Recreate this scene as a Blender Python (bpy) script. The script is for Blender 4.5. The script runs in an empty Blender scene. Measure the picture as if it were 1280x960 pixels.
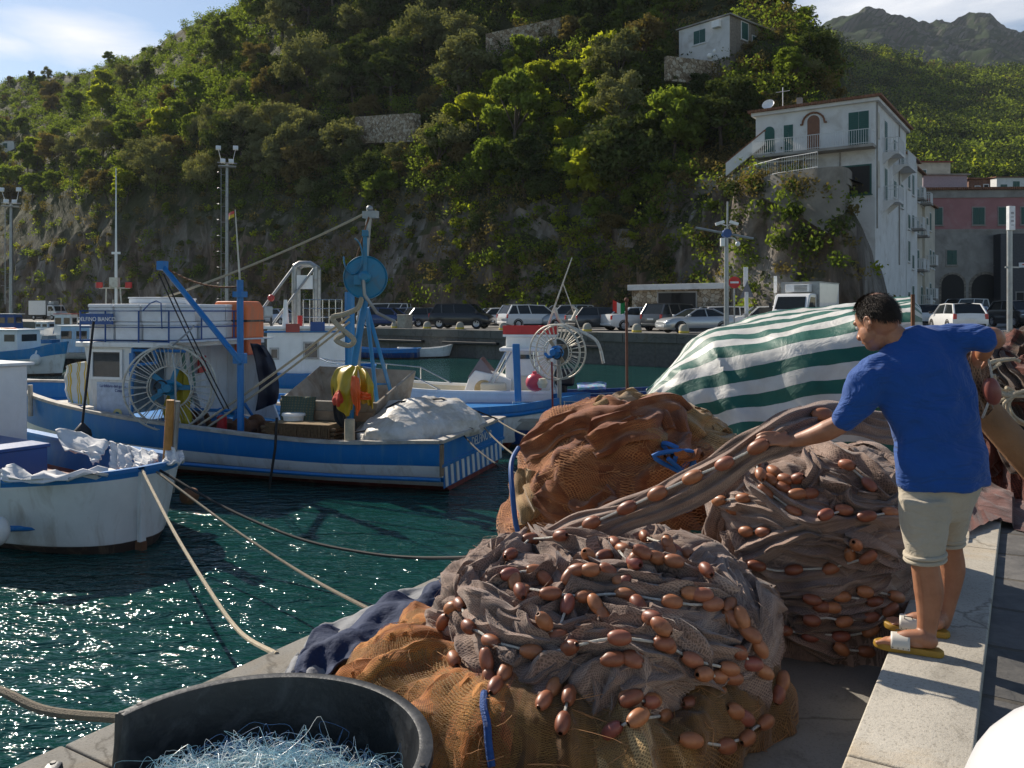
import bpy, bmesh, math, random
import numpy as np
from mathutils import Vector, Matrix, noise
from mathutils.bvhtree import BVHTree
R = math.radians
random.seed(7)
S = bpy.context.scene
COL = S.collection
CAMZ = 2.9; F = 1050.0

def ray_dir(px, py): return Vector(((px-640)/F, 1.0, (390-py)/F))
def P(px, py, Y):                       # point seen at a photo pixel at depth Y
    return Vector(((px-640)/F*Y, Y, CAMZ-(py-390)/F*Y))
def G(px, py, z):                       # point of the level z seen at a photo pixel
    return P(px, py, (CAMZ-z)*F/(py-390))

# ------------------------------------------------------------------ mesh builder
class MB:
    def __init__(s): s.v=[]; s.f=[]; s.m=[]; s.uv={}
    def add(s, vs, fs, m=0, uvs=None):
        o=len(s.v); s.v+= [tuple(v) for v in vs]
        for i,f in enumerate(fs):
            if uvs: s.uv[len(s.f)]=uvs[i]
            s.f.append(tuple(k+o for k in f)); s.m.append(m)
        return s
    def box(s, c, d, rot=None, m=0, taper=1.0):
        hx,hy,hz=d[0]/2,d[1]/2,d[2]/2
        vs=[]
        for z,t in((-hz,1.0),(hz,taper)):
            for x,y in((-hx,-hy),(hx,-hy),(hx,hy),(-hx,hy)): vs.append(Vector((x*t,y*t,z)))
        if rot is not None:
            M=rot if isinstance(rot,Matrix) else Matrix.Rotation(rot,3,'Z')
            vs=[M@v for v in vs]
        c=Vector(c); vs=[v+c for v in vs]
        return s.add(vs,[(3,2,1,0),(4,5,6,7),(0,1,5,4),(1,2,6,5),(2,3,7,6),(3,0,4,7)],m)
    def tube(s, pts, r, n=8, m=0, caps=True, closed=False, flat=1.0):
        pts=[Vector(p) for p in pts]; k=len(pts)
        rs=r if isinstance(r,(list,tuple)) else [r]*k
        up=Vector((0,0,1)); rings=[]; prev=None
        for i,p in enumerate(pts):
            if closed: t=pts[(i+1)%k]-pts[i-1]
            else: t=pts[min(i+1,k-1)]-pts[max(i-1,0)]
            if t.length<1e-9: t=Vector((0,0,1))
            t.normalize()
            if prev is None:
                a=up.cross(t)
                if a.length<.05: a=Vector((1,0,0)).cross(t)
            else: a=prev-t*prev.dot(t)
            if a.length<1e-6: a=Vector((1,0,0)).cross(t)
            a.normalize(); b=t.cross(a); prev=a
            rings.append([p+a*(rs[i]*math.cos(2*math.pi*j/n))+b*(rs[i]*flat*math.sin(2*math.pi*j/n)) for j in range(n)])
        vs=[v for q in rings for v in q]; fs=[]
        for i in range(k if closed else k-1):
            i2=(i+1)%k
            for j in range(n):
                fs.append((i*n+j,i*n+(j+1)%n,i2*n+(j+1)%n,i2*n+j))
        if caps and not closed:
            fs.append(tuple(range(n-1,-1,-1))); fs.append(tuple((k-1)*n+j for j in range(n)))
        return s.add(vs,fs,m)
    def lathe(s, prof, n=24, c=(0,0,0), M=None, m=0, arc=None):
        c=Vector(c); vs=[]; fs=[]; k=len(prof)
        a0,a1=(0,2*math.pi) if arc is None else arc
        nn=n if arc is None else n+1
        for i in range(nn):
            a=a0+(a1-a0)*i/n
            for r,z in prof:
                v=Vector((r*math.cos(a),r*math.sin(a),z))
                if M is not None: v=M@v
                vs.append(v+c)
        for i in range(n):
            i2=(i+1)%nn
            for j in range(k-1):
                fs.append((i*k+j,i2*k+j,i2*k+j+1,i*k+j+1))
        return s.add(vs,fs,m)
    def ball(s, c, r, n=12, M=None, m=0):
        r=(r,r,r) if not isinstance(r,(tuple,list)) else r
        k=max(6,n//2+1); vs=[]; c=Vector(c); fs=[]
        for i in range(k+1):
            th=math.pi*i/k
            for j in range(n):
                a=2*math.pi*j/n
                v=Vector((r[0]*math.sin(th)*math.cos(a),r[1]*math.sin(th)*math.sin(a),r[2]*math.cos(th)))
                if M is not None: v=M@v
                vs.append(v+c)
        for i in range(k):
            for j in range(n):
                a,b,c2,d=i*n+j,(i+1)*n+j,(i+1)*n+(j+1)%n,i*n+(j+1)%n
                if i==0: fs.append((a,b,c2))
                elif i==k-1: fs.append((a,b,d))
                else: fs.append((a,b,c2,d))
        return s.add(vs,fs,m)
    def prism(s, poly, d0, d1, M=None, m=0):       # polygon in (x,z), extruded along y
        n=len(poly); vs=[Vector((x,d0,z)) for x,z in poly]+[Vector((x,d1,z)) for x,z in poly]
        if M is not None: vs=[M@v for v in vs]
        fs=[tuple(range(n)),tuple(range(2*n-1,n-1,-1))]
        for i in range(n): fs.append((i,i+n,(i+1)%n+n,(i+1)%n))
        return s.add(vs,fs,m)
    def grid(s, pts, m=0, uv=None, wrap=False, mf=None):    # pts[i][j]
        ni=len(pts); nj=len(pts[0]); vs=[p for row in pts for p in row]; o=len(s.v)
        s.v+=[tuple(v) for v in vs]
        for i in range(ni-1):
            for j in range(nj if wrap else nj-1):
                j2=(j+1)%nj
                if uv is not None: s.uv[len(s.f)]=[uv(i,j),uv(i+1,j),uv(i+1,j+1),uv(i,j+1)]
                s.f.append((o+i*nj+j,o+(i+1)*nj+j,o+(i+1)*nj+j2,o+i*nj+j2)); s.m.append(m if mf is None else mf(i,j))
        return s
    def mesh(s, name, mats, smooth=False):
        me=bpy.data.meshes.new(name); me.from_pydata(s.v,[],s.f); me.update()
        mats=mats if isinstance(mats,(list,tuple)) else [mats]
        for q in mats: me.materials.append(q)
        if len(mats)>1: me.polygons.foreach_set('material_index',np.array(s.m,dtype=np.int32))
        if s.uv:
            uvl=me.uv_layers.new(name='UVMap'); data=np.zeros((len(me.loops),2),dtype=np.float32)
            for pi,us in s.uv.items():
                st=me.polygons[pi].loop_start
                for q,u in enumerate(us): data[st+q]=u
            uvl.data.foreach_set('uv',data.ravel())
        if smooth: me.polygons.foreach_set('use_smooth',np.ones(len(me.polygons),dtype=bool))
        me.update(); return me
    def build(s, name, mats, parent=None, smooth=False, bevel=0, fix=True, subsurf=0):
        me=s.mesh(name,mats,smooth)
        if fix:
            bm=bmesh.new(); bm.from_mesh(me); bmesh.ops.recalc_face_normals(bm,faces=bm.faces); bm.to_mesh(me); bm.free()
        o=bpy.data.objects.new(name,me); COL.objects.link(o)
        if parent is not None: o.parent=parent
        if bevel:
            b=o.modifiers.new('bevel','BEVEL'); b.width=bevel; b.segments=2; b.limit_method='ANGLE'; b.angle_limit=R(40)
            if not smooth:
                me.polygons.foreach_set('use_smooth',np.ones(len(me.polygons),dtype=bool))
                try: b.harden_normals=True
                except Exception: pass
        if subsurf:
            b=o.modifiers.new('sub','SUBSURF'); b.levels=subsurf; b.render_levels=subsurf
        if smooth=='auto' or (smooth and not subsurf): auto_smooth(me)
        return o

def auto_smooth(me, ang=42):
    me.polygons.foreach_set('use_smooth',np.ones(len(me.polygons),dtype=bool))
    try: me.set_sharp_from_angle(angle=R(ang))
    except Exception: pass

def tag(o, label=None, cat=None, group=None, kind=None):
    if label: o['label']=label
    if cat: o['category']=cat
    if group: o['group']=group
    if kind: o['kind']=kind
    return o
def empty(name, loc=(0,0,0), rz=0, label=None, cat=None, group=None):
    o=bpy.data.objects.new(name,None); COL.objects.link(o); o.location=loc; o.rotation_euler=(0,0,rz)
    o.empty_display_size=.2
    return tag(o,label,cat,group)
def copy_tree(o, parent=None):
    c=o.copy(); COL.objects.link(c)
    if parent is not None: c.parent=parent
    for ch in list(o.children): copy_tree(ch,c)
    return c
def text(body, size, mat, parent, M, name='lettering', ext=.002, align='CENTER'):
    cu=bpy.data.curves.new(name,'FONT'); cu.body=body; cu.size=size; cu.extrude=ext; cu.align_x=align; cu.align_y='CENTER'
    cu.materials.append(mat); q=bpy.data.objects.new(name,cu); COL.objects.link(q)
    me=bpy.data.meshes.new_from_object(q); bpy.data.objects.remove(q)
    o=bpy.data.objects.new(name,me); COL.objects.link(o); o.parent=parent; o.matrix_local=M
    return o
def frame(origin, xax, zax):            # matrix with text/plane x along xax, normal zax
    x=Vector(xax).normalized(); z=Vector(zax).normalized(); y=z.cross(x).normalized(); x=y.cross(z)
    M=Matrix((x,y,z)).transposed().to_4x4(); M.translation=Vector(origin); return M
def catmull(pts, n=8):
    pts=[Vector(p) for p in pts]; out=[]
    for i in range(len(pts)-1):
        p0=pts[max(i-1,0)];p1=pts[i];p2=pts[i+1];p3=pts[min(i+2,len(pts)-1)]
        for k in range(n):
            t=k/n; out.append(.5*((2*p1)+(p2-p0)*t+(2*p0-5*p1+4*p2-p3)*t*t+(3*p1-p0-3*p2+p3)*t**3))
    out.append(pts[-1]); return out
def sag(a,b,d,n=14):
    a=Vector(a);b=Vector(b); return [a.lerp(b,i/n)-Vector((0,0,d*4*(i/n)*(1-i/n))) for i in range(n+1)]
def fbm(p, oct=4, H=1.0, lac=2.0): return noise.fractal(Vector(p),H,lac,oct)
def sst(a,b,x):
    t=max(0,min(1,(x-a)/(b-a))); return t*t*(3-2*t)

# ------------------------------------------------------------------ materials
def nodes(name):
    m=bpy.data.materials.new(name); m.use_nodes=True; nt=m.node_tree
    return m,nt,nt.nodes['Principled BSDF'],nt.nodes,nt.links
def ramp(N,stops):
    r=N.new('ShaderNodeValToRGB'); e=r.color_ramp.elements
    e[0].position,e[0].color=stops[0][0],tuple(stops[0][1])+(1,); e[1].position,e[1].color=stops[-1][0],tuple(stops[-1][1])+(1,)
    for p,c in stops[1:-1]:
        q=e.new(p); q.color=tuple(c)+(1,)
    return r
def noise_n(N,L,vec,scale,detail=4,rough=.55,dist=0):
    n=N.new('ShaderNodeTexNoise'); n.inputs['Scale'].default_value=scale; n.inputs['Detail'].default_value=detail
    n.inputs['Roughness'].default_value=rough; n.inputs['Distortion'].default_value=dist
    if vec is not None: L.new(vec,n.inputs['Vector'])
    return n
def mix(N,L,fac,a,b,mode='MIX'):
    m=N.new('ShaderNodeMix'); m.data_type='RGBA'; m.blend_type=mode
    for s,v in((m.inputs[0],fac),(m.inputs[6],a),(m.inputs[7],b)):
        if hasattr(v,'is_linked') or hasattr(v,'links'): L.new(v,s)
        else: s.default_value=v if not isinstance(v,tuple) else (v+(1,) if len(v)==3 else v)
    return m.outputs[2]
def bump(N,L,h,strength,dist,bs,prev=None):
    b=N.new('ShaderNodeBump'); b.inputs['Strength'].default_value=strength; b.inputs['Distance'].default_value=dist
    L.new(h,b.inputs['Height'])
    if prev is not None: L.new(prev,b.inputs['Normal'])
    if bs is not None: L.new(b.outputs[0],bs.inputs['Normal'])
    return b.outputs[0]
MATS={}
def pm(name, c, rough=.55, metal=0, var=.18, scale=6, bmp=0, bsc=40, dirt=None, dirt_amt=.4, dsc=3, coat=0, spec=.5, coords='Object',streak=None):
    if name in MATS: return MATS[name]
    m,nt,b,N,L=nodes(name); tc=N.new('ShaderNodeTexCoord').outputs[coords]
    n=noise_n(N,L,tc,scale,5)
    r=ramp(N,[(.25,tuple(max(0,x*(1-var)) for x in c)),(.75,tuple(min(1,x*(1+var)) for x in c))]); L.new(n.outputs[0],r.inputs[0])
    out=r.outputs[0]
    if dirt:
        dv=tc
        if streak:
            mp_=N.new('ShaderNodeMapping'); L.new(tc,mp_.inputs[0]); mp_.inputs['Scale'].default_value=streak; dv=mp_.outputs[0]
        d=noise_n(N,L,dv,dsc,8,.65,.6); dr=ramp(N,[(.5,(0,0,0)),(.72,(dirt_amt,)*3)]); L.new(d.outputs[0],dr.inputs[0])
        out=mix(N,L,dr.outputs[0],out,dirt)
    L.new(out,b.inputs['Base Color'])
    b.inputs['Roughness'].default_value=rough; b.inputs['Metallic'].default_value=metal
    b.inputs['Coat Weight'].default_value=coat; b.inputs['Specular IOR Level'].default_value=spec
    if bmp:
        q=noise_n(N,L,tc,bsc,6); bump(N,L,q.outputs[0],bmp,.02,b)
    MATS[name]=m; return m
# ================================================================== camera, sky, sun
cam=bpy.data.cameras.new('camera'); camo=bpy.data.objects.new('camera',cam); COL.objects.link(camo)
camo.location=(0,0,CAMZ); camo.rotation_euler=(R(90),0,0); cam.sensor_width=36; cam.lens=36*F/1280
cam.shift_y=-90/1280; cam.clip_start=.05; cam.clip_end=6000; S.camera=camo
SUN_AZ=R(-41); SUN_EL=R(34)                     # azimuth from +Y, negative = to the left
W=bpy.data.worlds.new('World'); S.world=W; W.use_nodes=True
N,L=W.node_tree.nodes,W.node_tree.links; bg=N['Background']
sky=N.new('ShaderNodeTexSky'); sky.sky_type='NISHITA'; sky.sun_disc=False; sky.sun_elevation=SUN_EL; sky.sun_rotation=SUN_AZ
sky.air_density=1.0; sky.dust_density=.2; sky.ozone_density=1.6
tc=N.new('ShaderNodeTexCoord').outputs['Generated']
mp=N.new('ShaderNodeMapping'); L.new(tc,mp.inputs[0]); mp.inputs['Scale'].default_value=(3.0,3.0,11.0)
n1=noise_n(N,L,mp.outputs[0],1.6,9,.62,.35)
def blob(px,py,rx,ry):
    d=ray_dir(px,py).normalized()
    s=N.new('ShaderNodeVectorMath'); s.operation='SUBTRACT'; L.new(tc,s.inputs[0]); s.inputs[1].default_value=d
    q=N.new('ShaderNodeVectorMath'); q.operation='MULTIPLY'; L.new(s.outputs[0],q.inputs[0]); q.inputs[1].default_value=(1/rx,1/rx,1/ry)
    l=N.new('ShaderNodeVectorMath'); l.operation='LENGTH'; L.new(q.outputs[0],l.inputs[0])
    r=N.new('ShaderNodeMapRange'); L.new(l.outputs['Value'],r.inputs[0]); r.inputs[1].default_value=1.0; r.inputs[2].default_value=0.0
    r.inputs[3].default_value=0; r.inputs[4].default_value=1; return r.outputs[0]
def m2(op,a,b):
    q=N.new('ShaderNodeMath'); q.operation=op
    for i,v in enumerate((a,b)):
        if isinstance(v,(int,float)): q.inputs[i].default_value=v
        else: L.new(v,q.inputs[i])
    return q.outputs[0]
bl=m2('MAXIMUM',m2('MAXIMUM',blob(95,42,.115,.040),m2('MULTIPLY',blob(5,52,.09,.02),.75)),blob(1180,-20,.32,.085))
cl=m2('ADD',m2('MULTIPLY',bl,1.0),m2('MULTIPLY',m2('SUBTRACT',n1.outputs[0],.52),1.5))
cr=ramp(N,[(.22,(0,0,0)),(.95,(1,1,1))]); L.new(cl,cr.inputs[0])
cm=mix(N,L,cr.outputs[0],sky.outputs[0],(9.0,9.1,9.4))
L.new(cm,bg.inputs[0]); bg.inputs[1].default_value=.075
sun=bpy.data.lights.new('sun','SUN'); sun.energy=4.6; sun.angle=R(.55); sun.color=(1,.91,.78)
so=bpy.data.objects.new('sun',sun); COL.objects.link(so)
sd=Vector((math.sin(SUN_AZ)*math.cos(SUN_EL),math.cos(SUN_AZ)*math.cos(SUN_EL),math.sin(SUN_EL)))
so.rotation_euler=sd.to_track_quat('Z','Y').to_euler(); so.location=(-20,20,40)
S.view_settings.view_transform='Standard'; S.view_settings.look='None'; S.view_settings.gamma=1; S.view_settings.exposure=.58
S.view_settings.use_curve_mapping=False
S.render.engine='CYCLES'; S.cycles.use_denoising=True; S.cycles.max_bounces=6; S.cycles.transparent_max_bounces=12
S.cycles.sample_clamp_indirect=6

# ================================================================== layout frames
DP=Vector((.521,.853,0)).normalized(); NP=Vector((DP.y,-DP.x,0)); P0=Vector((0,7.06,0))     # pier edge, along / inland
def pier(s,t,z=0): return P0+DP*s+NP*t+Vector((0,0,z))
DQ=Vector((-.77,.64,0)).normalized(); NQ=Vector((-DQ.y*-1,0,0)); NQ=Vector((.64,.77,0)).normalized(); Q0=Vector((9.4,43,0))
def quay(k,m,z=0): return Q0+DQ*k+NQ*m+Vector((0,0,z))
PIER_RZ=math.atan2(DP.y,DP.x); QUAY_RZ=math.atan2(DQ.y,DQ.x)
ZF=.95; ZL=1.30
def zland(p):
    s=(p-P0).dot(DP); t=(p-P0).dot(NP)
    z=1.262 if s<12 else 1.262+.49*sst(12,33,s)
    return z+.030*max(0,s-36)*sst(-5,5,t)

# ------------------------------------------------------------------ materials of the ground
def mat_water():
    m,nt,b,N,L=nodes('sea water'); tc=N.new('ShaderNodeTexCoord').outputs['Object']
    b.inputs['Roughness'].default_value=.065; b.inputs['IOR'].default_value=1.33
    n0=noise_n(N,L,tc,.12,3); r=ramp(N,[(.3,(.004,.038,.035)),(.7,(.009,.062,.053))]); L.new(n0.outputs[0],r.inputs[0]); L.new(r.outputs[0],b.inputs['Base Color'])
    mp=N.new('ShaderNodeMapping'); L.new(tc,mp.inputs[0]); mp.inputs['Rotation'].default_value=(0,0,R(12)); mp.inputs['Scale'].default_value=(.55,1.15,1)
    a=noise_n(N,L,mp.outputs[0],1.3,2,.5,.3); c=noise_n(N,L,mp.outputs[0],4.6,3,.55,.5); d=noise_n(N,L,mp.outputs[0],13,2,.5,.2)
    nb=bump(N,L,a.outputs[0],1,.13,None); nb=bump(N,L,c.outputs[0],1,.12,None,nb); bump(N,L,d.outputs[0],1,.022,b,nb)
    return m
def mat_concrete(name,c,spk=.35,tile=None,scale=1.0):
    m,nt,b,N,L=nodes(name); tc=N.new('ShaderNodeTexCoord').outputs['Object']
    n=noise_n(N,L,tc,1.1*scale,6,.6,.4); r=ramp(N,[(.3,tuple(x*.72 for x in c)),(.7,tuple(x*1.18 for x in c))]); L.new(n.outputs[0],r.inputs[0])
    v=noise_n(N,L,tc,85*scale,3,.7); vr=ramp(N,[(.34,(.38,.36,.33)),(.47,(1,1,1))]); L.new(v.outputs[0],vr.inputs[0])
    o=mix(N,L,spk,r.outputs[0],vr.outputs[0],'MULTIPLY')
    st=noise_n(N,L,tc,.55,5,.7,1.2); sr=ramp(N,[(.56,(0,0,0)),(.7,(.5,.5,.5))]); L.new(st.outputs[0],sr.inputs[0])
    o=mix(N,L,sr.outputs[0],o,(c[0]*.95,c[1]*.75,c[2]*.48))
    wv=N.new('ShaderNodeVectorMath'); wv.operation='MULTIPLY_ADD'; L.new(n.outputs['Color'],wv.inputs[0]); wv.inputs[1].default_value=(.5,.5,.5); L.new(tc,wv.inputs[2])
    vc=N.new('ShaderNodeTexVoronoi'); vc.feature='DISTANCE_TO_EDGE'; vc.inputs['Scale'].default_value=.55; L.new(wv.outputs[0],vc.inputs['Vector']); ck=ramp(N,[(.0015,(.35,.33,.30)),(.006,(1,1,1))]); L.new(vc.outputs['Distance'],ck.inputs[0]); o=mix(N,L,.75,o,ck.outputs[0],'MULTIPLY')
    so_=noise_n(N,L,tc,2.6,6,.7,.8); sr2=ramp(N,[(.30,(.52,.50,.47)),(.44,(1,1,1))]); L.new(so_.outputs[0],sr2.inputs[0]); o=mix(N,L,.8,o,sr2.outputs[0],'MULTIPLY')
    L.new(o,b.inputs['Base Color']); b.inputs['Roughness'].default_value=.88
    nb=bump(N,L,v.outputs[0],.5,.006,None); bump(N,L,n.outputs[0],.4,.03,b,nb)
    return m
def mat_slabs(name,c,bw,bh,mort,rot=0):
    m,nt,b,N,L=nodes(name); tc=N.new('ShaderNodeTexCoord').outputs['Object']
    wn=noise_n(N,L,tc,1.6,3); ws=N.new('ShaderNodeVectorMath'); ws.operation='SCALE'; L.new(wn.outputs['Color'],ws.inputs[0]); ws.inputs['Scale'].default_value=.10
    av=N.new('ShaderNodeVectorMath'); av.operation='ADD'; L.new(tc,av.inputs[0]); L.new(ws.outputs[0],av.inputs[1])
    mp=N.new('ShaderNodeMapping'); L.new(av.outputs[0],mp.inputs[0]); mp.inputs['Rotation'].default_value=(0,0,rot)
    br=N.new('ShaderNodeTexBrick'); L.new(mp.outputs[0],br.inputs['Vector']); br.inputs['Scale'].default_value=1
    br.inputs['Brick Width'].default_value=bw; br.inputs['Row Height'].default_value=bh; br.inputs['Mortar Size'].default_value=mort
    br.inputs['Color1'].default_value=tuple(x*.75 for x in c)+(1,); br.inputs['Color2'].default_value=tuple(x*1.25 for x in c)+(1,); br.inputs['Mortar'].default_value=(.085,.075,.06,1)
    br.inputs['Mortar Smooth'].default_value=.4
    n=noise_n(N,L,tc,5,7,.65,.3); r=ramp(N,[(.3,(.6,.6,.6)),(.7,(1.25,1.2,1.15))]); L.new(n.outputs[0],r.inputs[0])
    o=mix(N,L,1.0,br.outputs[0],r.outputs[0],'MULTIPLY'); L.new(o,b.inputs['Base Color']); b.inputs['Roughness'].default_value=.8
    inv=N.new('ShaderNodeMath'); inv.operation='SUBTRACT'; inv.inputs[0].default_value=1; L.new(br.outputs['Fac'],inv.inputs[1])
    nb=bump(N,L,inv.outputs[0],.8,.02,None); bump(N,L,n.outputs[0],.6,.03,b,nb)
    return m
M_water=mat_water()
M_floor=mat_concrete('worn quay concrete',(.27,.25,.215),.4)
M_ledge=mat_concrete('pale speckled concrete',(.46,.42,.35),.55)
M_wall=mat_slabs('dark quay masonry',(.12,.115,.105),1.6,.45,.03)
M_coping=mat_concrete('grey coping stone',(.25,.235,.205),.5)
M_road=mat_slabs('dark basalt paving',(.115,.112,.108),.62,.42,.022,0)
M_asph=mat_concrete('grey worn paving',(.19,.18,.165),.3)

# ------------------------------------------------------------------ water
mb=MB(); mb.add([(-900,-60,0),(500,-60,0),(500,900,0),(-900,900,0)],[(0,1,2,3)])
water=mb.build('water',M_water); tag(water,kind='structure')

def local_obj(mb,name,mats,rz,org,**k):               # mesh given in world coords, stored in a rotated local frame
    Mi=(Matrix.Translation(org)@Matrix.Rotation(rz,4,'Z')).inverted()
    mb.v=[tuple(Mi@Vector(v)) for v in mb.v]
    o=mb.build(name,mats,**k); o.location=org; o.rotation_euler=(0,0,rz); return o

# ------------------------------------------------------------------ near pier: floor, coping slabs, ledge, road
mb=MB()
rows=[]
for i in range(60):
    s=-9+44.2*i/59
    rows.append([pier(s,t,ZF+ (.012*fbm((s*.7,t*.9,3),3) if .5<t<3 else 0)) for t in [.62]+[.7+2.43*j/16 for j in range(17)]])
mb.grid(rows); tag(local_obj(mb,'quay_floor',M_floor,PIER_RZ,P0,smooth=True),kind='structure')
mb=MB(); s=-9; rnd=random.Random(3)
while s<35:
    l=1.15+rnd.random()*.5; dz=rnd.uniform(-.006,.006)
    mb.box(pier(s+l/2,.31,ZF-.17+dz+.004),(l-.014,.64+rnd.uniform(-.01,.01),.34),PIER_RZ); s+=l
tag(local_obj(mb,'quay_coping',M_coping,PIER_RZ,P0,bevel=.012),kind='structure')
mb=MB(); mb.box(pier(13,.26,.0),(44.4,.48,1.6),PIER_RZ); mb.box(pier(13,1.9,-.1),(44.4,2.7,1.9),PIER_RZ); tag(local_obj(mb,'quay_base',M_wall,PIER_RZ,P0),kind='structure')
mb=MB(); s=-9; rnd=random.Random(5)
while s<36:
    l=rnd.choice((2.4,2.9,3.3)); mb.box(pier(s+l/2,3.325,ZL-.35),(l-.008,.395,.70),PIER_RZ); s+=l
tag(local_obj(mb,'ledge',M_ledge,PIER_RZ,P0,bevel=.01),kind='structure')
mb=MB(); rows=[]
def sq(t):
    p=P0+NP*t-Q0; return -(p.dot(NQ))/DP.dot(NQ)
ts=[3.52]+[3.6+.4*j for j in range(12)]+[9,12,16,22,30,45,70]
for i in range(90):
    f=(i/89)**1.5; row=[]
    for t in ts:
        p=pier(-8+(sq(t)+8)*f,t); p.z=zland(p)+.02*fbm((p.x*.8,p.y*.8,1),3)*sst(3.5,4.5,t); row.append(p)
    rows.append(row)
mb.grid(rows); tag(local_obj(mb,'road',M_road,PIER_RZ,P0,smooth=True),kind='structure')

# ------------------------------------------------------------------ far quay and piazza
mb=MB(); rows=[]
for i in range(80):
    k=-70+3.4*i; row=[]
    for m in (0,.6,3,6,10,14,18,24,32,42,55,70,90):
        p=quay(k,m); p.z=zland(p); row.append(p)
    rows.append(row)
mb.grid(rows); tag(local_obj(mb,'far_quay',M_asph,QUAY_RZ,Q0,smooth=True),kind='structure')
mb=MB()
kc=-10.8
mb.box(quay((kc+190)/2,-.02+.5,.62),(190-kc,1.0,2.2),QUAY_RZ)
k=kc; rnd=random.Random(9)
while k<185:
    l=rnd.uniform(2.2,4.2); mb.box(quay(k+l/2,.26,1.52+rnd.uniform(-.01,.01)),(l-.02,.74,.52),QUAY_RZ,m=1); k+=l
for k in (8,15.5,22,30,44): mb.box(quay(k,-.2,.95),(4.6,.34,.16),QUAY_RZ,m=2)
tag(local_obj(mb,'quay_wall',[M_wall,mat_concrete('quay parapet stone',(.13,.125,.11),.5),pm('black rubber fender beam',(.015,.015,.016),.6)],QUAY_RZ,Q0,bevel=.03),kind='structure')
# ================================================================== hillside
AQ=Vector((5.5,66,0))
def cliffY(px):
    A=(px-640)/F; k=(5.5-66*A)/(.77+.64*A); return (min(175,max(48,66+.64*k)) if (.77+.64*A)>.05 else 175)-3.5*sst(880,960,px)*(1-sst(1070,1100,px))
COLS=[(-260,[(0,399),(5,350),(22,300),(60,225),(120,120)]),
 (0,[(0,398),(5,335),(16,285),(48,205),(125,102)]),
 (100,[(0,398),(4,296),(14,236),(45,168),(118,96)]),
 (165,[(0,399),(4,286),(13,222),(38,150),(102,72)]),
 (230,[(0,399),(4,280),(12,212),(32,130),(88,37)]),
 (300,[(0,400),(4,284),(12,205),(28,112),(76,4)]),
 (400,[(0,402),(4,300),(11,214),(25,104),(62,-70)]),
 (480,[(0,404),(4,290),(11,202),(16,186),(17,152),(26,100),(56,-70)]),
 (560,[(0,405),(4,270),(9,190),(22,96),(52,-70)]),
 (640,[(0,407),(4,262),(9,190),(21,95),(48,-70)]),
 (720,[(0,408),(4,300),(9,205),(20,98),(45,-70)]),
 (800,[(0,409),(4,292),(9,190),(18,88),(42,-60)]),
 (860,[(0,410),(3.2,262),(5,215),(9,205),(17,100),(22,66),(23,58),(40,-40)]),
 (930,[(0,411),(1.0,300),(1.7,250),(2.6,224),(8,211),(16,108),(22,66),(23,58),(36,-30)]),
 (990,[(0,412),(.7,330),(1.2,285),(2.2,228),(8.5,211),(14,150),(20,84),(30,4)]),
 (1030,[(0,412),(.6,340),(1.2,290),(2.2,232),(8,218),(14,160),(20,110),(27,56)]),
 (1056,[(0,413),(.5,350),(1.2,300),(2.6,258),(7,242),(14,190),(20,150),(26,112)]),
 (1080,[(0,414),(1.4,330),(3.0,290),(7,285),(14,280),(22,260),(27,250)]),
 (1104,[(0,414),(1.2,370),(3.0,345),(7,340),(14,360),(22,360),(27,360)]),
 (1122,[(0,425),(1.2,425),(3.0,425),(7,420),(14,410),(22,408),(27,405)])]
NU=130
def resample(cp):
    d=np.array([c[0] for c in cp],float); y=np.array([c[1] for c in cp],float)
    u=np.linspace(0,1,NU)**1.35*d[-1]
    return u,np.interp(u,d,y)
cpx=np.array([c[0] for c in COLS],float); cd=np.array([resample(c[1])[0] for c in COLS]); cy=np.array([resample(c[1])[1] for c in COLS])
# soften the piecewise profile a little
for _ in range(2): cy[:,1:-1]=.25*cy[:,:-2]+.5*cy[:,1:-1]+.25*cy[:,2:]
PXS=np.arange(-260,1123,3.5); HP=[]; HPY=np.zeros((len(PXS),NU)); HY=np.zeros((len(PXS),NU))
for i,px in enumerate(PXS):
    dd=np.array([np.interp(px,cpx,cd[:,j]) for j in range(NU)]); yy=np.array([np.interp(px,cpx,cy[:,j]) for j in range(NU)])
    Yb=cliffY(px); row=[]
    for j in range(NU):
        HPY[i,j]=yy[j]; HY[i,j]=Yb+dd[j]; p=P(px,yy[j],Yb+dd[j])
        cl=1-sst(3,9,dd[j])                       # rock face
        q=Vector((p.x*.16,p.y*.16,p.z*.10)); 
        rk=noise.ridged_multi_fractal(Vector((p.x*.22,p.y*.22,p.z*.13)),.9,2.1,5,1.0,2.0)-1.1
        sl=fbm((p.x*.09,p.y*.09,p.z*.09),5)
        amp=sst(0,.8,dd[j])*(1-sst(1040,1110,px)*.7)
        p=p+Vector((-.64,-.77,.15))*(rk*(.85*cl+.18)*amp)+Vector((0,0,1))*sl*(.9*(1-cl)+.3)*amp
        row.append(p)
    last=row[-1]; dv=Vector((last.x,last.y,0)).normalized()
    row+= [last+dv*6+Vector((0,0,-1.5)),last+dv*30+Vector((0,0,-12)),last+dv*60+Vector((0,0,-40))]
    for q in row: q.z=max(q.z,-.6)
    HP.append(row)
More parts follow.
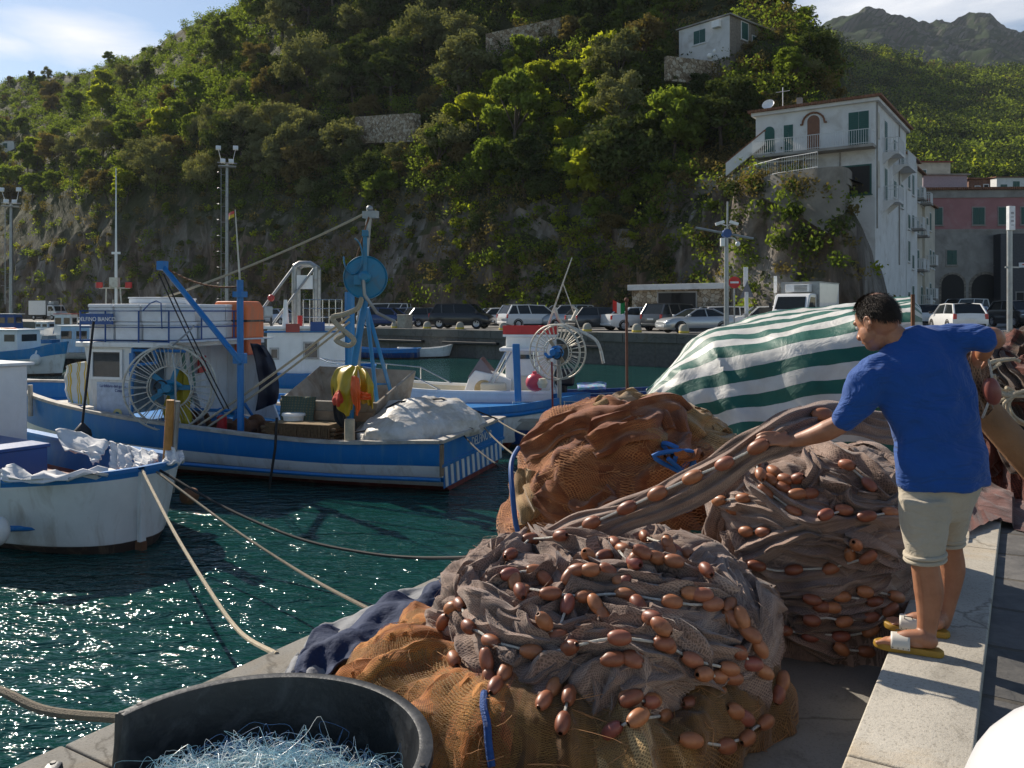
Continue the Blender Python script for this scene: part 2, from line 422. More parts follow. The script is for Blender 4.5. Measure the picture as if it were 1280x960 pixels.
def mat_hill():
    m,nt,b,N,L=nodes('rock and dry soil'); tc=N.new('ShaderNodeTexCoord').outputs['Object']
    mp=N.new('ShaderNodeMapping'); L.new(tc,mp.inputs[0]); mp.inputs['Scale'].default_value=(1,1,.35)
    n=noise_n(N,L,mp.outputs[0],.5,9,.68,.8); r=ramp(N,[(.3,(.045,.040,.034)),(.48,(.145,.128,.108)),(.72,(.38,.35,.315))]); L.new(n.outputs[0],r.inputs[0])
    n2=noise_n(N,L,tc,.16,5,.6,.5); st=ramp(N,[(.44,(1,1,1)),(.6,(.62,.44,.30))]); L.new(n2.outputs[0],st.inputs[0])
    rock=mix(N,L,.8,r.outputs[0],st.outputs[0],'MULTIPLY')
    n3=noise_n(N,L,tc,.7,8,.7); g=ramp(N,[(.3,(.028,.034,.013)),(.55,(.055,.058,.022)),(.75,(.105,.088,.042))]); L.new(n3.outputs[0],g.inputs[0])
    ge=N.new('ShaderNodeNewGeometry'); sx=N.new('ShaderNodeSeparateXYZ'); L.new(ge.outputs['True Normal'],sx.inputs[0])
    ad=N.new('ShaderNodeMath'); ad.operation='ADD'; L.new(sx.outputs[2],ad.inputs[0])
    nm=N.new('ShaderNodeMath'); nm.operation='MULTIPLY_ADD'; L.new(n2.outputs[0],nm.inputs[0]); nm.inputs[1].default_value=.9; nm.inputs[2].default_value=-.45; L.new(nm.outputs[0],ad.inputs[1])
    fr=ramp(N,[(.30,(0,0,0)),(.52,(1,1,1))]); L.new(ad.outputs[0],fr.inputs[0])
    po=N.new('ShaderNodeSeparateXYZ'); L.new(ge.outputs['Position'],po.inputs[0]); zr=N.new('ShaderNodeMath'); zr.operation='MULTIPLY_ADD'; L.new(n2.outputs[0],zr.inputs[0]); zr.inputs[1].default_value=-26; L.new(po.outputs[2],zr.inputs[2])
    zk_=N.new('ShaderNodeMapRange'); L.new(zr.outputs[0],zk_.inputs[0]); zk_.inputs[1].default_value=-2; zk_.inputs[2].default_value=7; mx=N.new('ShaderNodeMath'); mx.operation='MAXIMUM'; L.new(fr.outputs[0],mx.inputs[0]); L.new(zk_.outputs[0],mx.inputs[1])
    L.new(mix(N,L,mx.outputs[0],rock,g.outputs[0]),b.inputs['Base Color']); b.inputs['Roughness'].default_value=.95; b.inputs['Specular IOR Level'].default_value=.15
    v=N.new('ShaderNodeTexVoronoi'); v.feature='DISTANCE_TO_EDGE'; L.new(mp.outputs[0],v.inputs['Vector']); v.inputs['Scale'].default_value=.8
    nb=bump(N,L,n.outputs[0],1,.5,None); bump(N,L,n3.outputs[0],.7,.2,b,nb)
    return m
M_hill=mat_hill()
mb=MB(); mb.grid(HP); hill=mb.build('hillside',M_hill,smooth=True); tag(hill,kind='structure')
hill_bvh=BVHTree.FromPolygons([Vector(v) for v in mb.v],mb.f)
def on_hill(px,py):
    h=hill_bvh.ray_cast(Vector((0,0,CAMZ)),ray_dir(px,py).normalized()); return (h[0],h[1]) if h[0] else (None,None)

# ------------------------------------------------------------------ far valley side and mountains (right)
def polar_surface(name,cols,step,nu,amp,freq,mat):
    cpx=[c[0] for c in cols]; Yn=[c[1] for c in cols]; yn=[c[2] for c in cols]; Yf=[c[3] for c in cols]; yf=[c[4] for c in cols]
    rows=[]; px=cpx[0]
    while px<=cpx[-1]:
        a,b_,c,d=(np.interp(px,cpx,q) for q in (Yn,yn,Yf,yf)); row=[]
        for j in range(nu):
            u=j/(nu-1); Y=a+(c-a)*u; py=b_+(d-b_)*(u**.8); p=P(px,py,Y)
            nn=noise.ridged_multi_fractal(p*freq,.8,2.1,6,1.0,2.0)-1.0
            row.append(p+Vector((0,-.5,.8))*nn*amp*sst(0,.15,u))
        l=row[-1]; row+=[l+Vector((l.x,l.y,0)).normalized()*60+Vector((0,0,-60))]
        rows.append(row); px+=step
    mb=MB(); mb.grid(rows); o=mb.build(name,mat,smooth=True); tag(o,kind='structure'); return o,rows
def mat_far(name,stops,sc,rockstops):
    m,nt,b,N,L=nodes(name); tc=N.new('ShaderNodeTexCoord').outputs['Object']
    n=noise_n(N,L,tc,sc,9,.7,.4); r=ramp(N,stops); L.new(n.outputs[0],r.inputs[0])
    n2=noise_n(N,L,tc,sc*.5,8,.7); k=ramp(N,rockstops); L.new(n2.outputs[0],k.inputs[0])
    ge=N.new('ShaderNodeNewGeometry'); sx=N.new('ShaderNodeSeparateXYZ'); L.new(ge.outputs['True Normal'],sx.inputs[0])
    fr=ramp(N,[(.35,(1,1,1)),(.62,(0,0,0))]); L.new(sx.outputs[2],fr.inputs[0])
    L.new(mix(N,L,fr.outputs[0],r.outputs[0],k.outputs[0]),b.inputs['Base Color']); b.inputs['Roughness'].default_value=1; b.inputs['Specular IOR Level'].default_value=.1
    bump(N,L,n.outputs[0],1,2.0,b); return m
M_valley=mat_far('scrub hillside',[(.3,(.03,.038,.013)),(.6,(.08,.08,.028)),(.8,(.17,.13,.06))],.05,[(.3,(.06,.06,.03)),(.7,(.14,.115,.07))])
M_mount=mat_far('mountain rock and scrub',[(.3,(.016,.030,.012)),(.6,(.034,.052,.020)),(.8,(.08,.08,.045))],.014,[(.35,(.045,.045,.035)),(.65,(.17,.155,.14))])
valley,VR=polar_surface('far_hillside',[(930,170,330,330,60),(1000,170,330,360,46),(1050,170,320,380,58),(1100,165,300,390,70),(1180,160,290,400,86),(1280,160,280,410,92),(1400,160,280,420,60)],5,60,2.2,.03,M_valley)
mount,_=polar_surface('mountains',[(900,620,150,900,60),(985,620,150,950,44),(1010,620,140,960,36),(1045,620,140,980,27),(1080,620,140,1000,17),(1110,620,140,1020,22),(1140,620,140,1050,24),(1160,640,140,1050,36),(1180,640,140,1060,30),(1205,640,140,1080,28),(1235,640,140,1100,20),(1255,640,140,1100,34),(1300,640,140,1120,40),(1420,640,140,1150,30)],4,70,14,.009,M_mount)
valley_bvh=BVHTree.FromPolygons([v for r in VR for v in r],[(i*len(VR[0])+j,(i+1)*len(VR[0])+j,(i+1)*len(VR[0])+j+1,i*len(VR[0])+j+1) for i in range(len(VR)-1) for j in range(len(VR[0])-1)])

# ================================================================== foliage
def mat_leaf(name,c,c2,trans=.45,gloss=.35):
    m,nt,b,N,L=nodes(name); N.remove(b); out=N['Material Output']
    oi=N.new('ShaderNodeObjectInfo'); tc=N.new('ShaderNodeTexCoord').outputs['Object']
    n=noise_n(N,L,tc,.55,3,.6); n2=noise_n(N,L,tc,7,2,.6)
    a=N.new('ShaderNodeMath'); a.operation='MULTIPLY_ADD'; L.new(oi.outputs['Random'],a.inputs[0]); a.inputs[1].default_value=.30; L.new(n.outputs[0],a.inputs[2])
    a2=N.new('ShaderNodeMath'); a2.operation='MULTIPLY_ADD'; L.new(n2.outputs[0],a2.inputs[0]); a2.inputs[1].default_value=.5; L.new(a.outputs[0],a2.inputs[2])
    r=ramp(N,[(.55,c),(1.0,c2)]); L.new(a2.outputs[0],r.inputs[0])
    d=N.new('ShaderNodeBsdfDiffuse'); L.new(r.outputs[0],d.inputs[0]); t=N.new('ShaderNodeBsdfTranslucent')
    tcq=mix(N,L,1.0,r.outputs[0],(1.5,1.45,.6),'MULTIPLY'); L.new(tcq,t.inputs[0])
    x=N.new('ShaderNodeMixShader'); x.inputs[0].default_value=trans; L.new(d.outputs[0],x.inputs[1]); L.new(t.outputs[0],x.inputs[2])
    L.new(x.outputs[0],out.inputs[0]); return m
LEAF={'olive':mat_leaf('olive leaves',(.090,.105,.052),(.20,.205,.105),.3),
      'green':mat_leaf('green leaves',(.060,.100,.024),(.17,.22,.046),.5),
      'bright':mat_leaf('yellow green leaves',(.12,.17,.018),(.29,.32,.042),.55),
      'dark':mat_leaf('dark evergreen leaves',(.030,.050,.018),(.085,.108,.036),.25),
      'brown':mat_leaf('dry brown green leaves',(.095,.080,.032),(.20,.16,.07),.3)}
M_bark=pm('tree bark',(.085,.065,.05),.9,var=.4,scale=9,bmp=.6,bsc=20)
nrng=np.random.default_rng(11)
def leaf_cloud(clumps,n,size,flat=.6,rng=nrng):
    """clumps: (centre, radii) ; returns vertex/face arrays of leaf quads spread through the outer part of the clumps"""
    cs=np.array([c for c,_ in clumps],float); rs=np.array([r for _,r in clumps],float)
    w=(rs.prod(axis=1))**(2/3); idx=rng.choice(len(clumps),n,p=w/w.sum())
    d=rng.normal(size=(n,3)); d/=np.linalg.norm(d,axis=1)[:,None]
    rad=(rng.random(n)**.38)[:,None]; pos=cs[idx]+d*rs[idx]*rad*(1+.12*rng.normal(size=(n,1)))
    nr=d+.9*rng.normal(size=(n,3)); nr/=np.linalg.norm(nr,axis=1)[:,None]
    a=np.cross(nr,rng.normal(size=(n,3))); a/=np.linalg.norm(a,axis=1)[:,None]; b=np.cross(nr,a)
    s=(size*(.6+.8*rng.random(n)))[:,None]; sb=s*flat
    q=np.stack([pos-a*s,pos-b*sb,pos+a*s,pos+b*sb],axis=1).reshape(-1,3)
    return q
def leaf_mesh(name,q,mat):
    n=len(q)//4; me=bpy.data.meshes.new(name); me.vertices.add(4*n); me.vertices.foreach_set('co',q.astype(np.float32).ravel())
    me.loops.add(4*n); me.loops.foreach_set('vertex_index',np.arange(4*n,dtype=np.int32))
    me.polygons.add(n); me.polygons.foreach_set('loop_start',np.arange(0,4*n,4,dtype=np.int32)); 
    me.materials.append(mat); me.update(calc_edges=True); return me
def make_tree_meshes(kind,seed,h,w,n,leaf,trunk_h,nclump=14,umbrella=False):
    rnd=random.Random(seed); rng=np.random.default_rng(seed); cl=[]
    for i in range(nclump):
        a=rnd.random()*6.283; rr=w*.5*math.sqrt(rnd.random())*.98
        z=trunk_h+(h-trunk_h)*(.12+.80*rnd.random()**.9) if not umbrella else h*(.78+.16*rnd.random())
        k=1-.9*abs((z-trunk_h)/(h-trunk_h)-.38)
        r=w*(.085+.10*rnd.random())
        cl.append(((math.cos(a)*rr*k,math.sin(a)*rr*k,z),(r,r,r*rnd.uniform(.6,.85))))
    crown=leaf_mesh('crown_'+kind,leaf_cloud(cl,n,leaf,.55,rng),LEAF[kind])
    mb=MB(); top=Vector((rnd.uniform(-.2,.2),rnd.uniform(-.2,.2),trunk_h+.25*(h-trunk_h)))
    mb.tube([(0,0,-.6),(0.04,0,trunk_h*.5),top],[.16*h/5,.12*h/5,.09*h/5],7)
    for c,_ in cl[:7]:
        c=Vector(c); mb.tube([top*.8,top.lerp(c,.5)+Vector((0,0,-.15)),c],[.07*h/5,.045*h/5,.02*h/5],5)
    return crown,mb.mesh('trunk_'+kind,M_bark,smooth=True)
TREES={k:[make_tree_meshes(k,sd,h,w,n,lf,th,nc*2+3) for sd,h,w,n,lf,th,nc in specs] for k,specs in {
 'olive':[(1,4.6,4.6,5200,.12,1.0,16),(2,4.0,5.0,5200,.12,.8,18),(3,5.2,4.2,5200,.12,1.2,15)],
 'green':[(4,4.8,4.4,3600,.17,1.0,14),(5,4.0,4.8,3600,.17,.8,14),(6,5.4,3.8,3600,.17,1.0,13)],
 'bright':[(7,4.4,4.2,2600,.22,.9,13),(8,3.4,4.0,2600,.22,.6,12)],
 'dark':[(9,5.6,4.4,5200,.14,1.2,15),(10,4.8,4.8,5200,.14,1.0,16)],
 'brown':[(12,3.8,4.2,4200,.14,.8,14),(13,4.4,4.0,4200,.14,.9,14)]}.items()}
TLAB={'olive':('olive_tree','grey-green olive tree with a soft rounded crown on the slope','olive trees on the slope'),
      'green':('broadleaf_tree','mid green leafy tree growing on the steep hillside','green trees on the hillside'),
      'bright':('shrub_tree','bright yellow-green leafy bush tree on the hillside','yellow-green bushes on the hillside'),
      'dark':('evergreen_tree','dark evergreen tree on the wooded hillside','dark trees on the hillside'),
      'brown':('dry_tree','brownish dry bush tree among the green ones on the hillside','brownish bushes on the hillside')}
def plant_tree(kind,pos,scale,rz,label=None,group=True,sz=1.0,var=None):
    name,lab,grp=TLAB[kind]; cm,tm=random.choice(TREES[kind]) if var is None else TREES[kind][var]
    o=empty(name,pos,rz,label or lab,'tree',grp if group else None); o.scale=(scale,scale,scale*sz)
    c=bpy.data.objects.new('crown',cm); COL.objects.link(c); c.parent=o
    t=bpy.data.objects.new('trunk',tm); COL.objects.link(t); t.parent=o
    return o
rnd=random.Random(21)
BARE=[(535,118,28,32),(495,172,48,26),(640,300,30,55),(690,330,30,60),(120,330,90,55),(210,325,60,50),(560,330,40,60),(660,47,50,14),(985,240,125,60),(912,48,80,60),(1040,190,110,80),(880,225,40,25),
      (760,350,90,40),(350,350,120,35),(480,340,80,45),(700,80,40,18),(815,340,40,40),(950,320,110,60),(430,305,30,40),(740,295,18,25)]
def bare(px,py): return any(((px-a)/c)**2+((py-b)/d)**2<1 for a,b,c,d in BARE)
def pick_kind(px,py):
    r=rnd.random()
    if 555<px<790 and 85<py<235: return 'bright' if r<.66 else ('brown' if r<.72 else ('green' if r<.85 else 'olive'))
    if px<330 and py>110 and px+.55*(py-110)<330: return 'bright' if r<.25 else ('green' if r<.65 else ('olive' if r<.85 else 'brown'))
    if py<100 and px<330: return 'green' if r<.4 else ('dark' if r<.7 else 'brown')
    if 330<px<620 and py<110: return 'olive' if r<.6 else 'dark'
    if 200<px<430 and 100<py<260: return 'olive' if r<.5 else ('brown' if r<.8 else 'dark')
    if py>220: return 'green' if r<.45 else ('dark' if r<.75 else ('brown' if r<.9 else 'bright'))
    return 'dark' if r<.45 else ('green' if r<.75 else ('olive' if r<.9 else 'brown'))
taken=[]; ntree=0; tries=0
while ntree<285 and tries<16000:
    tries+=1; px=rnd.uniform(-25,1062); py=rnd.uniform(-35,345)
    if bare(px,py) or (py>255 and rnd.random()<.80): continue
    if (845<px<980 and 30<py<122) or (px>1035 and py<70): continue
    if px>845 and py>150 and not (835<px<950 and 95<py<190): continue
    p,nrm=on_hill(px,py)
    if p is None: continue
    k=pick_kind(px,py); pxm=F/p.y
    s=rnd.choice((.6,.78,.92,1.05,1.2,1.4))*rnd.uniform(.9,1.1)*(1.15 if k in('olive','dark') else .95)
    if py>255: s*=.5
    if on_hill(px,py-26)[0] is None: s*=.6
    if 815<px<1010 and py<175: s=min(s,.62)
    if px>1010: s=min(s,.8)
    if 440<px<545 and 160<py<230: s=min(s,.6)
    if p.y>150: s*=1.1
    rad=s*4.4*pxm*.36
    if any((px-a)**2+((py-b)*1.35)**2<(.42*(rad+c))**2 for a,b,c in taken): continue
    taken.append((px,py,rad)); ntree+=1
    plant_tree(k,p-Vector((0,0,.35)),s,rnd.random()*6.28,sz=rnd.uniform(.85,1.15))
# ground cover between the trees: one uncountable mass
def scatter_cover(name,bvh,area,n,rmin,rmax,leaves,size,mat,prob,rng,lift=.2):
    qs=[]; c=0; tr=0
    while c<n and tr<n*8:
        tr+=1; px=rnd.uniform(area[0],area[1]); py=rnd.uniform(area[2],area[3])
        if rnd.random()>prob(px,py): continue
        h=bvh.ray_cast(Vector((0,0,CAMZ)),ray_dir(px,py).normalized())
        if h[0] is None: continue
        p=h[0]; r=rnd.uniform(rmin,rmax); c+=1
        cl=[(tuple(p+Vector((rnd.uniform(-r,r)*.6,rnd.uniform(-r,r)*.6,lift*r+rnd.uniform(0,r*.4)))),(r*.75,r*.75,r*.6)) for _ in range(3)]
        qs.append(leaf_cloud(cl,leaves,size,.55,rng))
    me=leaf_mesh(name,np.concatenate(qs),mat); o=bpy.data.objects.new(name,me); COL.objects.link(o); tag(o,kind='stuff'); return o
def pc(px,py):
    if px>1062: return 0
    if bare(px,py): return .12
    if px>850 and 180<py<240: return 0
    if px>850 and py>190: return .02
    if py>245: return .085
    return 1.0
scatter_cover('green_scrub',hill_bvh,(-30,1100,-40,395),2100,.5,1.7,110,.15,LEAF['green'],pc,nrng)
scatter_cover('dark_scrub',hill_bvh,(-30,1100,-40,395),1700,.5,1.7,110,.15,LEAF['dark'],pc,nrng)
scatter_cover('dry_scrub',hill_bvh,(-30,1118,-40,398),1900,.4,1.4,100,.12,LEAF['brown'],lambda x,y: .5 if y<250 else ((0 if y<240 else .03) if x>850 and y>180 else .26),nrng)
scatter_cover('slope_scrub',hill_bvh,(-30,330,0,170),900,.8,1.9,110,.2,LEAF['green'],lambda x,y:1.0,nrng,.3)
scatter_cover('bright_scrub',hill_bvh,(-30,1100,60,398),420,.35,1.1,80,.14,LEAF['bright'],lambda x,y: 1 if (560<x<760 and y>110) or x<140 else (.03 if x>850 else .25),nrng)
def blank(*a): return 1.0
scatter_cover('far_wood_green',valley_bvh,(985,1300,38,240),900,2.2,6.0,170,.5,LEAF['green'],blank,nrng,.25)
scatter_cover('far_wood_dark',valley_bvh,(985,1300,38,240),1000,2.2,6.5,190,.5,LEAF['dark'],blank,nrng,.25)
scatter_cover('far_wood_olive',valley_bvh,(985,1300,38,240),200,2.0,5.0,150,.5,LEAF['bright'],blank,nrng,.25)
scatter_cover('far_wood_dry',valley_bvh,(985,1300,38,240),650,1.6,4.0,90,.5,LEAF['brown'],blank,nrng,.2)
# ================================================================== boats
def paint(name,c,**k):
    d=dict(rough=.38,var=.10,scale=2.5,dirt=(.30,.22,.14),dirt_amt=.5,dsc=2.2,bmp=.12,bsc=14,streak=(2.2,2.2,.45)); d.update(k); return pm(name,c,**d)
B_white=paint('boat white paint',(.72,.72,.70)); B_white2=paint('clean white gelcoat',(.80,.80,.78),dirt_amt=.15,rough=.3)
B_blue=paint('boat blue paint',(.004,.155,.44),dirt=(.12,.28,.40),dirt_amt=.45); B_blue2=paint('deep blue paint',(.004,.060,.24),dirt=(.05,.07,.12))
B_cyan=paint('worn sea blue paint',(.015,.20,.46),dirt=(.25,.33,.36),dirt_amt=.5); B_red=paint('antifouling red',(.16,.022,.014),rough=.7)
B_dark=paint('dark fouled bottom',(.045,.028,.02),rough=.8); B_black=paint('black hull paint',(.012,.013,.016)); B_lblue=paint('pale blue paint',(.30,.48,.66))
B_grey=pm('galvanised steel',(.33,.34,.34),.42,.6,dirt=(.2,.12,.07),dirt_amt=.5); B_steel=pm('stainless tube',(.62,.62,.60),.25,.9,var=.05)
B_wood=pm('weathered deck wood',(.24,.17,.11),.8,var=.35,scale=5,bmp=.4,bsc=18); B_orange=paint('faded orange plastic',(.74,.17,.045),rough=.5)
B_redp=paint('red plastic',(.55,.03,.03)); B_foam=pm('white polystyrene',(.74,.75,.76),.75,var=.05,bmp=.3,bsc=30,dirt=(.45,.42,.38),dirt_amt=.3)
B_cream=pm('cream fibreglass',(.70,.64,.50),.35,var=.06); B_glass=pm('dark cabin glass',(.035,.04,.042),.06,var=.3,spec=.8)
B_wire=pm('pale coated wire',(.58,.55,.47),.5,.2,dirt=(.3,.16,.07),dirt_amt=.7,dsc=9); B_rust=pm('rusty steel',(.17,.075,.035),.85,var=.4,scale=8,bmp=.4)
B_turq=paint('turquoise machine paint',(.012,.19,.34),dirt=(.10,.09,.07),dirt_amt=.6); B_hose=pm('black rope',(.022,.02,.02),.85); B_rope=pm('pale hemp rope',(.50,.42,.30),.9,var=.2,scale=40,bmp=.8,bsc=120)
B_rope2=pm('grey brown mooring rope',(.20,.165,.12),.9,var=.25,scale=40,bmp=.8,bsc=120)
B_cloth=pm('white cotton cloth',(.68,.67,.66),.9,var=.08,scale=5,bmp=.3,bsc=22); B_rail=pm('worn bare gunwale wood',(.40,.36,.31),.75,var=.3,scale=7,bmp=.4,dirt=(.6,.6,.58),dirt_amt=.7)

def hull(name,parent,L,hb,zs,rows,mats,zk=-.45,nst=30,full=.38,rake=.35,inner=None,deck=.28,in_m=0,rail_m=None,rail=(.07,.05),deck_m=0):
    """open hull lofted from stern (x=0) to stem (x=L); hb(s), zs(s) give half breadth and sheer, rows = [(z, material)] from the bottom up"""
    inner=inner if inner is not None else .06
    def pt(s,z,side,ins=0.0):
        top=zs(s); v=max(0,min(1,(z-zk)/(top-zk))); w=max(hb(s)-ins,0)*(1-(1-v)**(1/full if full<1 else 2)) if full<1 else max(hb(s)-ins,0)
        x=L*s+rake*(v-1)*s**5*1.0
        return Vector((x,side*w,z))
    mb=MB(); stn=[1-(1-i/nst)**1.5 for i in range(nst+1)]
    for side in(1,-1):
        g=[]
        zl=lambda s:[zk+(rows[0][0]-zk)*q for q in(0,.35,.7)]+[r[0] for r in rows[:-1] for r in [r]]
        for s in stn:
            top=zs(s); zz=[zk,zk+.3*(rows[0][0]-zk),zk+.65*(rows[0][0]-zk)]+[r[0]*(1 if r[0]<.05 else (top/zs(.3))) for r in rows]
            zz2=zz[:]; last=zz[-1]; zz2+=[last+(top-last)*q for q in(.33,.66,1)]
            g.append([pt(s,min(z,top),side) for z in zz2])
        nr=len(g[0]); mm=[rows[0][1]]*3+[r[1] for r in rows[1:]]+[rows[-1][2]]*3
        mb.grid(g,mf=lambda i,j: mm[min(j,len(mm)-1)])
        if side==1: g1=g
    a,b=g1[0],g[0]                                   # transom
    if hb(0)>.05: mb.grid([a,b],mf=lambda i,j: mm[min(j,len(mm)-1)])
    o=mb.build(name,mats,parent,smooth='auto')
    # inner bulwark + deck
    mb=MB()
    for side in(1,-1):
        mb.grid([[pt(s,zs(s)-.002-(deck)*q,side,inner) for q in(0,.5,1)] for s in stn])
    if hb(0)>.05: mb.grid([[Vector((inner,y*(hb(0)-inner),zs(0)-deck*q)) for q in(0,1)] for y in(-1,0,1)])
    mb.build('bulwark',mats[in_m],parent,smooth='auto')
    mb=MB(); mb.grid([[Vector((max(pt(s,zs(s)-deck,1,inner).x,inner if s==0 else 0),y*pt(s,zs(s)-deck,1,inner-.015).y,zs(s)-deck)) for y in(-1,-.5,0,.5,1)] for s in stn])
    mb.build('deck',mats[deck_m],parent,smooth='auto')
    mb=MB(); w,h=rail
    for side in(1,-1):
        g=[]
        for s in stn:
            e=pt(s,zs(s),side,-w*.35); f=pt(s,zs(s),side,inner+w*.35); z0=zs(s)-h*.4; z1=zs(s)+h*.6
            if s>.985: f=Vector((f.x-.0,0,f.z))
            g.append([Vector((e.x,e.y,z0)),Vector((e.x,e.y,z1)),Vector((f.x,f.y,z1)),Vector((f.x,f.y,z0))])
        mb.grid(g,wrap=True)
    if hb(0)>.05: mb.box((inner/2-.01,0,zs(0)+h*.1),(inner+w*.7,2*hb(0)+.01,h*1.002))
    mb.build('gunwale',mats[rail_m] if rail_m is not None else mats[0],parent,smooth='auto')
    return pt
def prof(pts):
    xs=[p[0] for p in pts]; ys=[p[1] for p in pts]
    def f(s):
        # smooth monotone-ish interpolation
        for i in range(len(xs)-1):
            if s<=xs[i+1]:
                t=(s-xs[i])/(xs[i+1]-xs[i]); p0=ys[max(i-1,0)];p1=ys[i];p2=ys[i+1];p3=ys[min(i+2,len(ys)-1)]
                return .5*(2*p1+(p2-p0)*t+(2*p0-5*p1+4*p2-p3)*t*t+(3*p1-p0-3*p2+p3)*t**3)
        return ys[-1]
    return f
def bowform(B,sx,s0,p=2.0):       # half breadth: transom fraction sx, parallel to s0, elliptical bow
    def f(s):
        if s<s0: return B/2*(sx+(1-sx)*math.sin(min(1,s/s0)*math.pi/2))
        q=(s-s0)/(1-s0); return B/2*max(0,(1-q**p))**(1/1.6)
    return f
def window(parent,M,w,h,fm=None,gm=None,arch=False,fr=.05):
    mb=MB()
    if fm is not None:
        for x,y,a,b in((-w/2+fr/2,0,fr,h),(w/2-fr/2,0,fr,h),(0,h/2-fr/2,w-2*fr,fr),(0,-h/2+fr/2,w-2*fr,fr)): mb.box((x,y,.012),(a,b,.03))
        o=mb.build('window',fm,parent); o.matrix_local=M
        mb=MB(); mb.box((0,0,.004),(w-2*fr+.004,h-2*fr+.004,.008)); g=mb.build('pane',gm or B_glass,o)
    else:
        mb.box((0,0,.006),(w,h,.012)); o=mb.build('window',gm or B_glass,parent,bevel=.01); o.matrix_local=M
    return o
def wire_wheel(parent,c,r,depth,n,M,rim_m,hub_m,arm=5,name='net_hauler_wheel',arm_m=None,bear=1):
    o=empty(name); o.parent=parent; o.matrix_local=Matrix.Translation(c)@M        # local z = axis
    ring=lambda rr,z,k=56:[(rr*math.cos(6.2832*i/k),rr*math.sin(6.2832*i/k),z) for i in range(k)]
    mb=MB()
    for rr,z,t in((r,depth/2,.019),(r,-depth/2,.019),(r*.985,depth*.5+.03,.008),(r*.5,depth*.22,.013),(r*.5,-depth*.22,.013)): mb.tube(ring(rr,z),t,6,closed=True)
    mb.build('rim',rim_m,o,smooth=True)
    mb=MB()
    for i in range(n):
        a=6.2832*i/n; cc,ss=math.cos(a),math.sin(a)
        for z in(1,-1): mb.tube([(r*.5*cc,r*.5*ss,z*depth*.22),(r*.8*cc,r*.8*ss,z*depth*.3),(r*cc,r*ss,z*depth*.5)],.0085,5)
        mb.tube([(r*.5*cc,r*.5*ss,depth*.22),(r*.5*cc,r*.5*ss,-depth*.22)],.006,5)
    mb.build('spokes',rim_m,o,smooth=True)
    for i in range(arm):
        a=6.2832*i/arm+.6; mb=MB(); mb.box((r*.29*math.cos(a),r*.29*math.sin(a),.02+.001*i),(r*.46,.085*r/.7,.03),Matrix.Rotation(a,3,'Z')); mb.build('arm',arm_m or hub_m,o,bevel=.006)
    mb=MB(); mb.lathe([(0,.26),(.07,.26),(.09,.22),(.09,.12),(.14,.10),(.14,-.02),(0,-.02)],16); 
    for i in range(6):
        a=6.2832*i/6; mb.ball((.115*math.cos(a),.115*math.sin(a),.11),.016,6)
    mb.box((.10,.06,.17),(.12,.10,.12)); mb.tube([(-.02,-.09,.18),(-.13,-.1,.2),(-.22,-.03,.16)],.035,8); mb.build('hub_motor',hub_m,o,smooth='auto')
    mb=MB(); mb.tube([(.1+.11*math.cos(t*.35),-.02+.12*math.sin(t*.35),.2+.004*t) for t in range(20)],.014,6); mb.build('hose',B_hose,o,smooth=True)
    return o
def fold_cloth(name,mat,parent,pts,th=.012,amp=.03,fr=3.0,seed=0,n=14,m=10,hang=False):
    """cloth lofted through rows of control points, with folds"""
    rowsC=[catmull(r,max(2,n//(len(r)-1))) for r in pts]; k=len(rowsC[0]); out=[]
    for j in range(k): out.append(catmull([r[j] for r in rowsC],max(2,m//(len(rowsC)-1))))
    mb=MB(); g=[]
    for i,row in enumerate(out):
        rr=[]
        for j,p in enumerate(row):
            a=out[min(i+1,k-1)][j]-out[max(i-1,0)][j]; b=row[min(j+1,len(row)-1)]-row[max(j-1,0)]
            nn=a.cross(b); nn=nn.normalized() if nn.length>1e-9 else Vector((0,0,1))
            if hang:
                rr.append(p+nn*amp*(math.sin(6.2832*fr*j/len(row)+seed+1.4*noise.noise(Vector((i*.12,j*.05,seed))))*(.25+.75*(i/k))+.5*noise.noise(Vector((i*.16,j*.2,seed))))); continue
            q=noise.ridged_multi_fractal(Vector((i*fr/n,j*fr*.45/m,seed)),.8,2.1,4,1,2)-1
            rr.append(p+nn*(q+.55*math.sin(j*9.0/len(row)*fr*.42+1.3*math.sin(i*.3+seed)))*amp)
        g.append(rr)
    mb.grid(g,uv=lambda i,j:(i/(k-1),j/(len(out[0])-1)))
    o=mb.build(name,mat,parent,smooth=True,fix=False); s=o.modifiers.new('thick','SOLIDIFY'); s.thickness=th; s.offset=0
    return o
def rope(name,pts,r,mat,label=None,cat='rope',parent=None,n=7):
    mb=MB(); mb.tube(pts,r,n); o=mb.build(name,mat,parent,smooth=True)
    if label: tag(o,label,cat)
    return o
class Loc:                              # local <-> photo helper of a boat frame
    def __init__(s,org,rz):
        s.o=Vector(org); s.f=Vector((math.cos(rz),math.sin(rz),0)); s.l=Vector((-math.sin(rz),math.cos(rz),0))
    def w(s,x,y,z): return s.o+s.f*x+s.l*y+Vector((0,0,z))
    def at(s,px,py,y):                  # local (x,y,z) of the point seen at a pixel on the local plane y
        A=(px-640)/F; b=s.o+s.l*y; x=(A*b.y-b.x)/(s.f.x-A*s.f.y); p=b+s.f*x
        return Vector((x,y,CAMZ-(py-390)/F*p.y-0.0))

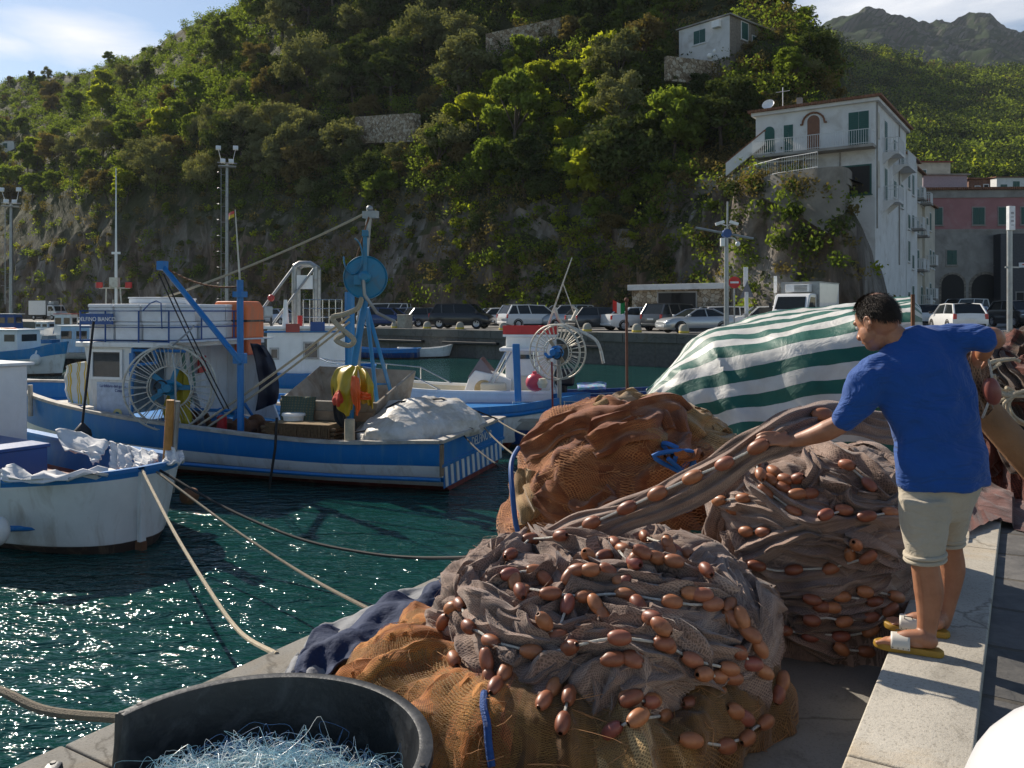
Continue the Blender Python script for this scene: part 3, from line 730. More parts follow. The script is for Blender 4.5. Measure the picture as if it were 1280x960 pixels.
# ------------------------------------------------------------------ the blue and white trawler
rzB=math.atan2(.30,-.954); LB=Loc((-.65,14.82,0),rzB)
bb=empty('fishing_boat',LB.o,rzB,'blue and white wooden fishing boat with white polystyrene boxes piled on its wheelhouse roof','boat')
hbB=bowform(3.5,.93,.52,2.1); zsB=prof([(0,.84),(.2,.76),(.45,.90),(.7,1.12),(1,1.42)])
hull('hull',bb,10.3,hbB,zsB,[(.085,2,0),(.165,1,0),(.245,0,0),(.43,1,0),(.48,0,0)],[B_blue,B_white,B_red,B_rail],full=.30,rake=.9,rail_m=3,deck=.34,in_m=0,deck_m=0,inner=.08,rail=(.11,.05))
mb=MB()                                                     # rubbing strake
for sd in(1,-1): mb.tube([(10.0*s,sd*(hbB(s)*.985+.01),zsB(s)*.26+.02) for s in [i/24*.93 for i in range(25)]],.035,6)
mb.build('rubbing_strake',B_blue,bb,smooth=True)
mb=MB()                                                     # white slanting bars on the transom
for i in range(12):
    y=1.42-i*.25; mb.prism([(y-.055,.42),(y+.055,.42),(y-.0,.10),(y-.11,.10)],-.024,-.012,M=Matrix(((0,-1,0,0),(1,0,0,0),(0,0,1,0),(0,0,0,1))) @ Matrix.Scale(-1,4,(0,1,0)))
mb.build('transom_stripes',B_white,bb)
mb=MB(); mb.box((-.004,0,.26),(.012,2.96,.36)); mb.box((-.012,0,.455),(.03,3.2,.05)); mb.box((-.012,1.58,.55),(.03,.12,.5),m=1); mb.build('transom_trim',[B_blue,B_wood],bb)
text('DELFINO B.',.22,B_white,bb,frame((-.012,-.35,.63),(0,-1,0),(-1,0,0)),'stern_name')
# wheelhouse
wh=empty('wheelhouse'); wh.parent=bb
mb=MB()
x0,x1=5.42,7.15
mb.add([(6.2,1.35,.78),(7.05,1.32,.92),(7.28,1.35,2.25),(6.2,1.35,2.25),(6.2,1.29,.78),(7.05,1.26,.92),(7.28,1.29,2.25),(6.2,1.29,2.25)],[(0,1,2,3),(7,6,5,4),(0,4,5,1),(1,5,6,2),(2,6,7,3),(3,7,4,0)])
mb.add([(7.05,1.26,.9),(7.05,-1.26,.9),(7.28,-1.26,2.25),(7.28,1.26,2.25),(7.0,1.26,.9),(7.0,-1.26,.9),(7.23,-1.26,2.25),(7.23,1.26,2.25)],[(0,1,2,3),(7,6,5,4),(0,4,5,1),(1,5,6,2),(2,6,7,3),(3,7,4,0)])
mb.add([(4.75,-1.25,.66),(7.05,-1.32,.92),(7.28,-1.35,2.25),(5.5,-1.35,2.25),(4.75,-1.2,.66),(7.05,-1.27,.92),(7.28,-1.29,2.25),(5.5,-1.29,2.25)],[(0,1,2,3),(7,6,5,4),(0,4,5,1),(1,5,6,2),(2,6,7,3),(3,7,4,0)])
mb.box((6.1,-.35,1.5),(.06,1.86,1.5)); mb.build('wall',B_white,wh)
mb=MB(); mb.box((6.33,0,2.30),(2.1,2.94,.09)); mb.box((5.9,0,2.36),(2.9*.62,2.8,.03)); mb.build('roof',B_white,wh,bevel=.02)
a=LB.at(140,447,1.355); o=window(wh,frame((6.75,1.357,1.93),(-1,0,0),(0,1,0)),.72,.56,B_white2,B_glass)
mb=MB(); mb.box((6.62,1.357,1.24),(.72,.008,.72)); mb.build('poster',pm('faded blue poster',(.42,.50,.62),.5,var=.25,scale=4,dirt=(.15,.2,.3),dirt_amt=.6,dsc=4),wh)
B_ink=pm('blue sign ink',(.04,.06,.22),.6)
text('La febbre del golfo',.078,B_ink,wh,frame((6.62,1.364,1.53),(-1,0,0),(0,1,0)),'poster_lettering'); text('Cetara',.078,B_ink,wh,frame((6.46,1.364,1.45),(-1,0,0),(0,1,0)),'poster_lettering')
mb=MB(); mb.lathe([(0,.01),(.10,.012),(.10,0)],18,M=Matrix.Rotation(R(-90),3,'X'),c=(6.5,1.362,1.02)); mb.lathe([(0,.02),(.045,.02),(.045,0)],14,M=Matrix.Rotation(R(-90),3,'X'),c=(6.5,1.362,1.02),m=1); mb.build('porthole_plate',[pm('pale yellow disc',(.62,.55,.25),.5),B_turq],wh)
mb=MB()                                                     # blue frame beside the window
for p,q in(((6.16,1.39,.85),(6.14,1.39,2.24)),((6.14,1.39,2.2),(5.0,1.39,2.2)),((5.62,1.39,1.98),(5.66,1.39,2.2)),((6.14,1.39,1.93),(5.6,1.39,1.98))): mb.tube([p,q],.028,8)
mb.box((6.15,1.39,1.9),(.09,.06,.5)); mb.build('blue_frame',B_blue,wh,smooth='auto')
mb=MB()                                                     # rail round the roof
zr=(2.36,2.62,2.92)
loop=[(7.33,1.40),(5.34,1.40),(5.34,-1.40),(7.33,-1.40)]
for z in zr[1:]: mb.tube([(x,y,z) for x,y in loop],.014,6,closed=True)
mb.tube([(x,y,2.37) for x,y in loop],.02,6,closed=True)
for x,y in [(7.33,1.4),(6.75,1.4),(6.0,1.4),(5.34,1.4),(5.34,.5),(5.34,-.5),(5.34,-1.4),(7.33,-1.4),(6.3,-1.4)]: mb.tube([(x,y,2.34),(x,y,2.92)],.016,6)
mb.tube([(5.9,1.41,2.92),(5.75,1.41,3.05),(5.6,1.41,3.1),(5.5,1.41,3.06),(5.48,1.41,2.6)],.011,6); mb.build('roof_rail',B_blue2,wh,smooth=True)
mb=MB(); mb.box((6.92,1.425,2.77),(.74,.02,.20)); sg=mb.build('name_board',B_blue2,bb); sg['label']='dark blue name board with white letters'
text('DELFINO BIANCO',.108,B_white2,sg,frame((6.92,1.437,2.765),(-1,0,0),(0,1,0)))
mb=MB(); mb.box((5.95,-.3,1.85),(.05,.22,.34)); mb.build('fire_box',B_redp,wh,bevel=.01)
mb=MB(); mb.tube([(5.9,.35,2.2),(5.85,.3,1.6),(5.88,.2,1.2),(5.85,.32,1.0)],.035,7); mb.tube([(5.92,.1,2.2),(5.85,.05,1.5),(5.9,.1,1.1)],.025,7); mb.build('hose',pm('green hose',(.10,.22,.17),.5),wh,smooth=True)
# polystyrene boxes on the roof: things of their own
def foam_box(x,y,z,d,rz=0,lab='white polystyrene fish box packed on the wheelhouse roof of the blue fishing boat'):
    o=empty('polystyrene_box',LB.w(x,y,z),rzB+rz,lab,'box','polystyrene boxes on the wheelhouse roof')
    mb=MB(); mb.box((0,0,d[2]*.40),(d[0]*.97,d[1]*.97,d[2]*.8)); mb.build('tray',B_foam,o,bevel=.02)
    mb=MB(); mb.box((0,0,d[2]*.9),(d[0],d[1],d[2]*.195)); mb.build('lid',B_foam,o,bevel=.02); return o
rnd=random.Random(4)
for lay in range(2):
    for ix in range(3):
        for iy in range(3):
            foam_box(5.72+ix*.60+rnd.uniform(-.02,.02),.93-iy*.88+rnd.uniform(-.03,.03),2.385+lay*.335,(.575,.82,.33),rnd.uniform(-.03,.03))
for x,y in((6.3,.5),(6.8,-.3)): foam_box(x,y,3.06,(.7,.95,.12),rnd.uniform(-.1,.1),'thin white polystyrene slab lying loose on top of the box pile on the wheelhouse roof')
t=empty('life_raft_case',LB.w(LB.at(304,425,-.9).x+.12,-.9,2.36),rzB,'faded orange life raft case behind the white boxes on the blue boat','life raft')
mb=MB(); pl=[(-.42,0),(.42,0),(.42,.62),(.33,.76),(-.33,.76),(-.42,.62)]; mb.prism(pl,-.3,.3); mb.build('case',B_orange,t,bevel=.04)
mb=MB(); mb.box((0,.0,.36),(.87,.63,.04)); mb.build('strap',B_black,t)
mb=MB(); mb.box((-.22,-.02,-.16),(.34,.5,.36)); mb.build('lower_box',paint('orange cloth cover',(.68,.12,.03)),t,bevel=.05)
# deck gear
b=LB.at(301,535,1.42); bt=LB.at(300,350,1.42); mb=MB(); mb.tube([(b.x,b.y,.45),(bt.x,b.y,bt.z)],.06,10); mb.box((bt.x,b.y,bt.z-.25),(.18,.18,.1)); mb.box((bt.x,b.y,LB.at(300,448,1.42).z),(.18,.16,.18)); ms=mb.build('mast',B_blue,bb,smooth='auto')
e=LB.at(203,332,1.5); j=LB.at(302,454,1.47); mb=MB(); mb.tube([j,e],.05,10); mb.box(e,(.14,.14,.16)); mb.build('boom',B_blue,bb,smooth=True)
mb=MB(); c=sag(e,LB.at(300,358,1.42),.14,30); mb.tube(c,[.022 if i%2 else .012 for i in range(len(c))],5); mb.build('chain',B_rust,bb)
mb=MB(); 
for k in(-.04,.06): mb.tube(sag(e+Vector((k,.02,-.15)),Vector((b.x+.3+k,1.4,1.2)),.05),.012,5)
mb.build('boom_cable',B_hose,bb)
mb=MB(); t0=LB.at(300,352,1.42); t1=LB.at(294,262,1.42); mb.tube([t0,t1],[.018,.008],6); fs=mb.build('flag_staff',B_wire,bb,smooth=True)
mb=MB(); mb.grid([[t1+Vector((.02+.13*u, .03*math.sin(u*4),-.02-.11*v-.05*u)) for v in(0,.5,1)] for u in(0,.35,.7,1)],mf=lambda i,j:[0,1][j]); mb.build('pennant',[B_redp,pm('yellow cloth',(.6,.45,.05),.8)],fs)
mb=MB()
for p,q,r in(((4.9,.25,.5),(4.85,.02,1.1),.04),((4.6,.9,.5),(4.6,.9,1.15),.05),((5.6,.9,1.1),(4.3,.9,1.1),.03),((4.4,-.2,.5),(4.8,0,1.2),.03)): mb.tube([p,q],r,8)
mb.build('winch_frame',B_blue,bb,smooth=True)
mb=MB(); M90=Matrix.Rotation(R(90),3,'X')
for x,y,z,r,l in((4.25,.55,.78,.20,.5),(5.3,.8,.82,.26,.4),(3.75,-.4,.85,.2,.45)):
    mb.lathe([(0,-l/2),(r,-l/2),(r,-l/2+.05),(r*.55,-l/2+.06),(r*.55,l/2-.06),(r,l/2-.05),(r,l/2),(0,l/2)],18,c=(x,y,z),M=M90)
mb.box((4.7,.2,.66),(1.1,.5,.3)); mb.build('winch',B_rust,bb,smooth='auto')
mb=MB(); mb.tube([(4.55,.95,.55),(4.55,.95,.98)],.09,12); mb.ball((4.55,.95,.98),(.09,.09,.05)); mb.build('fire_extinguisher',B_redp,bb,smooth=True)
fold_cloth('hanging_oilskin',pm('navy oilskin',(.012,.014,.03),.5),bb,[[(4.75,-.2,2.3),(4.7,-.3,1.9),(4.65,-.35,1.4),(4.7,-.3,.95)],[(4.55,-.35,2.25),(4.4,-.5,1.9),(4.3,-.5,1.4),(4.35,-.5,1.1)]],amp=.06)
wc=LB.at(213,484,1.5); Mw=Matrix.Rotation(R(-90),4,'X')@Matrix.Rotation(R(10),4,'X')
wire_wheel(bb,wc,.745,.36,30,Matrix.Rotation(R(26),4,'Z')@Matrix.Rotation(R(-90),4,'X'),B_wire,B_turq,name='net_hauler_wheel')
mb=MB(); mb.tube([wc+Vector((0,-.05,0)),(wc.x,.9,wc.z-.1),(wc.x-.1,.6,.5)],.05,8)
mb.tube([wc+Vector((-.25,.25,.6)),wc+Vector((-.33,.28,.3)),wc+Vector((-.32,.24,-.5))],.018,6); mb.tube([wc+Vector((-.25,.25,.75)),wc+Vector((-.45,.1,.98)),wc+Vector((-.5,0,1.1))],.018,6); mb.build('hauler_bracket',B_grey,bb,smooth=True)
fold_cloth('net_bag',pm('yellow net bag',(.42,.33,.03),.9,bmp=.8,bsc=60),bb,[[(5.35,1.2,1.9),(5.4,1.28,1.5),(5.5,1.3,1.1),(5.45,1.3,.85)],[(5.1,1.2,1.85),(5.0,1.28,1.5),(4.95,1.3,1.1),(4.9,1.3,.85)]],amp=.07,fr=5)
# aft gallows, drum, ropes
pb=Vector((1.94,.9,.5)); pt_=LB.at(462,264,.9)
mb=MB(); mb.tube([pb,pb.lerp(pt_,.5)+Vector((.03,0,0)),pt_],[.06,.058,.05],10); mb.box(pt_+Vector((-.02,0,-.06)),(.26,.12,.12)); mb.ball(pt_+Vector((0,0,.04)),.06); mb.build('gallows_post',B_grey,bb,smooth='auto')
dc=LB.at(457,347,1.05); Md=Matrix.Rotation(R(24),4,'Z')@Matrix.Rotation(R(-90),4,'X')
dr=empty('hauling_drum'); dr.parent=bb; dr.matrix_local=Matrix.Translation(dc)@Md
mb=MB(); mb.lathe([(0,.13),(.10,.13),(.34,.10),(.365,.12),(.37,.09),(.35,.06),(.18,.02),(.18,-.06),(.35,-.11),(.37,-.14),(.36,-.16),(0,-.16)],32)
mb.build('drum',B_turq,dr,smooth='auto')
mb=MB(); mb.lathe([(0,.32),(.06,.32),(.10,.28),(.10,.13),(0,.13)],14); mb.box((.12,.05,.2),(.12,.16,.12)); mb.box((0,-.36,.16),(.07,.75,.03)); mb.box((0,-.36,-.19),(.07,.75,.03)); mb.box((0,-.74,0),(.1,.1,.4)); mb.build('drum_yoke',B_turq,dr,smooth='auto')
mb=MB(); mb.tube([(.3+.16*math.cos(t*.3)-.1,-.35+.3*math.sin(t*.3),.1+.01*t) for t in range(16)],.014,6); mb.tube([(.02,.05,.3),(0,.3,.3),(-.2,.6,.25),(-.5,.75,.2)],.03,6,m=1); mb.build('hydraulic_hose',[B_turq,B_grey],dr,smooth=True)
mb=MB(); mb.tube([dc+Vector((0,0,-.35)),LB.at(440,470,1.0),LB.at(437,548,1.1)],.06,10); mb.tube([LB.at(458,385,.6),LB.at(475,535,.3)],.035,8); mb.tube([LB.at(459,385,.5),LB.at(500,530,-.6)],.035,8)
for y,xx in((480,482),(500,486),(518,490)): mb.tube([LB.at(472,y,.35),LB.at(xx,y,-.4)],.02,6)
mb.tube([LB.at(437,365,-.9),LB.at(438,520,-.9)],.10,8); mb.build('gallows_frame',B_cyan,bb,smooth='auto')
mb=MB(); mb.tube(catmull([LB.at(452,372,1.15),LB.at(447,385,1.2),LB.at(430,393,1.2),LB.at(415,397,1.2),LB.at(426,410,1.2),LB.at(442,424,1.2),LB.at(436,432,1.2),LB.at(420,425,1.2),LB.at(430,418,1.2)],5),.045,7); mb.build('coiled_rope',B_rope,bb,smooth=True)
mb=MB()
hb_=LB.at(357,498,.95)
mb.add([(3.3,.95,1.36),(1.45,.95,1.36),(1.45,-.6,1.80),(3.45,-.6,1.84),(3.15,.85,.9),(1.6,.85,.9),(1.6,-.5,.95),(3.2,-.5,.95)],[(0,1,5,4),(1,2,6,5),(2,3,7,6),(3,0,4,7),(4,5,6,7)])
hp=mb.build('fish_hopper',pm('stained hopper board',(.30,.26,.21),.75,var=.3,scale=4,dirt=(.16,.08,.03),dirt_amt=.8,dsc=2.5,bmp=.3),bb); sm=hp.modifiers.new('t','SOLIDIFY'); sm.thickness=.05; sm.offset=1
mb=MB(); 
for x in(1.6,3.1):
    for y in(.8,-.45): mb.box((x,y,.70),(.09,.09,.5))
mb.box((2.35,.97,1.1),(1.75,.05,.16)); mb.box((2.35,.975,.78),(1.7,.05,.18)); mb.build('hopper_stand',B_wood,bb)
def mat_plaid():
    m,nt,b,N,L=nodes('green plaid cloth'); uv=N.new('ShaderNodeTexCoord').outputs['UV']
    mp=N.new('ShaderNodeMapping'); L.new(uv,mp.inputs[0]); mp.inputs['Scale'].default_value=(5,4,1)
    c=N.new('ShaderNodeTexWave'); L.new(mp.outputs[0],c.inputs[0]); c.inputs['Scale'].default_value=1.0; c.bands_direction='X'
    d=N.new('ShaderNodeTexWave'); L.new(mp.outputs[0],d.inputs[0]); d.inputs['Scale'].default_value=1.0; d.bands_direction='Y'
    o=mix(N,L,c.outputs[0],(.055,.075,.045),(.17,.15,.085)); o=mix(N,L,d.outputs[0],o,(.05,.085,.075)); L.new(o,b.inputs['Base Color']); b.inputs['Roughness'].default_value=.95; return m
pc_=fold_cloth('plaid_cloth',mat_plaid(),None,[[LB.w(3.28,1.0,1.42),LB.w(3.25,1.05,1.1),LB.w(3.2,1.08,.8)],[LB.w(2.95,1.0,1.42),LB.w(2.95,1.06,1.1),LB.w(2.93,1.1,.75)],[LB.w(2.58,1.0,1.42),LB.w(2.6,1.06,1.1),LB.w(2.55,1.08,.8)]],amp=.03,fr=5); tag(pc_,'dull green plaid cloth hung over the edge of the wooden hopper','cloth')
t=empty('wicker_basket',LB.w(2.6,1.35,.52),rzB,'long brown wicker basket of longline beside the boat rail','basket')
mb=MB(); rnd=random.Random(8)
for k in range(7): mb.tube([(sx*.6*(1+.03*k)+0,sy*.2,.07*k) for sx,sy in((1,1),(-1,1),(-1,-1),(1,-1))],.03,6,closed=True)
for i in range(46):
    x=-.6+1.2*i/45; mb.tube([(x,.24,0),(x+rnd.uniform(-.01,.01),.25,.2),(x,.235,.5)],.014,5)
mb.build('weave',pm('brown wicker',(.13,.075,.035),.85,var=.5,scale=25),t,smooth=True)
mb=MB(); mb.box((0,0,.45),(1.15,.4,.1)); mb.build('line_coil',pm('tangled brown line',(.30,.21,.11),.95,var=.5,scale=40,bmp=1,bsc=60),t)
t=empty('plastic_tub',LB.at(370,533,1.1)+Vector((0,0,0)),0); t.location=LB.w(2.95,1.12,1.0); tag(t,'small white round plastic tub with a lid in front of the plaid cloth','tub')
mb=MB(); mb.lathe([(0,0),(.17,0),(.19,.10),(0,.10)],20); mb.build('body',B_white2,t,smooth='auto'); mb=MB(); mb.lathe([(0,.15),(.2,.145),(.21,.12),(.21,.1),(0,.1)],20); mb.build('lid',B_white2,t,smooth='auto')
mb=MB(); q=LB.at(440,553,1.5); mb.tube([(q.x,1.58,.5),(q.x,1.58,1.14)],.085,12); mb.build('mooring_post',pm('pale cut timber',(.46,.38,.27),.8,var=.25,bmp=.3),bb,smooth='auto')
# oilskins hung on the post
Y_oil=pm('yellow oilskin',(.46,.31,.012),.45,var=.25,scale=4); O_oil=pm('orange oilskin',(.80,.11,.015),.45,var=.15)
def oil(name,mat,pts,lab,amp=.05):
    o=fold_cloth(name,mat,None,[[LB.w(*LB.at(px,py,y)) for px,py,y in r] for r in pts],amp=amp*.55,fr=2.6,th=.010,hang=True,seed=len(lab),n=36,m=26); tag(o,lab,'clothing'); return o
oil('oilskin_jacket',Y_oil,[[(438,456,1.2),(420,462,1.25),(414,480,1.3),(416,495,1.2)],[(440,457,1.25),(430,470,1.4),(424,492,1.45),(424,512,1.4)],[(446,458,1.25),(440,475,1.45),(434,495,1.5),(434,520,1.4)],[(448,458,1.2),(446,475,1.35),(444,490,1.4),(440,512,1.35)]],'yellow oilskin jacket hanging on the left of the post over the boat deck')
oil('oilskin_trousers',Y_oil,[[(446,457,1.15),(450,470,1.3),(450,488,1.3),(452,505,1.3)],[(452,458,1.15),(458,472,1.4),(459,490,1.4),(460,505,1.3)],[(456,462,1.1),(465,478,1.3),(466,495,1.3),(466,511,1.25)]],'yellow oilskin trousers hanging on the right of the post over the boat deck')
oil('orange_bib',O_oil,[[(440,470,1.5),(439,490,1.52),(443,505,1.5)],[(445,470,1.55),(446,490,1.58),(447,520,1.5)],[(449,474,1.5),(451,490,1.52),(450,505,1.48)]],'orange oilskin bib hanging between the two yellow oilskins',.03)
oil('orange_sleeve',O_oil,[[(449,488,1.5),(455,490,1.5),(463,492,1.45)],[(449,498,1.5),(456,500,1.55),(464,499,1.45)]],'short orange sleeve sticking out below the yellow trousers',.03)
oil('red_bag',pm('faded red bag',(.62,.07,.04),.6),[[(420,490,1.4),(416,500,1.4),(418,506,1.4)],[(424,488,1.5),(424,498,1.55),(424,508,1.45)],[(429,492,1.4),(431,500,1.4),(430,506,1.4)]],'faded red cloth bag hanging under the yellow jacket',.03)
oil('dark_straps',pm('black webbing',(.015,.015,.018),.8),[[(417,475,1.25),(417,485,1.3),(418,520,1.3),(430,535,1.3)],[(432,468,1.3),(428,490,1.3),(431,520,1.35),(434,535,1.3)]],'black webbing straps dangling behind the hanging oilskins',.05)
# plastic sheet over the net heap at the stern
def heap_grid(cx,cy,rx,ry,h,seed,amp,z0,n=44,pw=.75,fq=2.2,ridged=True):
    rows=[]
    for i in range(n+1):
        f=i/n; row=[]
        for j in range(n*2):
            a=math.pi*j/n; rr=math.sin(f*math.pi/2)**.9; z=h*math.cos(f*math.pi/2)**pw
            p=Vector((cx+rx*rr*math.cos(a),cy+ry*rr*math.sin(a),z0+z)); nn=Vector((math.cos(a)*rr,math.sin(a)*rr,max(.15,1-rr)))
            q=(noise.ridged_multi_fractal(Vector((p.x*fq,p.y*fq,p.z*fq+seed)),.8,2.1,5,1,2)-1.0) if ridged else fbm((p.x*fq,p.y*fq,p.z*fq+seed),5)
            e=p+nn*q*amp; e.z=max(e.z,z0-.0+.0); row.append(e)
        rows.append(row)
    return rows
mb=MB(); mb.grid(heap_grid(.98,.05,.98,1.50,.60,3,.11,.74,44,.8,1.05),wrap=True)
def mat_sheet():
    m,nt,b,N,L=nodes('white plastic sheet'); tc=N.new('ShaderNodeTexCoord').outputs['Object']
    n=noise_n(N,L,tc,2.2,5,.6,.6); r=ramp(N,[(.35,(.42,.37,.30)),(.6,(.64,.62,.58))]); L.new(n.outputs[0],r.inputs[0]); L.new(r.outputs[0],b.inputs['Base Color']); b.inputs['Roughness'].default_value=.48
    n2=noise_n(N,L,tc,4,4,.55,1.2); bump(N,L,n2.outputs[0],.7,.06,b); return m
M_sheet=mat_sheet()
o=local_obj(mb,'plastic_sheet',M_sheet,0,(0,0,0),smooth=True); o.location=LB.o; o.rotation_euler=(0,0,rzB); tag(o,'crumpled white plastic sheet covering a heap on the stern deck of the blue boat','tarpaulin')
mb=MB(); mb.tube([(1.9,.9,.95),(1.2,.6,1.34),(.6,.1,1.36),(.1,-.6,1.05),(-.02,-1.2,.86)],.016,6); mb.tube([(1.8,1.5,.87),(.9,1.3,1.02),(.35,.9,1.05),(-.02,.2,.87)],.016,6); o=mb.build('lashing_rope',B_hose,None,smooth=True); o.location=LB.o; o.rotation_euler=(0,0,rzB); tag(o,'black lashing rope pulled over the white plastic sheet','rope')
t=fold_cloth('striped_towel',None or pm('tmp',(1,1,1)),None,[[LB.w(*LB.at(px,py,y)) for px,py,y in r] for r in([(84,458,1.0),(82,480,1.05),(86,503,1.05)],[(102,452,1.0),(101,480,1.1),(104,505,1.1)],[(121,454,1.0),(120,480,1.05),(121,508,1.05)])],amp=.03,fr=3)
def mat_stripes(name,stops,sc,axis=1,rough=.8):
    m,nt,b,N,L=nodes(name); uv=N.new('ShaderNodeTexCoord').outputs['UV']; sx=N.new('ShaderNodeSeparateXYZ'); L.new(uv,sx.inputs[0])
    f=N.new('ShaderNodeMath'); f.operation='MULTIPLY'; L.new(sx.outputs[axis],f.inputs[0]); f.inputs[1].default_value=sc
    g=N.new('ShaderNodeMath'); g.operation='FRACT'; L.new(f.outputs[0],g.inputs[0]); r=ramp(N,stops); r.color_ramp.interpolation='CONSTANT'; L.new(g.outputs[0],r.inputs[0])
    return m,b,N,L,r.outputs[0]
m,b,N,L,o_=mat_stripes('yellow striped cloth',[(0,(.60,.60,.56)),(.5,(.60,.40,.04)),(.62,(.62,.60,.52)),(.72,(.60,.40,.04)),(.9,(.6,.6,.56))],4); L.new(o_,b.inputs['Base Color']); b.inputs['Roughness'].default_value=.9
t.data.materials[0]=m; tag(t,'white and yellow striped towel hung beside the wheelhouse of the blue boat','towel')
# thwart and stem post forward, fenders
mb=MB(); mb.box((8.3,0,.95),(.3,2.3,.06)); mb.box((9.2,0,1.0),(.9,1.0,.06)); mb.tube([(8.6,1.32,.9),(8.6,1.33,1.5)],.045,8); mb.tube([(10.2,0,1.1),(10.22,0,1.62)],.06,8); mb.build('bow_fittings',B_rail,bb,smooth='auto')
def fender(px,py,Y,lab,top):
    c=P(px,py,Y); o=empty('rope_fender',c,0,lab,'fender')
    mb=MB(); mb.lathe([(0,.16),(.03,.15),(.13,.03),(.15,-.06),(.10,-.16),(0,-.18)],16); mb.build('weight',pm('black rubber',(.02,.02,.022),.6),o,smooth=True)
    mb=MB(); mb.tube(sag((0,0,.15),Vector(top)-c,0),.022,6); mb.build('hanging_line',B_hose,o)
fender(103,540,14.05,'black rubber fender hung by a long rope near the bow of the blue boat',P(117,402,14.6))
rope('hanging_rope',[P(346,522,13.85),P(344,560,13.72),P(338,600,13.66),P(336,612,13.75)],.022,B_hose,'black rope hanging over the middle of the blue hull into the water')
# long stays
st=lambda n,a,b,d,r,lab,mt=B_rope: rope(n,sag(a,b,d),r,mt,lab)
topw=LB.w(*pt_)
st('stay_rope',topw,LB.w(6.6,.6,3.05),.10,.022,'pale stay rope running from the post top down to the boxes on the roof')
a,b=LB.w(*LB.at(437,395,1.0)),LB.w(*LB.at(240,537,1.45))
st('rigging_rope',a,b,.05,.022,'upper one of two taut pale ropes slanting down past the net wheel'); st('rigging_rope',a+Vector((0,0,-.10)),b+Vector((.12,0,-.06)),.05,.02,'lower one of two taut pale ropes slanting down past the net wheel')
st('block_rope',topw+Vector((0,-.05,-.1)),LB.w(*LB.at(438,345,.9)),.02,.018,'rust brown rope from the post top to the blue hauling drum',B_rust)

# ------------------------------------------------------------------ white boat in front on the left
axW=Vector((.84,-.545,0)).normalized(); rzW=math.atan2(axW.y,axW.x); stem=Vector((-4.52,10.25,0)); LW=7.0; oW=stem-axW*LW
LWf=Loc(oW,rzW)
wb=empty('wooden_boat',oW,rzW,'white wooden boat with a blue gunwale and blunt bow, nearest boat at the left','boat')
hbW=lambda s: 1.36*(math.sin(min(1,(s*.8+.2)/.5)*math.pi/2))*(1 if 7*(1-s)>2.6 else max(0,1-(1-7*(1-s)/2.6)**2)**.42)
hull('hull',wb,LW,hbW,prof([(0,1.0),(.4,.84),(.75,.86),(1,.98)]),[(.10,2,0),(.13,1,0),(.80,1,0),(.90,0,0)],[B_blue,B_white,B_dark,B_red],full=.34,rake=.10,deck=.42,in_m=0,deck_m=3,inner=.09,rail=(.12,.05),nst=40,rail_m=0)
mb=MB(); mb.box((LW+.0,0,.38),(.09,.075,1.15)); mb.box((LW-.06,0,-.1),(.24,.08,.42),m=1); mb.build('stem_post',[B_white,B_rust],wb,bevel=.015)
mb=MB(); mb.box((1.2,0,1.25),(2.6,1.9,1.6)); mb.build('cabin',B_white2,wb,bevel=.03)
mb=MB(); mb.box((1.2,0,2.07),(2.75,2.05,.05)); mb.build('cabin_roof',B_white2,wb,bevel=.015)
mb=MB(); mb.box((3.75,-.30,.78),(1.5,1.0,.46)); mb.box((3.75,-.30,1.035),(1.56,1.06,.05)); mb.build('engine_box',B_blue2,wb,bevel=.015)
mb=MB(); 
for x in(5.0,5.9): mb.box((x,0,.62),(.28,2.4 if x<5.5 else 1.9,.04))
mb.build('thwart',B_white,wb)
mb=MB(); mb.lathe([(0,.10),(.09,.09),(.12,0),(.09,-.09),(0,-.1)],12,M=Matrix.Rotation(R(90),3,'X'),c=(6.55,1.0,.42)); mb.build('hawse_fitting',B_rust,wb,smooth=True)
tpz=Vector((6.15,.80,0)); 
t0=P(206,578,10.95); t1=P(213,500,10.9)
mb=MB(); mb.tube([t0+Vector((0,0,-.5)),t1],[.06,.05],10); mb.tube([t0+Vector((.07,.05,-.4)),t1+Vector((.07,.06,-.02))],.035,8,m=1); o=local_obj(mb,'bow_post',[pm('orange varnished wood',(.42,.19,.04),.6,var=.35,scale=6,bmp=.3),B_grey],rzW,oW,smooth=True); o.location=(0,0,0); o.rotation_euler=(0,0,0); o.parent=wb
def wcl(name,pts,lab,amp=.05,fr=5,mat=B_cloth): 
    o=fold_cloth(name,mat,None,pts,amp=amp,fr=fr,th=.015,seed=len(lab)); tag(o,lab,'cloth')
wcl('draped_cloth',[[P(70,538,12.35),P(76,556,12.1),P(82,566,11.9)],[P(95,540,12.3),P(100,562,12.0),P(108,568,11.8)],[P(118,548,12.1),P(115,565,11.8),P(116,581,11.6)],[P(138,554,11.9),P(128,566,11.7),P(120,578,11.6)]],'white cloth with a pointed corner drying over the far blue rail of the white boat')
wcl('draped_cloth',[[P(138,553,11.95),P(140,570,11.75),P(139,586,11.6)],[P(152,556,11.85),P(154,572,11.65),P(154,586,11.5)],[P(166,560,11.7),P(166,575,11.5),P(164,587,11.4)]],'square white cloth draped inside the white boat left of the bow post')
wcl('draped_cloth',[[P(168,561,11.7),P(170,575,11.5),P(166,585,11.3)],[P(184,564,11.5),P(184,574,11.3),P(180,583,11.1)],[P(199,569,11.2),P(196,576,11.0),P(190,580,10.9)]],'white cloth spread on the bow of the white boat beside the orange post')
wcl('draped_cloth',[[P(210,566,10.9),P(206,575,10.75),P(204,582,10.6)],[P(218,562,10.9),P(219,572,10.75),P(222,579,10.6)],[P(226,570,10.9),P(228,575,10.8),P(230,578,10.7)]],'small bunched white cloth on the tip of the bow right of the orange post')
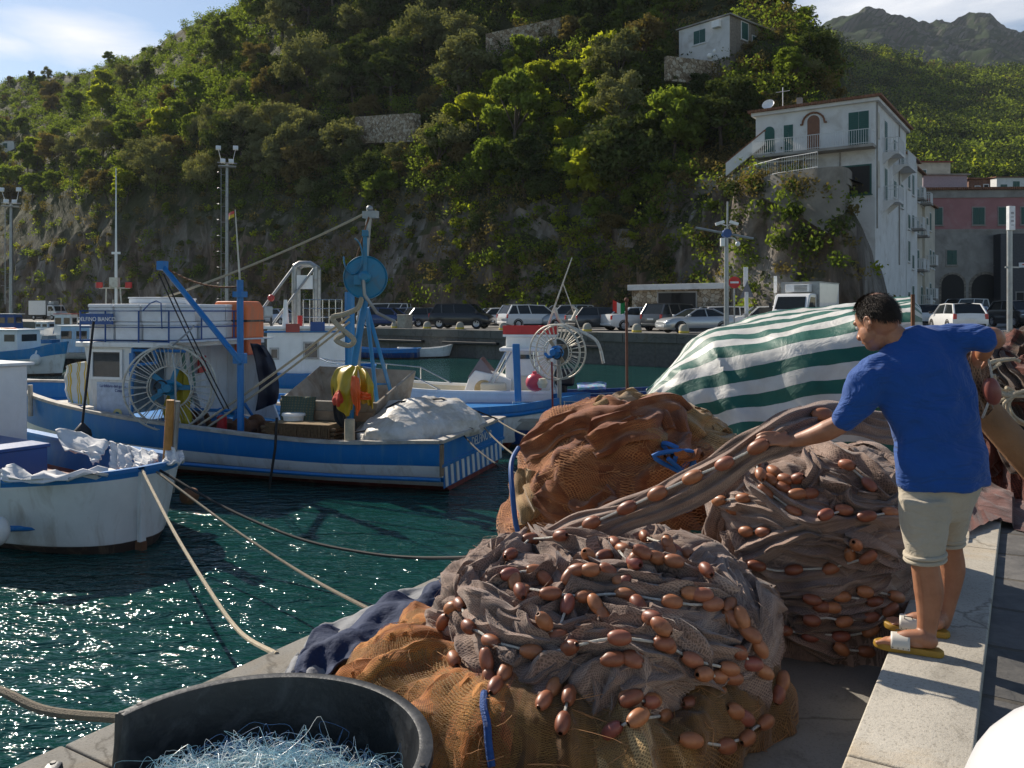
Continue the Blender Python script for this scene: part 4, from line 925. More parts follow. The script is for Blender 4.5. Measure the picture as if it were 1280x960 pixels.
wcl('rolled_cloth',[[P(8,583,9.7),P(4,594,9.55),P(8,603,9.5)],[P(40,594,9.7),P(40,598,9.5),P(40,603,9.5)],[P(85,593,9.85),P(85,596,9.7),P(85,600,9.65)],[P(135,589,10.1),P(135,591,10.0),P(135,594,9.95)]],'long twisted white cloth lying along the near rail of the white boat',.06)
mb=MB(); o=empty('boat_fender',P(-3,664,9.62),0,'white round fender hanging on the side of the white boat at the left edge','fender'); mb.ball((0,0,0),(.13,.13,.17),16); mb.tube([(0,0,.15),(0,.05,.7)],.01,5); mb.build('buoy',B_white2,o,smooth=True)
mb=MB(); mb.tube([P(0,661,10.0),P(46,660,9.98)],.035,7); o=mb.build('side_strip',B_blue,None,smooth=True); o.parent=wb; o.matrix_parent_inverse=(Matrix.Translation(oW)@Matrix.Rotation(rzW,4,'Z')).inverted()
# mooring ropes
def moor(name,pts,r,mat,lab): rope(name,catmull(pts,8),r,mat,lab,'mooring rope')
moor('mooring_rope',[P(178,588,10.25),P(215,660,8.6),P(262,738,7.0),P(300,790,6.05),G(346,818,ZF)],.016,B_rope,'thick pale mooring rope from the bow of the white boat to the quay edge')
moor('mooring_rope',[P(196,590,10.4),P(290,660,9.0),P(380,718,7.7),G(466,764,ZF)],.014,B_rope2,'thin grey mooring rope crossing the water right of the thick pale rope')
moor('mooring_rope',[P(200,588,10.5),P(280,634,9.9),P(370,672,9.2),P(450,690,8.6),P(520,697,8.0),G(622,696,ZF)],.016,B_hose,'dark slack mooring rope running right to the quay edge under the blue boat stern')
moor('mooring_rope',[P(-420,800,7.6),P(-220,842,6.0),P(-60,850,4.8),P(0,864,4.5),P(60,889,4.3),G(168,899,ZF)],.024,B_rope2,'brown frayed mooring rope low at the left edge of the picture')
for a,b,lab in((LB.w(-.02,.6,.8),G(668,598,ZF),'black stern line of the blue boat nearest the camera'),(LB.w(-.02,-.4,.82),G(700,596,ZF),'middle stern line running from the blue boat to the quay'),(LB.w(.1,-1.4,.85),G(735,560,ZF+.3),'stern line farthest from the camera between the blue boat and the nets')):
    rope('stern_line',sag(a,b,.12),.014,B_hose if 'black' in lab else B_rope2,lab,'mooring rope')
# ------------------------------------------------------------------ white and blue boat with a second net wheel (middle)
rz3=R(-4); L3=8.6; o3=Vector((1.72,18.45,0))-Vector((math.cos(rz3),math.sin(rz3),0))*L3; F3=Loc(o3,rz3)
b3=empty('net_boat',o3,rz3,'white hulled boat with blue gunwale and a pale net wheel, beyond the rust net heap','boat')
hb3=lambda s: 1.12*math.sin(min(1,(s*.85+.15)/.5)*math.pi/2)*(1 if s<.55 else max(0,1-((s-.55)/.45)**2.2)**.7)
hull('hull',b3,L3,hb3,prof([(0,.95),(.45,.78),(.8,.85),(1,1.05)]),[(.12,2,0),(.15,1,0),(.62,1,0),(.70,1,0)],[B_blue,B_white,B_red],full=.33,rake=.25,deck=.34,rail=(.10,.14),rail_m=0)
mb=MB(); mb.tube([(L3*s,-hb3(s)*1.0-.01,prof([(0,.95),(.45,.78),(.8,.85),(1,1.05)])(s)-.13) for s in [i/20*.97 for i in range(21)]],.045,6); mb.build('blue_band',B_blue,b3,smooth=True)
mb=MB(); mb.box((1.2,.0,.84),(2.2,2.0,.05)); mb.box((4.1,.35,.74),(1.1,.9,.30)); mb.box((6.6,.1,.80),(1.6,1.2,.10)); mb.build('locker',B_blue,b3,bevel=.02)
wc=F3.at(697,440,-.55); wire_wheel(b3,wc,.585,.30,30,Matrix.Rotation(R(-24),4,'Z')@Matrix.Rotation(R(90),4,'X'),B_wire,B_blue,4,arm_m=pm('plywood arm',(.34,.26,.17),.8))
mb=MB(); mb.tube([wc+Vector((.02,0,-.1)),(wc.x+.05,-.5,.72)],.05,8); mb.build('wheel_post',B_grey,b3,smooth=True)
mb=MB(); mb.tube([wc+Vector((-.12,-.15,-.2)),(wc.x-.1,-.75,.8)],.022,6); mb.build('red_hose',pm('red hose',(.22,.02,.02),.5),b3,smooth=True)
mb=MB(); a=F3.at(647,428,.4); mb.prism([(a.x-.06,a.z),(a.x+.10,a.z),(a.x+.14,.95),(a.x+.6,.72),(a.x+.4,.68),(a.x,.9)],-.5,-.4); mb.build('wheel_bracket',B_blue,b3,bevel=.02)
mb=MB(); mb.ball(F3.at(669,478,-.3),(.21,.19,.20),14); mb.tube([F3.at(669,470,-.3),F3.at(668,464,-.3)],.05,8); mb.build('pink_buoy',paint('pink red buoy',(.62,.06,.10),dirt_amt=.2),b3,smooth=True)
mb=MB(); mb.lathe([(0,.12),(.08,.10),(.12,0),(.08,-.1),(0,-.12)],14,c=F3.at(678,479,-.45)); mb.build('white_float',B_cream,b3,smooth=True)
# pulpit rails left (bow rail of the cream motor boat)
rz4=R(176); o4=Vector((1.0,19.9,0)); F4=Loc(o4,rz4); L4=5.6
b4=empty('motor_boat',o4,rz4,'cream open motor boat with a centre console, windscreen and black outboard','boat')
hb4=lambda s: .98*(1 if s<.45 else max(0,1-((s-.45)/.55)**2.3)**.65)
b4.location.z=.36; zs4=prof([(0,.72),(.5,.74),(1,.98)])
hull('hull',b4,L4,hb4,zs4,[(.05,1,1),(.1,0,0),(.4,0,0),(.5,0,0)],[B_white2,B_dark,B_cream],full=.4,rake=.7,deck=.22,rail_m=0,rail=(.09,.06),in_m=2,deck_m=2)
mb=MB(); c0=F4.at(612,475,0)
mb.prism([(c0.x-.55,.5),(c0.x+.62,.5),(c0.x+.45,1.0),(c0.x+.30,1.18),(c0.x-.3,1.05),(c0.x-.55,.95)],-.42,.42); mb.build('console',B_white2,b4,bevel=.03)
mb=MB(); mb.lathe([(0,.02),(.20,.02),(.22,0)],20,M=Matrix.Rotation(R(-90),3,'X'),c=(c0.x+.1,.42,.74)); mb.build('speaker_panel',pm('tan panel',(.55,.40,.20),.6),b4)
mb=MB(); mb.add([(c0.x+.48,.40,1.0),(c0.x+.48,-.40,1.0),(c0.x+.18,-.36,1.46),(c0.x+.18,.36,1.46),(c0.x-.15,.40,1.06),(c0.x-.15,-.40,1.06)],[(0,1,2,3),(0,3,4),(1,5,2)]); mb.build('windscreen',pm('smoked perspex',(.18,.13,.14),.05,var=.2),b4)
mb=MB()
for y in(-.5,.5):
    for dx in(0,.12): mb.tube([(c0.x+.0+dx,y,.6),(c0.x-.55+dx,y,1.62)],.02,6)
    mb.tube([(c0.x-1.15,y,.6),(c0.x-1.05,y,1.66)],.02,6); mb.tube([(c0.x-1.25,y,.6),(c0.x-1.15,y,1.66)],.02,6)
mb.build('top_frame',B_steel,b4,smooth=True)
mb=MB(); mb.box((c0.x-.75,0,1.67),(.95,1.1,.08)); mb.build('top_bar',B_white2,b4,bevel=.03)
mb=MB()
for y in(-1,1):
    pts=[(L4*s,y*hb4(s)*.95,zs4(s)+.38*sst(.45,.6,s)) for s in(.45,.6,.75,.88,.96)]+[(L4+.05,0,1.42)]
    mb.tube(pts,.018,6)
    for s in(.6,.75,.88): mb.tube([(L4*s,y*hb4(s)*.95,zs4(s)),(L4*s,y*hb4(s)*.95,zs4(s)+.38)],.015,6)
mb.build('bow_rail',B_steel,b4,smooth=True)
mb=MB(); mb.box((-.25,0,1.0),(.46,.36,.42)); mb.box((-.2,0,.55),(.22,.18,.7)); mb.build('outboard_motor',pm('black outboard cowl',(.015,.016,.02),.3),b4,bevel=.08)
mb=MB(); mb.box((1.4,0,.72),(.6,1.2,.36)); mb.box((c0.x-.9,.0,.8),(.4,.7,.5)); mb.build('seat',B_cream,b4,bevel=.05)
# blue boat with the white box cabin behind
def cabin_boat(name,lab,px,py_w,rz,L,B,fb,cols,cab=None,blunt=2.2,deck=.3):
    """px,py_w: photo pixel of the waterline amidships"""
    c=G(px,py_w,0); f=Vector((math.cos(rz),math.sin(rz),0)); o=c-f*L/2; e=empty(name,o,rz,lab,'boat')
    hb=lambda s: B/2*math.sin(min(1,(s*.7+.3)/.5)*math.pi/2)*(1 if s<.5 else max(0,1-((s-.5)/.5)**blunt)**.68)
    hull('hull',e,L,hb,prof([(0,fb*1.0),(.45,fb*.9),(.8,fb*1.05),(1,fb*1.32)]),[(.08,2,0),(.11,1,0),(fb*.6,1,0),(fb*.7,0,0)],cols,full=.34,rake=.4,deck=deck,nst=20,rail=(.08,.07),rail_m=0)
    if cab:
        x,l,w,z0,h,mc,mr=cab; t=e; mb=MB(); mb.box((x,0,z0+h/2),(l,w,h),taper=.94); mb.build('cabin',mc,t,bevel=.03)
        mb=MB(); mb.box((x,0,z0+h+.03),(l*1.06,w*1.04,.06)); mb.build('cabin_roof',mr,t,bevel=.02)
        for sd in(1,-1):
            n=max(1,int(l/.75))
            for i in range(n): window(t,frame((x-l/2+l*(i+.5)/n,sd*w*.487,z0+h*.68),(-sd,0,0),(0,sd,0)),min(.55,l/n*.7),h*.30)
        for sd in(1,-1): window(t,frame((x+sd*l*.487,0,z0+h*.68),(0,sd,0),(sd,0,0)),w*.6,h*.3)
    return e,hb
B_navy=paint('navy blue paint',(.008,.045,.17))
b5,_=cabin_boat('cabin_boat','blue boat with a tall white box cabin topped by red crates',715,541,R(-6),8.5,2.5,.98,[B_navy,B_blue2,B_red],None,deck=.3)
F5=Loc(b5.location,R(-6))
a=F5.at(662,413,-.3); mb=MB(); mb.box((a.x+.02,.15,1.45),(1.15,1.5,1.75),taper=.97); c=mb.build('cabin',B_white2,b5,bevel=.03)
window(b5,frame((a.x-.1,-.61,1.85),(1,0,0),(0,-1,0)),.5,.10); 
mb=MB(); mb.box((a.x+.02,.15,2.345),(1.25,1.55,.05)); mb.build('cabin_roof',B_white2,b5)
for k,(dx,lab) in enumerate(((-.42,'left'),(.0,'middle'),(.42,'right'))):
    t=empty('fish_crate',F5.w(a.x+.02+dx,-.25,2.375),R(-6),f'red plastic fish crate on the white box cabin, {lab} one of the row of three','crate','red crates on the white cabin')
    mb=MB(); w,d,h=.40,.6,.2
    for x,y,p,q in((-w/2,0,.02,d),(w/2,0,.02,d),(0,-d/2,w,.02),(0,d/2,w,.02)): mb.box((x,y,h/2),(p,q,h))
    mb.box((0,0,.02),(w,d,.03)); mb.box((0,-d/2-.012,h-.02),(w+.03,.02,.03)); mb.build('body',B_redp,t)
mb=MB(); mb.tube([(a.x+.35,-.2,2.35),(a.x+1.0,-.1,4.2)],[.03,.012],6); mb.tube([(a.x+.78,-.15,3.6),(a.x+1.25,0,2.3)],.012,5); mb.tube([(a.x+1.0,-.2,2.7),(a.x+1.12,-.2,2.95),(a.x+1.0,-.2,3.05)],.04,7); mb.build('aerial',B_wire,b5,smooth=True)
mb=MB(); mb.tube(catmull([(a.x+.6,-.3,3.0),(a.x+.75,-.3,2.65),(a.x+1.2,-.3,2.45),(a.x+1.6,-.4,2.2),(a.x+1.75,-.45,1.7)],5),.04,7); mb.build('bent_pipe',B_wire,b5,smooth=True)
# dark grey boat with rails, towel and the flag
b6,_=cabin_boat('rail_boat','low dark boat with thin rails and a bright towel, right of the net wheel',762,551,R(8),5.2,1.9,.62,[B_grey,B_navy,B_dark],None,deck=.1)
mb=MB()
for sd in(1,-1):
    mb.tube([(.3,sd*.7,.98),(2.6,sd*.85,.98),(4.6,sd*.4,1.1),(5.1,0,1.15)],.014,6)
    for x,y in((.3,.7),(1.4,.8),(2.6,.85),(3.7,.65),(4.6,.4)): mb.tube([(x,sd*y,.55),(x,sd*y,1.0)],.012,6)
mb.build('rail',B_steel,b6,smooth=True)
mb=MB(); mb.box((1.5,0,.72),(1.6,1.0,.28)); mb.build('hatch',B_grey,b6,bevel=.05)
def mat_print():
    m,nt,b,N,L=nodes('printed towel'); tc=N.new('ShaderNodeTexCoord').outputs['Object']; v=N.new('ShaderNodeTexVoronoi'); v.inputs['Scale'].default_value=14; L.new(tc,v.inputs['Vector'])
    h=N.new('ShaderNodeHueSaturation'); h.inputs['Saturation'].default_value=.8; h.inputs['Value'].default_value=.6; L.new(v.outputs['Color'],h.inputs['Color']); L.new(mix(N,L,.45,h.outputs[0],(.05,.25,.55)),b.inputs['Base Color']); b.inputs['Roughness'].default_value=.9; return m
o=fold_cloth('beach_towel',mat_print(),None,[[P(721,480,18.6),P(722,484,18.1),P(722,488,18.0)],[P(740,478,18.6),P(740,483,18.1),P(741,487,18.0)],[P(758,478,18.5),P(758,483,18.1),P(757,487,18.0)]],amp=.015); tag(o,'bright multicoloured beach towel drying on the low dark boat','towel')
fp=empty('flag_pole',P(784,494,17.6),0,'rusty flag pole carrying the small green white and red flag','flag'); H=P(783,375,17.6)-P(784,494,17.6)
mb=MB(); mb.tube([(0,0,-.2),(H.x,0,H.z)],.028,8); mb.ball((H.x,0,H.z),.05); mb.tube([(0,0,.0),(0,0,.28)],.034,8); mb.build('pole',pm('red brown pole',(.16,.06,.035),.8,var=.3),fp,smooth=True)
g=[]
for i in range(10):
    u=i/9; g.append([Vector((H.x-.03-.26*u,.05*math.sin(u*5+.6),H.z-.05+.03*u-.23*v-.03*math.sin(u*4))) for v in(0,.25,.5,.75,1)])
mb=MB(); mb.grid(g,mf=lambda i,j:min(2,i//3)); mb.build('flag',[pm('flag green',(.01,.22,.06),.8),pm('flag white',(.75,.75,.72),.8),pm('flag red',(.62,.03,.02),.8)],fp,smooth=True)
# white cabin boat with a gantry behind the trawler
b7,_=cabin_boat('gantry_boat','large white cabin boat with a steel gantry, behind the blue fishing boat',366,512,R(188),4.8,2.8,1.25,[B_blue,B_white2,B_red],None,deck=.3)
F7=Loc(b7.location,R(188)); a=F7.at(375,410,1.2)
mb=MB(); x0=F7.at(432,450,1.1).x; x1=F7.at(334,450,1.1).x; mb.box(((x0+x1)/2,0,1.55),(x1-x0,2.3,1.75)); mb.build('cabin',B_white2,b7,bevel=.04)
mb=MB(); mb.box(((x0+x1)/2,0,2.46),(x1-x0+.2,2.5,.08)); mb.box(((x0+x1)/2,1.2,2.34),(x1-x0+.15,.03,.05),m=1); mb.build('cabin_roof',[B_white2,B_blue],b7,bevel=.02)
w=F7.at(389,438,1.152); window(b7,frame((w.x,1.155,w.z),(-1,0,0),(0,1,0)),.44,.5,B_grey); w=F7.at(343,442,1.152); window(b7,frame((w.x,1.155,w.z),(-1,0,0),(0,1,0)),.26,.34,B_grey)
mb=MB(); g0=F7.at(381,400,.6); zt=F7.at(381,329,.6).z
for dx in(-.3,.3):
    for y in(-.5,.6): mb.tube([(g0.x+dx,y,2.45),(g0.x+dx,y,zt-.1)],.07,8)
    mb.tube([(g0.x+dx,-.5,zt-.1),(g0.x+dx,.6,zt-.1)],.06,8)
for y in(-.5,.6): mb.tube([(g0.x-.3,y,zt-.1),(g0.x-.15,y,zt),(g0.x+.15,y,zt),(g0.x+.3,y,zt-.1)],.07,8)
mb.tube([(g0.x+.3,.6,zt-.1),(g0.x+1.5,.9,2.5)],.04,7); mb.tube([(g0.x-.3,.6,zt-.1),(g0.x+.9,.9,2.5)],.035,7); mb.build('gantry',B_grey,b7,smooth=True)
mb=MB(); mb.box((g0.x,.6,zt-.55),(.46,.05,.4)); mb.build('gantry_board',B_white2,b7)
mb=MB()
for z in(2.75,3.0,3.25): mb.tube([(x0+.1,1.15,z),(x0+1.2,1.15,z)],.015,5)
for i in range(7): mb.tube([(x0+.1+i*.18,1.15,2.5),(x0+.1+i*.18,1.15,3.25)],.015,5)
mb.build('roof_railing',B_steel,b7)
p=F7.at(357,400,1.0); mb=MB(); mb.tube([(p.x,1.0,2.45),(p.x,1.0,3.25)],[.11,.05],10); mb.build('vent_mast',B_white2,b7,smooth=True)
mb=MB(); mb.tube([(p.x,1.0,3.25),(p.x,1.0,3.42)],.05,8); mb.tube([(p.x-.4,1,2.5),(p.x-.4,1,2.8)],.07,8,m=1); mb.tube([(p.x+.4,1,2.5),(p.x+.4,1,3.2)],.03,8); mb.ball((p.x+.4,1,3.3),.1,m=1); mb.build('lantern',[B_black,B_redp],b7,smooth=True)
mb=MB(); q=F7.at(366,410,1.26); mb.box((q.x,1.27,q.z),(.38,.03,.24)); mb.build('badge_plate',pm('dull red plate',(.35,.07,.05),.6),b7); mb=MB(); q=F7.at(397,408,1.26); mb.box((q.x,1.27,q.z),(.40,.03,.26)); mb.build('badge_plate',B_blue2,b7)
t=empty('floodlight',LB.w(*LB.at(331,390,-1.35)),rzB,'grey floodlight on the roof rail of the blue boat beside the orange case','lamp'); mb=MB(); mb.box((0,0,0),(.16,.36,.24)); mb.box((.06,0,-.14),(.05,.1,.12)); mb.build('housing',B_grey,t,bevel=.02); mb=MB(); mb.box((-.085,0,.01),(.012,.30,.18)); mb.build('lens',pm('lamp lens',(.5,.52,.5),.2),t)
# small boats by the far quay
SB=[('rowing_boat','small white rowing boat with a dark bottom moored below the far quay',532,447,R(8),3.5,1.45,.62,[B_white,B_white2,B_dark],None),
 ('rowing_boat','dark blue open boat moored left of the small white rowing boat',478,448,R(176),4.6,1.7,.62,[B_blue,B_navy,B_dark],None),
 ('rowing_boat','small boat with a bright blue inside tied behind the white rowing boat',540,440,R(170),4.0,1.6,.80,[B_blue,B_navy,B_dark],None),
 ('rowing_boat','plain white open boat partly hidden behind the wheelhouse of the blue boat',72,500,R(172),5.5,2.0,.55,[B_white2,B_white,B_dark],None),
 ('cabin_boat','white and blue cabin boat with white fender at the far left, bow pointing right',12,468,R(-12),6.2,2.2,1.15,[B_cyan,B_white,B_dark],(2.9,2.6,1.5,1.0,1.05,B_white2,B_white2)),
 ('cabin_boat','pale blue cabin boat on a black hull moored left of the wheelhouse',103,459,R(185),6.5,2.2,.85,[B_grey,B_black,B_dark],(2.6,3.0,1.6,.8,1.35,B_lblue,B_white2)),
 ('cabin_boat','white boat with a blue windowed cabin moored far left beyond the others',8,430,R(10),8.0,2.5,1.1,[B_white2,B_white2,B_dark],(3.2,3.8,1.9,1.0,1.7,B_blue2,B_white2)),
 ('cabin_boat','small white cabin boat far off below the parked van',58,424,R(170),6.0,2.2,.9,[B_blue,B_white2,B_dark],(3,1.5,1.5,.8,1.0,B_white2,B_white2)),
 ('cabin_boat','white boat with a red topped wheelhouse moored left of the polystyrene boxes',92,430,R(4),6.5,2.3,.9,[B_white2,B_white,B_dark],(2.6,1.5,1.5,.8,1.9,B_white2,B_redp)),
 ('rowing_boat','low blue launch in the second row of boats at the far left',40,436,R(160),6.0,2.0,.75,[B_blue,B_white2,B_dark],None)]
for n,lab,px,py,rz,Lh,Bh,fb,cols,cab in SB:
    e,hb=cabin_boat(n,lab,px,py,rz,Lh,Bh,fb,cols,cab)
    if not cab:
        mb=MB()
        for s in(.3,.6): mb.box((Lh*s,0,fb*.78),(.22,hb(s)*1.8,.04))
        mb.build('thwart',B_rail,e)
    else:
        x,l,w,z0,h=cab[:5]; mb=MB(); mb.tube([(x-l*.3,0,z0+h),(x-l*.3,0,z0+h+1.4)],.025,6); mb.box((x-l*.3,0,z0+h+.9),(.05,.6,.05)); mb.build('mast',B_wire,e,smooth=True)
    if 'white fender' in lab:
        for q,(x,y) in enumerate(((2.2,-1.2),(5.2,-.8))):
            mb=MB(); mb.ball((x,y,.75),(.24,.22,.27),14); mb.tube([(x,y,.98),(x,y+.1,1.2)],.04,6); mb.build('fender',B_white2,e,smooth=True)
        mb=MB(); mb.lathe([(.30,.05),(.38,.09),(.46,.05),(.38,.01),(.30,.05)],20,c=(2.9,0,2.08)); mb.build('life_ring',B_orange,e,smooth=True)
    if 'small boat' in lab or 'second row' in lab:
        mb=MB(); mb.box((1.1,.1,fb+.1),(.8,.9,.5),taper=.8); mb.build('canopy',pm('grey canvas',(.25,.25,.23),.8),e,bevel=.05)
# tall aerial mast of the boat behind the boxes
t=empty('aerial_mast',P(145,398,30)+Vector((0,0,-1.2)),0,'tall thin white aerial mast with two red lamps behind the polystyrene boxes','mast'); H=t.location.z
mb=MB(); zt=P(145,210,30).z-H; zm=P(145,318,30).z-H; mb.tube([(0,0,0),(0,0,zm)],.05,8); mb.tube([(0,0,zm-.1),(0,0,zt)],[.04,.015],8); mb.box((0,0,zm+.05),(.3,.06,.08)); mb.build('pole',B_white2,t,smooth='auto')
mb=MB(); zb=P(145,360,30).z-H; mb.tube([(-.6,0,zb),(.5,0,zb)],.03,6); mb.tube([(-.35,0,zb),(-.4,0,0)],.025,6); mb.tube([(.15,0,zb),(.3,0,0)],.025,6); mb.box((-.05,0,zb+.2),(.3,.2,.35)); mb.build('cross_bar',B_wire,t,smooth='auto')
mb=MB(); 
for x,dz in((-.6,.1),(.45,.1),(-.55,-.75)): mb.lathe([(0,-.1),(.12,-.1),(.12,.1),(0,.1)],10,c=(x,0,zb+dz))
mb.build('red_lamp',B_redp,t,smooth='auto')
# ================================================================== vehicles
def carpaint(n,c,metal=.0): return pm('car paint '+n,c,.28,metal,var=.03,coat=.6,dirt=(c[0]*.7+.03,c[1]*.7+.03,c[2]*.7+.025),dirt_amt=.3,dsc=2)
CP={'black':carpaint('black',(.012,.013,.015)),'white':carpaint('white',(.72,.72,.71)),'silver':carpaint('silver',(.40,.42,.44),.4),'grey':carpaint('dark grey',(.055,.06,.065),.2),
    'blue':carpaint('blue',(.012,.045,.16)),'pale':carpaint('pale blue grey',(.30,.34,.42),.3),'red':carpaint('red',(.35,.02,.02))}
V_glass=pm('car window glass',(.018,.022,.024),.06,var=.2,spec=.25); V_tyre=pm('tyre rubber',(.018,.018,.018),.85); V_rim=pm('alloy rim',(.45,.45,.46),.35,.7)
V_lamp=pm('head lamp',(.65,.66,.65),.12); V_tail=pm('tail lamp',(.42,.01,.015),.2); V_trim=pm('black car trim',(.02,.02,.021),.6); V_plate=pm('number plate white',(.7,.7,.68),.5)
KINDS_={ # length,width,height, profile: (x, z hood/roof), belt z, greenhouse (x at base rear.. )
 'suv':dict(L=4.35,W=1.82,H=1.72,hood=1.05,belt=1.06,x=(.12,.55,3.0,3.62),r=.36,cl=.26),
 'hatch':dict(L=4.0,W=1.72,H=1.46,hood=.92,belt=.93,x=(.08,.55,2.55,3.12),r=.31,cl=.18),
 'mpv':dict(L=4.4,W=1.82,H=1.66,hood=1.0,belt=1.0,x=(.06,.45,3.0,3.75),r=.32,cl=.2),
 'estate':dict(L=4.6,W=1.76,H=1.50,hood=.92,belt=.93,x=(.10,.60,2.95,3.52),r=.32,cl=.19),
 'saloon':dict(L=4.45,W=1.74,H=1.44,hood=.93,belt=.94,x=(.75,1.35,2.75,3.42),r=.31,cl=.18,boot=1.0),
 'coupe':dict(L=4.1,W=1.66,H=1.34,hood=.86,belt=.88,x=(.35,1.25,2.25,2.95),r=.31,cl=.16,boot=.92),
 'van':dict(L=4.9,W=1.90,H=1.95,hood=1.12,belt=1.12,x=(.02,.12,3.45,4.15),r=.34,cl=.22)}
def make_car(kind,col,loc,rz,label,group='cars parked on the far quay',no_glass=False,name='parked_car'):
    K=KINDS_[kind]; L,Wd,H=K['L'],K['W'],K['H']; e=empty(name,loc,rz,label,'van' if kind=='van' else 'car',group); hw=Wd/2; cl=K['cl']; bz=K['belt']
    a,b,c,d=K['x']; boot=K.get('boot',bz)
    # lower body: loft of cross sections along x
    st=[(0.0,.86,.42,bz*.80),(.06,.95,cl+.12,boot*.97 if a>.3 else bz),(.35,1,cl+.04,boot if a>.3 else bz+.005),(max(a,.5),1,cl,max(boot,bz) if a>.3 else bz+.01),(1.6,1,cl,bz+.015),(d-.2,1,cl,bz),(d+.05,.99,cl,bz-.01),(L*.90,.97,cl+.02,K['hood']*.93),(L*.97,.92,cl+.06,K['hood']*.80),(L,.80,cl+.2,K['hood']*.66)]
    st=sorted(st); g=[]
    for x,wf,z0,z1 in st:
        w=hw*wf; h=z1-z0
        g.append([Vector((x,-w*.90,z0)),Vector((x,-w*.985,z0+h*.18)),Vector((x,-w,z0+h*.52)),Vector((x,-w*.985,z0+h*.80)),Vector((x,-w*.90,z1)),Vector((x,-w*.55,z1+.025)),Vector((x,0,z1+.035)),
                  Vector((x,w*.55,z1+.025)),Vector((x,w*.90,z1)),Vector((x,w*.985,z0+h*.80)),Vector((x,w,z0+h*.52)),Vector((x,w*.985,z0+h*.18)),Vector((x,w*.90,z0))])
    mb=MB(); mb.grid(g,wrap=True); n=len(g[0])
    mb.f.append(tuple(range(n))); mb.m.append(0); mb.f.append(tuple(range(len(mb.v)-n,len(mb.v)))); mb.m.append(0)
    # roof shell
    wt=hw*.74; wb_=hw*.90; zt=H-.05
    top=[Vector((b,-wt,zt)),Vector((b,0,H)),Vector((b,wt,zt))],[Vector(((b+c)/2,-wt*1.02,zt+.03)),Vector(((b+c)/2,0,H+.01)),Vector(((b+c)/2,wt*1.02,zt+.03))],[Vector((c,-wt,zt-.02)),Vector((c,0,H-.02)),Vector((c,wt,zt-.02))]
    mb.grid([list(q) for q in top]); 
    cor=lambda x,y,z:Vector((x,y,z))
    A=[cor(a,s*wb_*.96,bz) for s in(-1,1)]; D=[cor(d,s*wb_*.98,bz) for s in(-1,1)]; Bt=[cor(b,s*wt,zt) for s in(-1,1)]; Ct=[cor(c,s*wt,zt-.02) for s in(-1,1)]
    for q in(0,1):                                          # pillars
        for p0,p1,r in((A[q],Bt[q],.055),(D[q],Ct[q],.04),(cor((a+d)*.5,A[q].y*1.0,bz),cor((b+c)*.5,Bt[q].y*1.02,zt+.02),.035),(Bt[q],cor((b+c)/2,Bt[q].y*1.02,zt+.03),.035),(cor((b+c)/2,Bt[q].y*1.02,zt+.03),Ct[q],.035)): mb.tube([p0,p1],r,6)
        if kind in('estate','suv','mpv','van'): mb.tube([cor(a+(d-a)*.24,A[q].y,bz),cor(b+(c-b)*.14,Bt[q].y*1.01,zt+.01)],.04,6)
    body=mb.build('body',CP[col],e,smooth='auto')
    mb=MB()                                                  # glass
    ins=.985
    for q in(0,1):
        y0,y1=A[q].y*ins,Bt[q].y*ins; mb.add([(a+.03,y0,bz),(d-.03,D[q].y*ins,bz),(c,y1,zt-.01),(b,y1,zt-.01)],[(0,1,2,3)],1 if no_glass else 0)
    mb.add([A[0]*1,A[1]*1,Bt[1]*1,Bt[0]*1],[(0,1,2,3)]); mb.add([D[0]*1,D[1]*1,Ct[1]*1,Ct[0]*1],[(0,1,2,3)])
    mb.build('windows',[V_glass,CP[col]],e)
    r=K['r']
    for x in(L*.185,L*.80):
        for s in(-1,1):
            w=empty('wheel'); w.parent=e; w.location=(x,s*(hw-.095),r); Mx=Matrix.Rotation(R(90)*s*-1,3,'X')
            mb=MB(); mb.lathe([(r*.60,.10),(r*.92,.10),(r,.06),(r,-.08),(r*.92,-.1),(r*.6,-.1)],20,M=Mx); mb.build('tyre',V_tyre,w,smooth='auto')
            mb=MB(); mb.lathe([(0,.075),(r*.18,.08),(r*.2,.06),(r*.56,.085),(r*.62,.10),(r*.63,.06),(0,.02)],20,M=Mx)
            for i in range(5):
                an=6.283*i/5; mb.box(Mx@Vector((r*.38*math.cos(an),r*.38*math.sin(an),.088)),(r*.42,.05,.03),Mx@Matrix.Rotation(an,3,'Z'))
            mb.build('rim',V_rim,w,smooth='auto')
    for s in(-1,1):
        mb=MB(); mb.ball((L*.955,s*hw*.70,K['hood']*.72),(.13,.19,.085),10); mb.build('headlight',V_lamp,e,smooth=True)
        mb=MB(); mb.box((.045,s*hw*.83,bz*.86),(.10,.17,.26 if kind!='van' else .45),taper=.9); mb.build('tail_light',V_tail,e,bevel=.02)
        mb=MB(); mb.box((d-.12,s*(hw+.09),bz+.07),(.12,.18,.12)); mb.build('mirror',CP[col] if col!='white' else V_trim,e,bevel=.03)
        mb=MB(); arch=[]
        for x in(L*.185,L*.80): mb.lathe([(r*1.0,-.01),(r*1.17,-.01),(r*1.17,.02),(r*1.0,.02)],18,c=(x,s*(hw-.012),r),M=Matrix.Rotation(R(90)*s*-1,3,'X'),arc=(0,math.pi) if s<0 else (math.pi,2*math.pi))
        mb.box((L*.49,s*hw*.985,cl+.07),(L*.42,.04,.12)); mb.build('trim',V_trim,e,smooth='auto')
    mb=MB(); mb.box((L-.02,0,cl+.22),(.10,Wd*.62,.16)); mb.box((.02,0,cl+.20),(.10,Wd*.80,.14)); mb.build('bumper',V_trim if kind in('suv','hatch') else CP[col],e,bevel=.03)
    mb=MB(); mb.box((L+.035,0,cl+.25),(.01,.46,.10)); mb.box((-.035,0,bz*.72),(.012,.46,.10)); mb.build('number_plate',V_plate,e)
    return e
